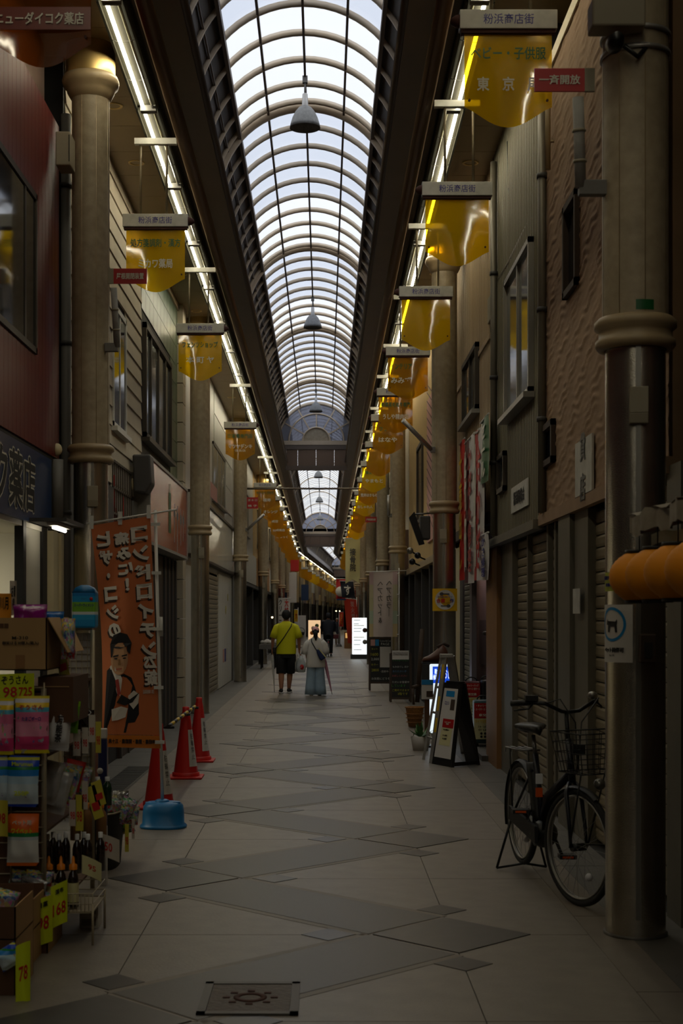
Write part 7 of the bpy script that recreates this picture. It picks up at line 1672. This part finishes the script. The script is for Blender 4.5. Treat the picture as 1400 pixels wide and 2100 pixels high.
MB().tube([(.115, -.07, 1.45), (.10, -.125, 1.40), (-.04, -.150, 1.18), (-.17, -.125, 1.0), (-.225, -.02, .92), (-.20, .10, .95)], .010, 6).build('bag_strap', 'strap_black', t); MB().box((-.28, -.03, .84), (-.205, .12, .96)).build('shoulder_bag', 'strap_black', t, bevel=.02)
def wpt(t, loc, rz, k_, p): return Vector(loc)+Matrix.Rotation(rz, 3, 'Z') @ (Vector(p)*k_)
ML = lambda p: wpt(t, (-.79, 29.6, 0), .05, 1.0, p)
um = thing('umbrella', 'clear folded umbrella carried point down beside the yellow shirt', 'umbrella', ML((-.29, .05, 0)))
hd = ML((-.288, .055, .86)); tip = ML((-.245, .03, .02))
MB().tube([hd+Vector((.0, 0, .02)), hd+Vector((-.02, 0, .05)), hd+Vector((-.05, 0, .03)), hd+Vector((-.05, 0, -.02))], .010, 6).build('handle', 'black', um); v = tip-hd
MB().tube([hd+v*q for q in (.05, .14, .2, .5, .8, .93)], [.012, .028, .030, .022, .012, .006], 10).build('folded_canopy', 'umbrella_clear', um); MB().cyl(hd+v*.9, tip, .005, n=6).build('ferrule', 'black', um)
def carrier(label, c, w_, h, m, accent=None):
    b_ = thing('carrier_bag', label, 'carrier bag', Vector(c)-Vector((0, 0, h))); c = Vector(c)
    MB().loft([[c+Vector((math.cos(2*PI*i/16)*rx*(1+.08*math.sin(3*i)), math.sin(2*PI*i/16)*rx*.55, z)) for i in range(16)] for z, rx in ((-h, w_*.30), (-h*.97, w_*.42), (-h*.75, w_*.5), (-h*.5, w_*.46), (-h*.3, w_*.3), (-h*.15, w_*.14))]).build('sack', m, b_)
    for s_ in (-1, 1): MB().tube([c+Vector((s_*w_*.12, 0, -h*.17)), c+Vector((s_*w_*.10, 0, -h*.05)), c+Vector((0, 0, .01))], .007, 5).build('handle', m, b_)
    if accent: MB().loft([[c+Vector((.02+math.cos(2*PI*i/12)*w_*.2, -w_*.27+.0*i, -h*.72+math.sin(2*PI*i/12)*h*.14)) for i in range(12)], [c+Vector((.02+math.cos(2*PI*i/12)*w_*.2, -w_*.255, -h*.72+math.sin(2*PI*i/12)*h*.14)) for i in range(12)]]).build('red_print', accent, b_)
carrier('thin white shopping bag with red print carried by the person in yellow', ML((.31, .10, .83)), .21, .40, 'plastic_bag', 'ink_red')
carrier('small white and dark red paper bag behind the shorts', ML((.235, .12, .80)), .13, .36, 'sole_white', 'case_maroon')
# child in grey shirt and wide pale jeans
CH = dict(arm_l=((-.175, 0, 1.37), (-.225, .0, 1.14), (-.235, .12, 1.02)), arm_r=((.175, 0, 1.37), (.225, .02, 1.14), (.20, .17, 1.04)), leg_l=((-.09, 0, .88), (-.10, .03, .48), (-.105, -.02, .08), (-.11, .12, .035)), leg_r=((.09, 0, .88), (.09, .05, .48), (.095, .04, .08), (.10, .18, .035)))
HC = 1.37; t = person('child in pink cap, loose grey T-shirt and wide pale jeans', -.175, 28.7, -.03, HC, CH); chd = t; kc = HC/1.72
cloth_shell(t, 'shirt', 'shirt_grey', ((.0, 0, .72, .245, .16), (0, 0, .76, .25, .165), (0, 0, .95, .235, .155), (0, 0, 1.15, .225, .15), (0, 0, 1.30, .215, .135), (0, 0, 1.40, .185, .11), (0, 0, 1.45, .12, .085), (0, 0, 1.48, .07, .07)))
for s_ in (-1, 1): MB().tube([(s_*.14, 0, 1.37), (s_*.20, 0, 1.30), (s_*.25, .0, 1.14), (s_*.262, .01, 1.05)], [.085, .098, .10, .102], 14).build('sleeve', 'shirt_grey', t)
for s_ in (-1, 1): MB().loft(erings(((s_*.085, .0, .90, .115, .13), (s_*.095, .02, .70, .125, .135), (s_*.105, .03, .45, .13, .13), (s_*.115, .03, .20, .145, .14), (s_*.12, .03, .03, .155, .155)))).build('jeans_leg', 'jeans_pale', t)
for nm in ('l', 'r'): shoe(t, CH['leg_'+nm][2], CH['leg_'+nm][3], 'sole_white')
hair_cap(t, 'hair', (0, .0, 1.64), (.092, .108, .105)); MB().tube([(0, -.09, 1.63), (.005, -.125, 1.56), (.01, -.12, 1.48), (.012, -.115, 1.40)], [.045, .06, .045, .012], 12).build('ponytail', 'hair', t)
b_ = MB(); nu, nv = 20, 6; V = []
for j in range(nv+1):
    for i in range(nu): th = PI*.5*j/nv; V.append(Vector((.098*math.sin(th)*math.cos(2*PI*i/nu), .005+.114*math.sin(th)*math.sin(2*PI*i/nu), 1.655+.100*math.cos(th))))
b_.add(V, [(j*nu+i, (j+1)*nu+i, (j+1)*nu+(i+1) % nu, j*nu+(i+1) % nu) for j in range(nv) for i in range(nu)], True); cp = b_.build('cap', 'cap_pink', t)
MB().loft([[Vector((.08*math.cos(a_), .10+.085*math.sin(a_)*q, 1.655-.012*q)) for a_ in [PI*i/8 for i in range(9)]] for q in (0, 1)], caps=False).build('cap_peak', 'cap_pink', cp)
MB().sphere((0, -.108, 1.665), (.035, .012, .022), 10, 6).build('cap_opening', 'hair', cp)
MB().tube([(-.10, -.07, 1.44), (-.09, -.125, 1.36), (.0, -.155, 1.20), (.06, -.165, 1.12)], .013, 6).build('bag_strap', 'strap_black', t)
q0 = Vector((.055, -.168, 1.16)); q1 = Vector((.215, -.165, .93)); v = (q1-q0); sd = Vector((v.z, 0, -v.x)).normalized()
sl_ = MB().loft([[q0+v*q+sd*wd*math.cos(2*PI*i/14)+Vector((0, -.035+.035*math.sin(2*PI*i/14), 0)) for i in range(14)] for q, wd in ((-.05, .02), (.15, .05), (.5, .075), (.85, .085), (1.0, .07))]).build('sling_bag', 'bag_navy', t)
MB().prism([q0+sd*-.05+Vector((0, -.075, .03)), q0+sd*-.02+Vector((0, -.075, .03)), q1+sd*-.06+Vector((0, -.075, 0)), q1+sd*-.09+Vector((0, -.075, 0))], (0, -.004, 0)).build('flap_trim', 'label_cream', sl_)
MLc = lambda p: wpt(t, (-.175, 28.7, 0), -.03, kc, p)
um = thing('umbrella', 'pink folded umbrella trailing beside the child', 'umbrella', MLc((.34, .1, 0))); hd = MLc((.20, .16, 1.02)); tip = MLc((.42, .02, .03)); v = tip-hd
MB().tube([hd+v*q for q in (-.08, .05, .12, .18, .5, .8, .95)], [.010, .012, .030, .036, .030, .016, .006], 10).build('folded_canopy', 'umbrella_pink', um); MB().cyl(hd+v*.9, tip, .005, n=6).build('ferrule', 'black', um); MB().tube([hd-v*.08, hd-v*.12+Vector((.02, .0, .02)), hd-v*.08+Vector((.05, 0, .02))], .009, 6).build('handle', 'black', um)
# cyclist far ahead, seen from behind
CY = dict(arm_l=((-.195, .06, 1.40), (-.27, .22, 1.16), (-.24, .46, 1.05)), arm_r=((.195, .06, 1.40), (.27, .22, 1.16), (.24, .46, 1.05)), leg_l=((-.10, 0, .92), (-.11, .30, .66), (-.11, .12, .26), (-.11, .26, .20)), leg_r=((.10, 0, .92), (.11, .20, .52), (.11, .0, .13), (.11, .14, .07)))
cd = 57.0; cx_ = at(673, 1300, cd).x
t = person('person in dark jacket and cap riding away on a bicycle', cx_, cd, 0, 1.70, CY)
cloth_shell(t, 'jacket', 'jacket_dark', ((0, 0, .84, .20, .15), (0, 0, .95, .205, .15), (0, .01, 1.2, .23, .15), (0, .02, 1.35, .22, .14), (0, .02, 1.44, .15, .11), (0, .02, 1.50, .08, .08)))
for nm, s_ in (('l', -1), ('r', 1)):
    L_ = CY['arm_'+nm]; MB().tube([Vector(L_[0])-Vector((s_*.04, 0, 0)), L_[0], L_[1], L_[2]], [.08, .085, .07, .05], 12).build('jacket_sleeve', 'jacket_dark', t); L_ = CY['leg_'+nm]; MB().tube([L_[0], L_[1], L_[2]], [.115, .09, .065], 12).build('trouser_leg', 'shorts_black', t); shoe(t, L_[2], L_[3])
hair_cap(t, 'hair'); MB().lathe((0, .01, 1.665), [(.095, 0), (.09, .06), (.05, .10), (0, .105)], 16).build('cap', 'jacket_dark', t)
by = thing('bicycle', 'dark bicycle ridden by the person in the dark jacket', 'bicycle', (cx_, cd, 0)); o_ = Vector((cx_, cd, 0))
for y in (-.50, .60):
    c = o_+Vector((0, y, .33)); w_ = MB().tube([c+Vector((0, math.cos(2*PI*i/28)*.31, math.sin(2*PI*i/28)*.31)) for i in range(28)], .02, 6, True).build('wheel', 'tyre', by); sp_ = MB()
    for i in range(12): sp_.cyl(c, c+Vector((0, math.cos(2*PI*i/12)*.30, math.sin(2*PI*i/12)*.30)), .003, n=4)
    sp_.build('spokes', 'spoke', w_)
MB().tube([o_+Vector((0, -.50, .33)), o_+Vector((0, -.05, .30)), o_+Vector((0, .50, .75)), o_+Vector((0, .60, .33))], .018, 6).build('frame', 'frame_navy', by); MB().tube([o_+Vector((0, -.05, .30)), o_+Vector((0, -.15, .86))], .016, 6).build('seat_tube', 'frame_navy', by)
MB().sphere(o_+Vector((0, -.16, .87)), (.09, .12, .035)).build('saddle', 'saddle', by); MB().tube([o_+Vector((-.28, .40, 1.0)), o_+Vector((0, .48, .98)), o_+Vector((.28, .40, 1.0))], .013, 6).build('handlebar', 'black_metal', by); MB().tube([o_+Vector((0, .50, .75)), o_+Vector((0, .48, .98))], .014, 6).build('stem', 'black_metal', by)
MB().box(o_+Vector((-.07, -.60, .66)), o_+Vector((.07, -.25, .68))).build('rear_rack', 'rack_steel', by); MB().box(o_+Vector((-.02, -.72, .55)), o_+Vector((.02, -.70, .60))).build('rear_reflector', 'ink_red', by)
for s_ in (-1, 1): MB().box(o_+Vector((s_*.11-.05, .05 if s_ < 0 else -.1, .16 if s_ < 0 else .03)), o_+Vector((s_*.11+.05, .15 if s_ < 0 else .0, .18 if s_ < 0 else .05))).build('pedal', 'black', by)
# person with a wheeled walker, facing the camera
t = person('person in dark coat pushing a wheeled walking frame', at(691, 1300, 80).x, 80.0, PI, 1.50, dict(arm_l=((-.19, 0, 1.40), (-.25, .06, 1.16), (-.22, .26, 1.0)), arm_r=((.19, 0, 1.40), (.25, .06, 1.16), (.22, .26, 1.0)), leg_l=WALK['leg_l'], leg_r=WALK['leg_r']))
cloth_shell(t, 'coat', 'jacket_dark', ((0, 0, .70, .20, .15), (0, 0, .9, .21, .15), (0, 0, 1.2, .215, .145), (0, 0, 1.38, .20, .125), (0, 0, 1.45, .13, .09), (0, 0, 1.49, .08, .08)))
for s_ in (-1, 1): MB().tube([(s_*.15, 0, 1.40), (s_*.21, .02, 1.33), (s_*.25, .06, 1.16), (s_*.225, .22, 1.02)], [.08, .085, .07, .05], 12).build('coat_sleeve', 'sill_grey', t)
for nm in ('l', 'r'): L_ = WALK['leg_'+nm]; MB().tube([L_[0], L_[1], L_[2]], [.11, .085, .065], 12).build('trouser_leg', 'sill_grey', t); shoe(t, L_[2], L_[3])
hair_cap(t, 'sill_grey')
wk = thing('walking_frame', 'red bagged wheeled walking frame pushed along the arcade', 'walking frame', (at(689, 1320, 79.3).x, 79.3, 0)); o_ = Vector((at(689, 1320, 79.3).x, 79.3, 0))
for s_ in (-1, 1):
    MB().tube([o_+Vector((s_*.22, .25, .88)), o_+Vector((s_*.22, .15, .80)), o_+Vector((s_*.22, -.20, .10))], .014, 6).build('side_tube', 'alu', wk); MB().tube([o_+Vector((s_*.22, .10, .70)), o_+Vector((s_*.22, .25, .10))], .014, 6).build('side_tube', 'alu', wk)
    for y in (-.2, .25): MB().cyl(o_+Vector((s_*.22-.015, y, .07)), o_+Vector((s_*.22+.015, y, .07)), .07, n=14).build('wheel', 'black', wk)
MB().box(o_+Vector((-.2, -.12, .35)), o_+Vector((.2, .12, .60))).build('bag', 'case_maroon', wk, bevel=.03)
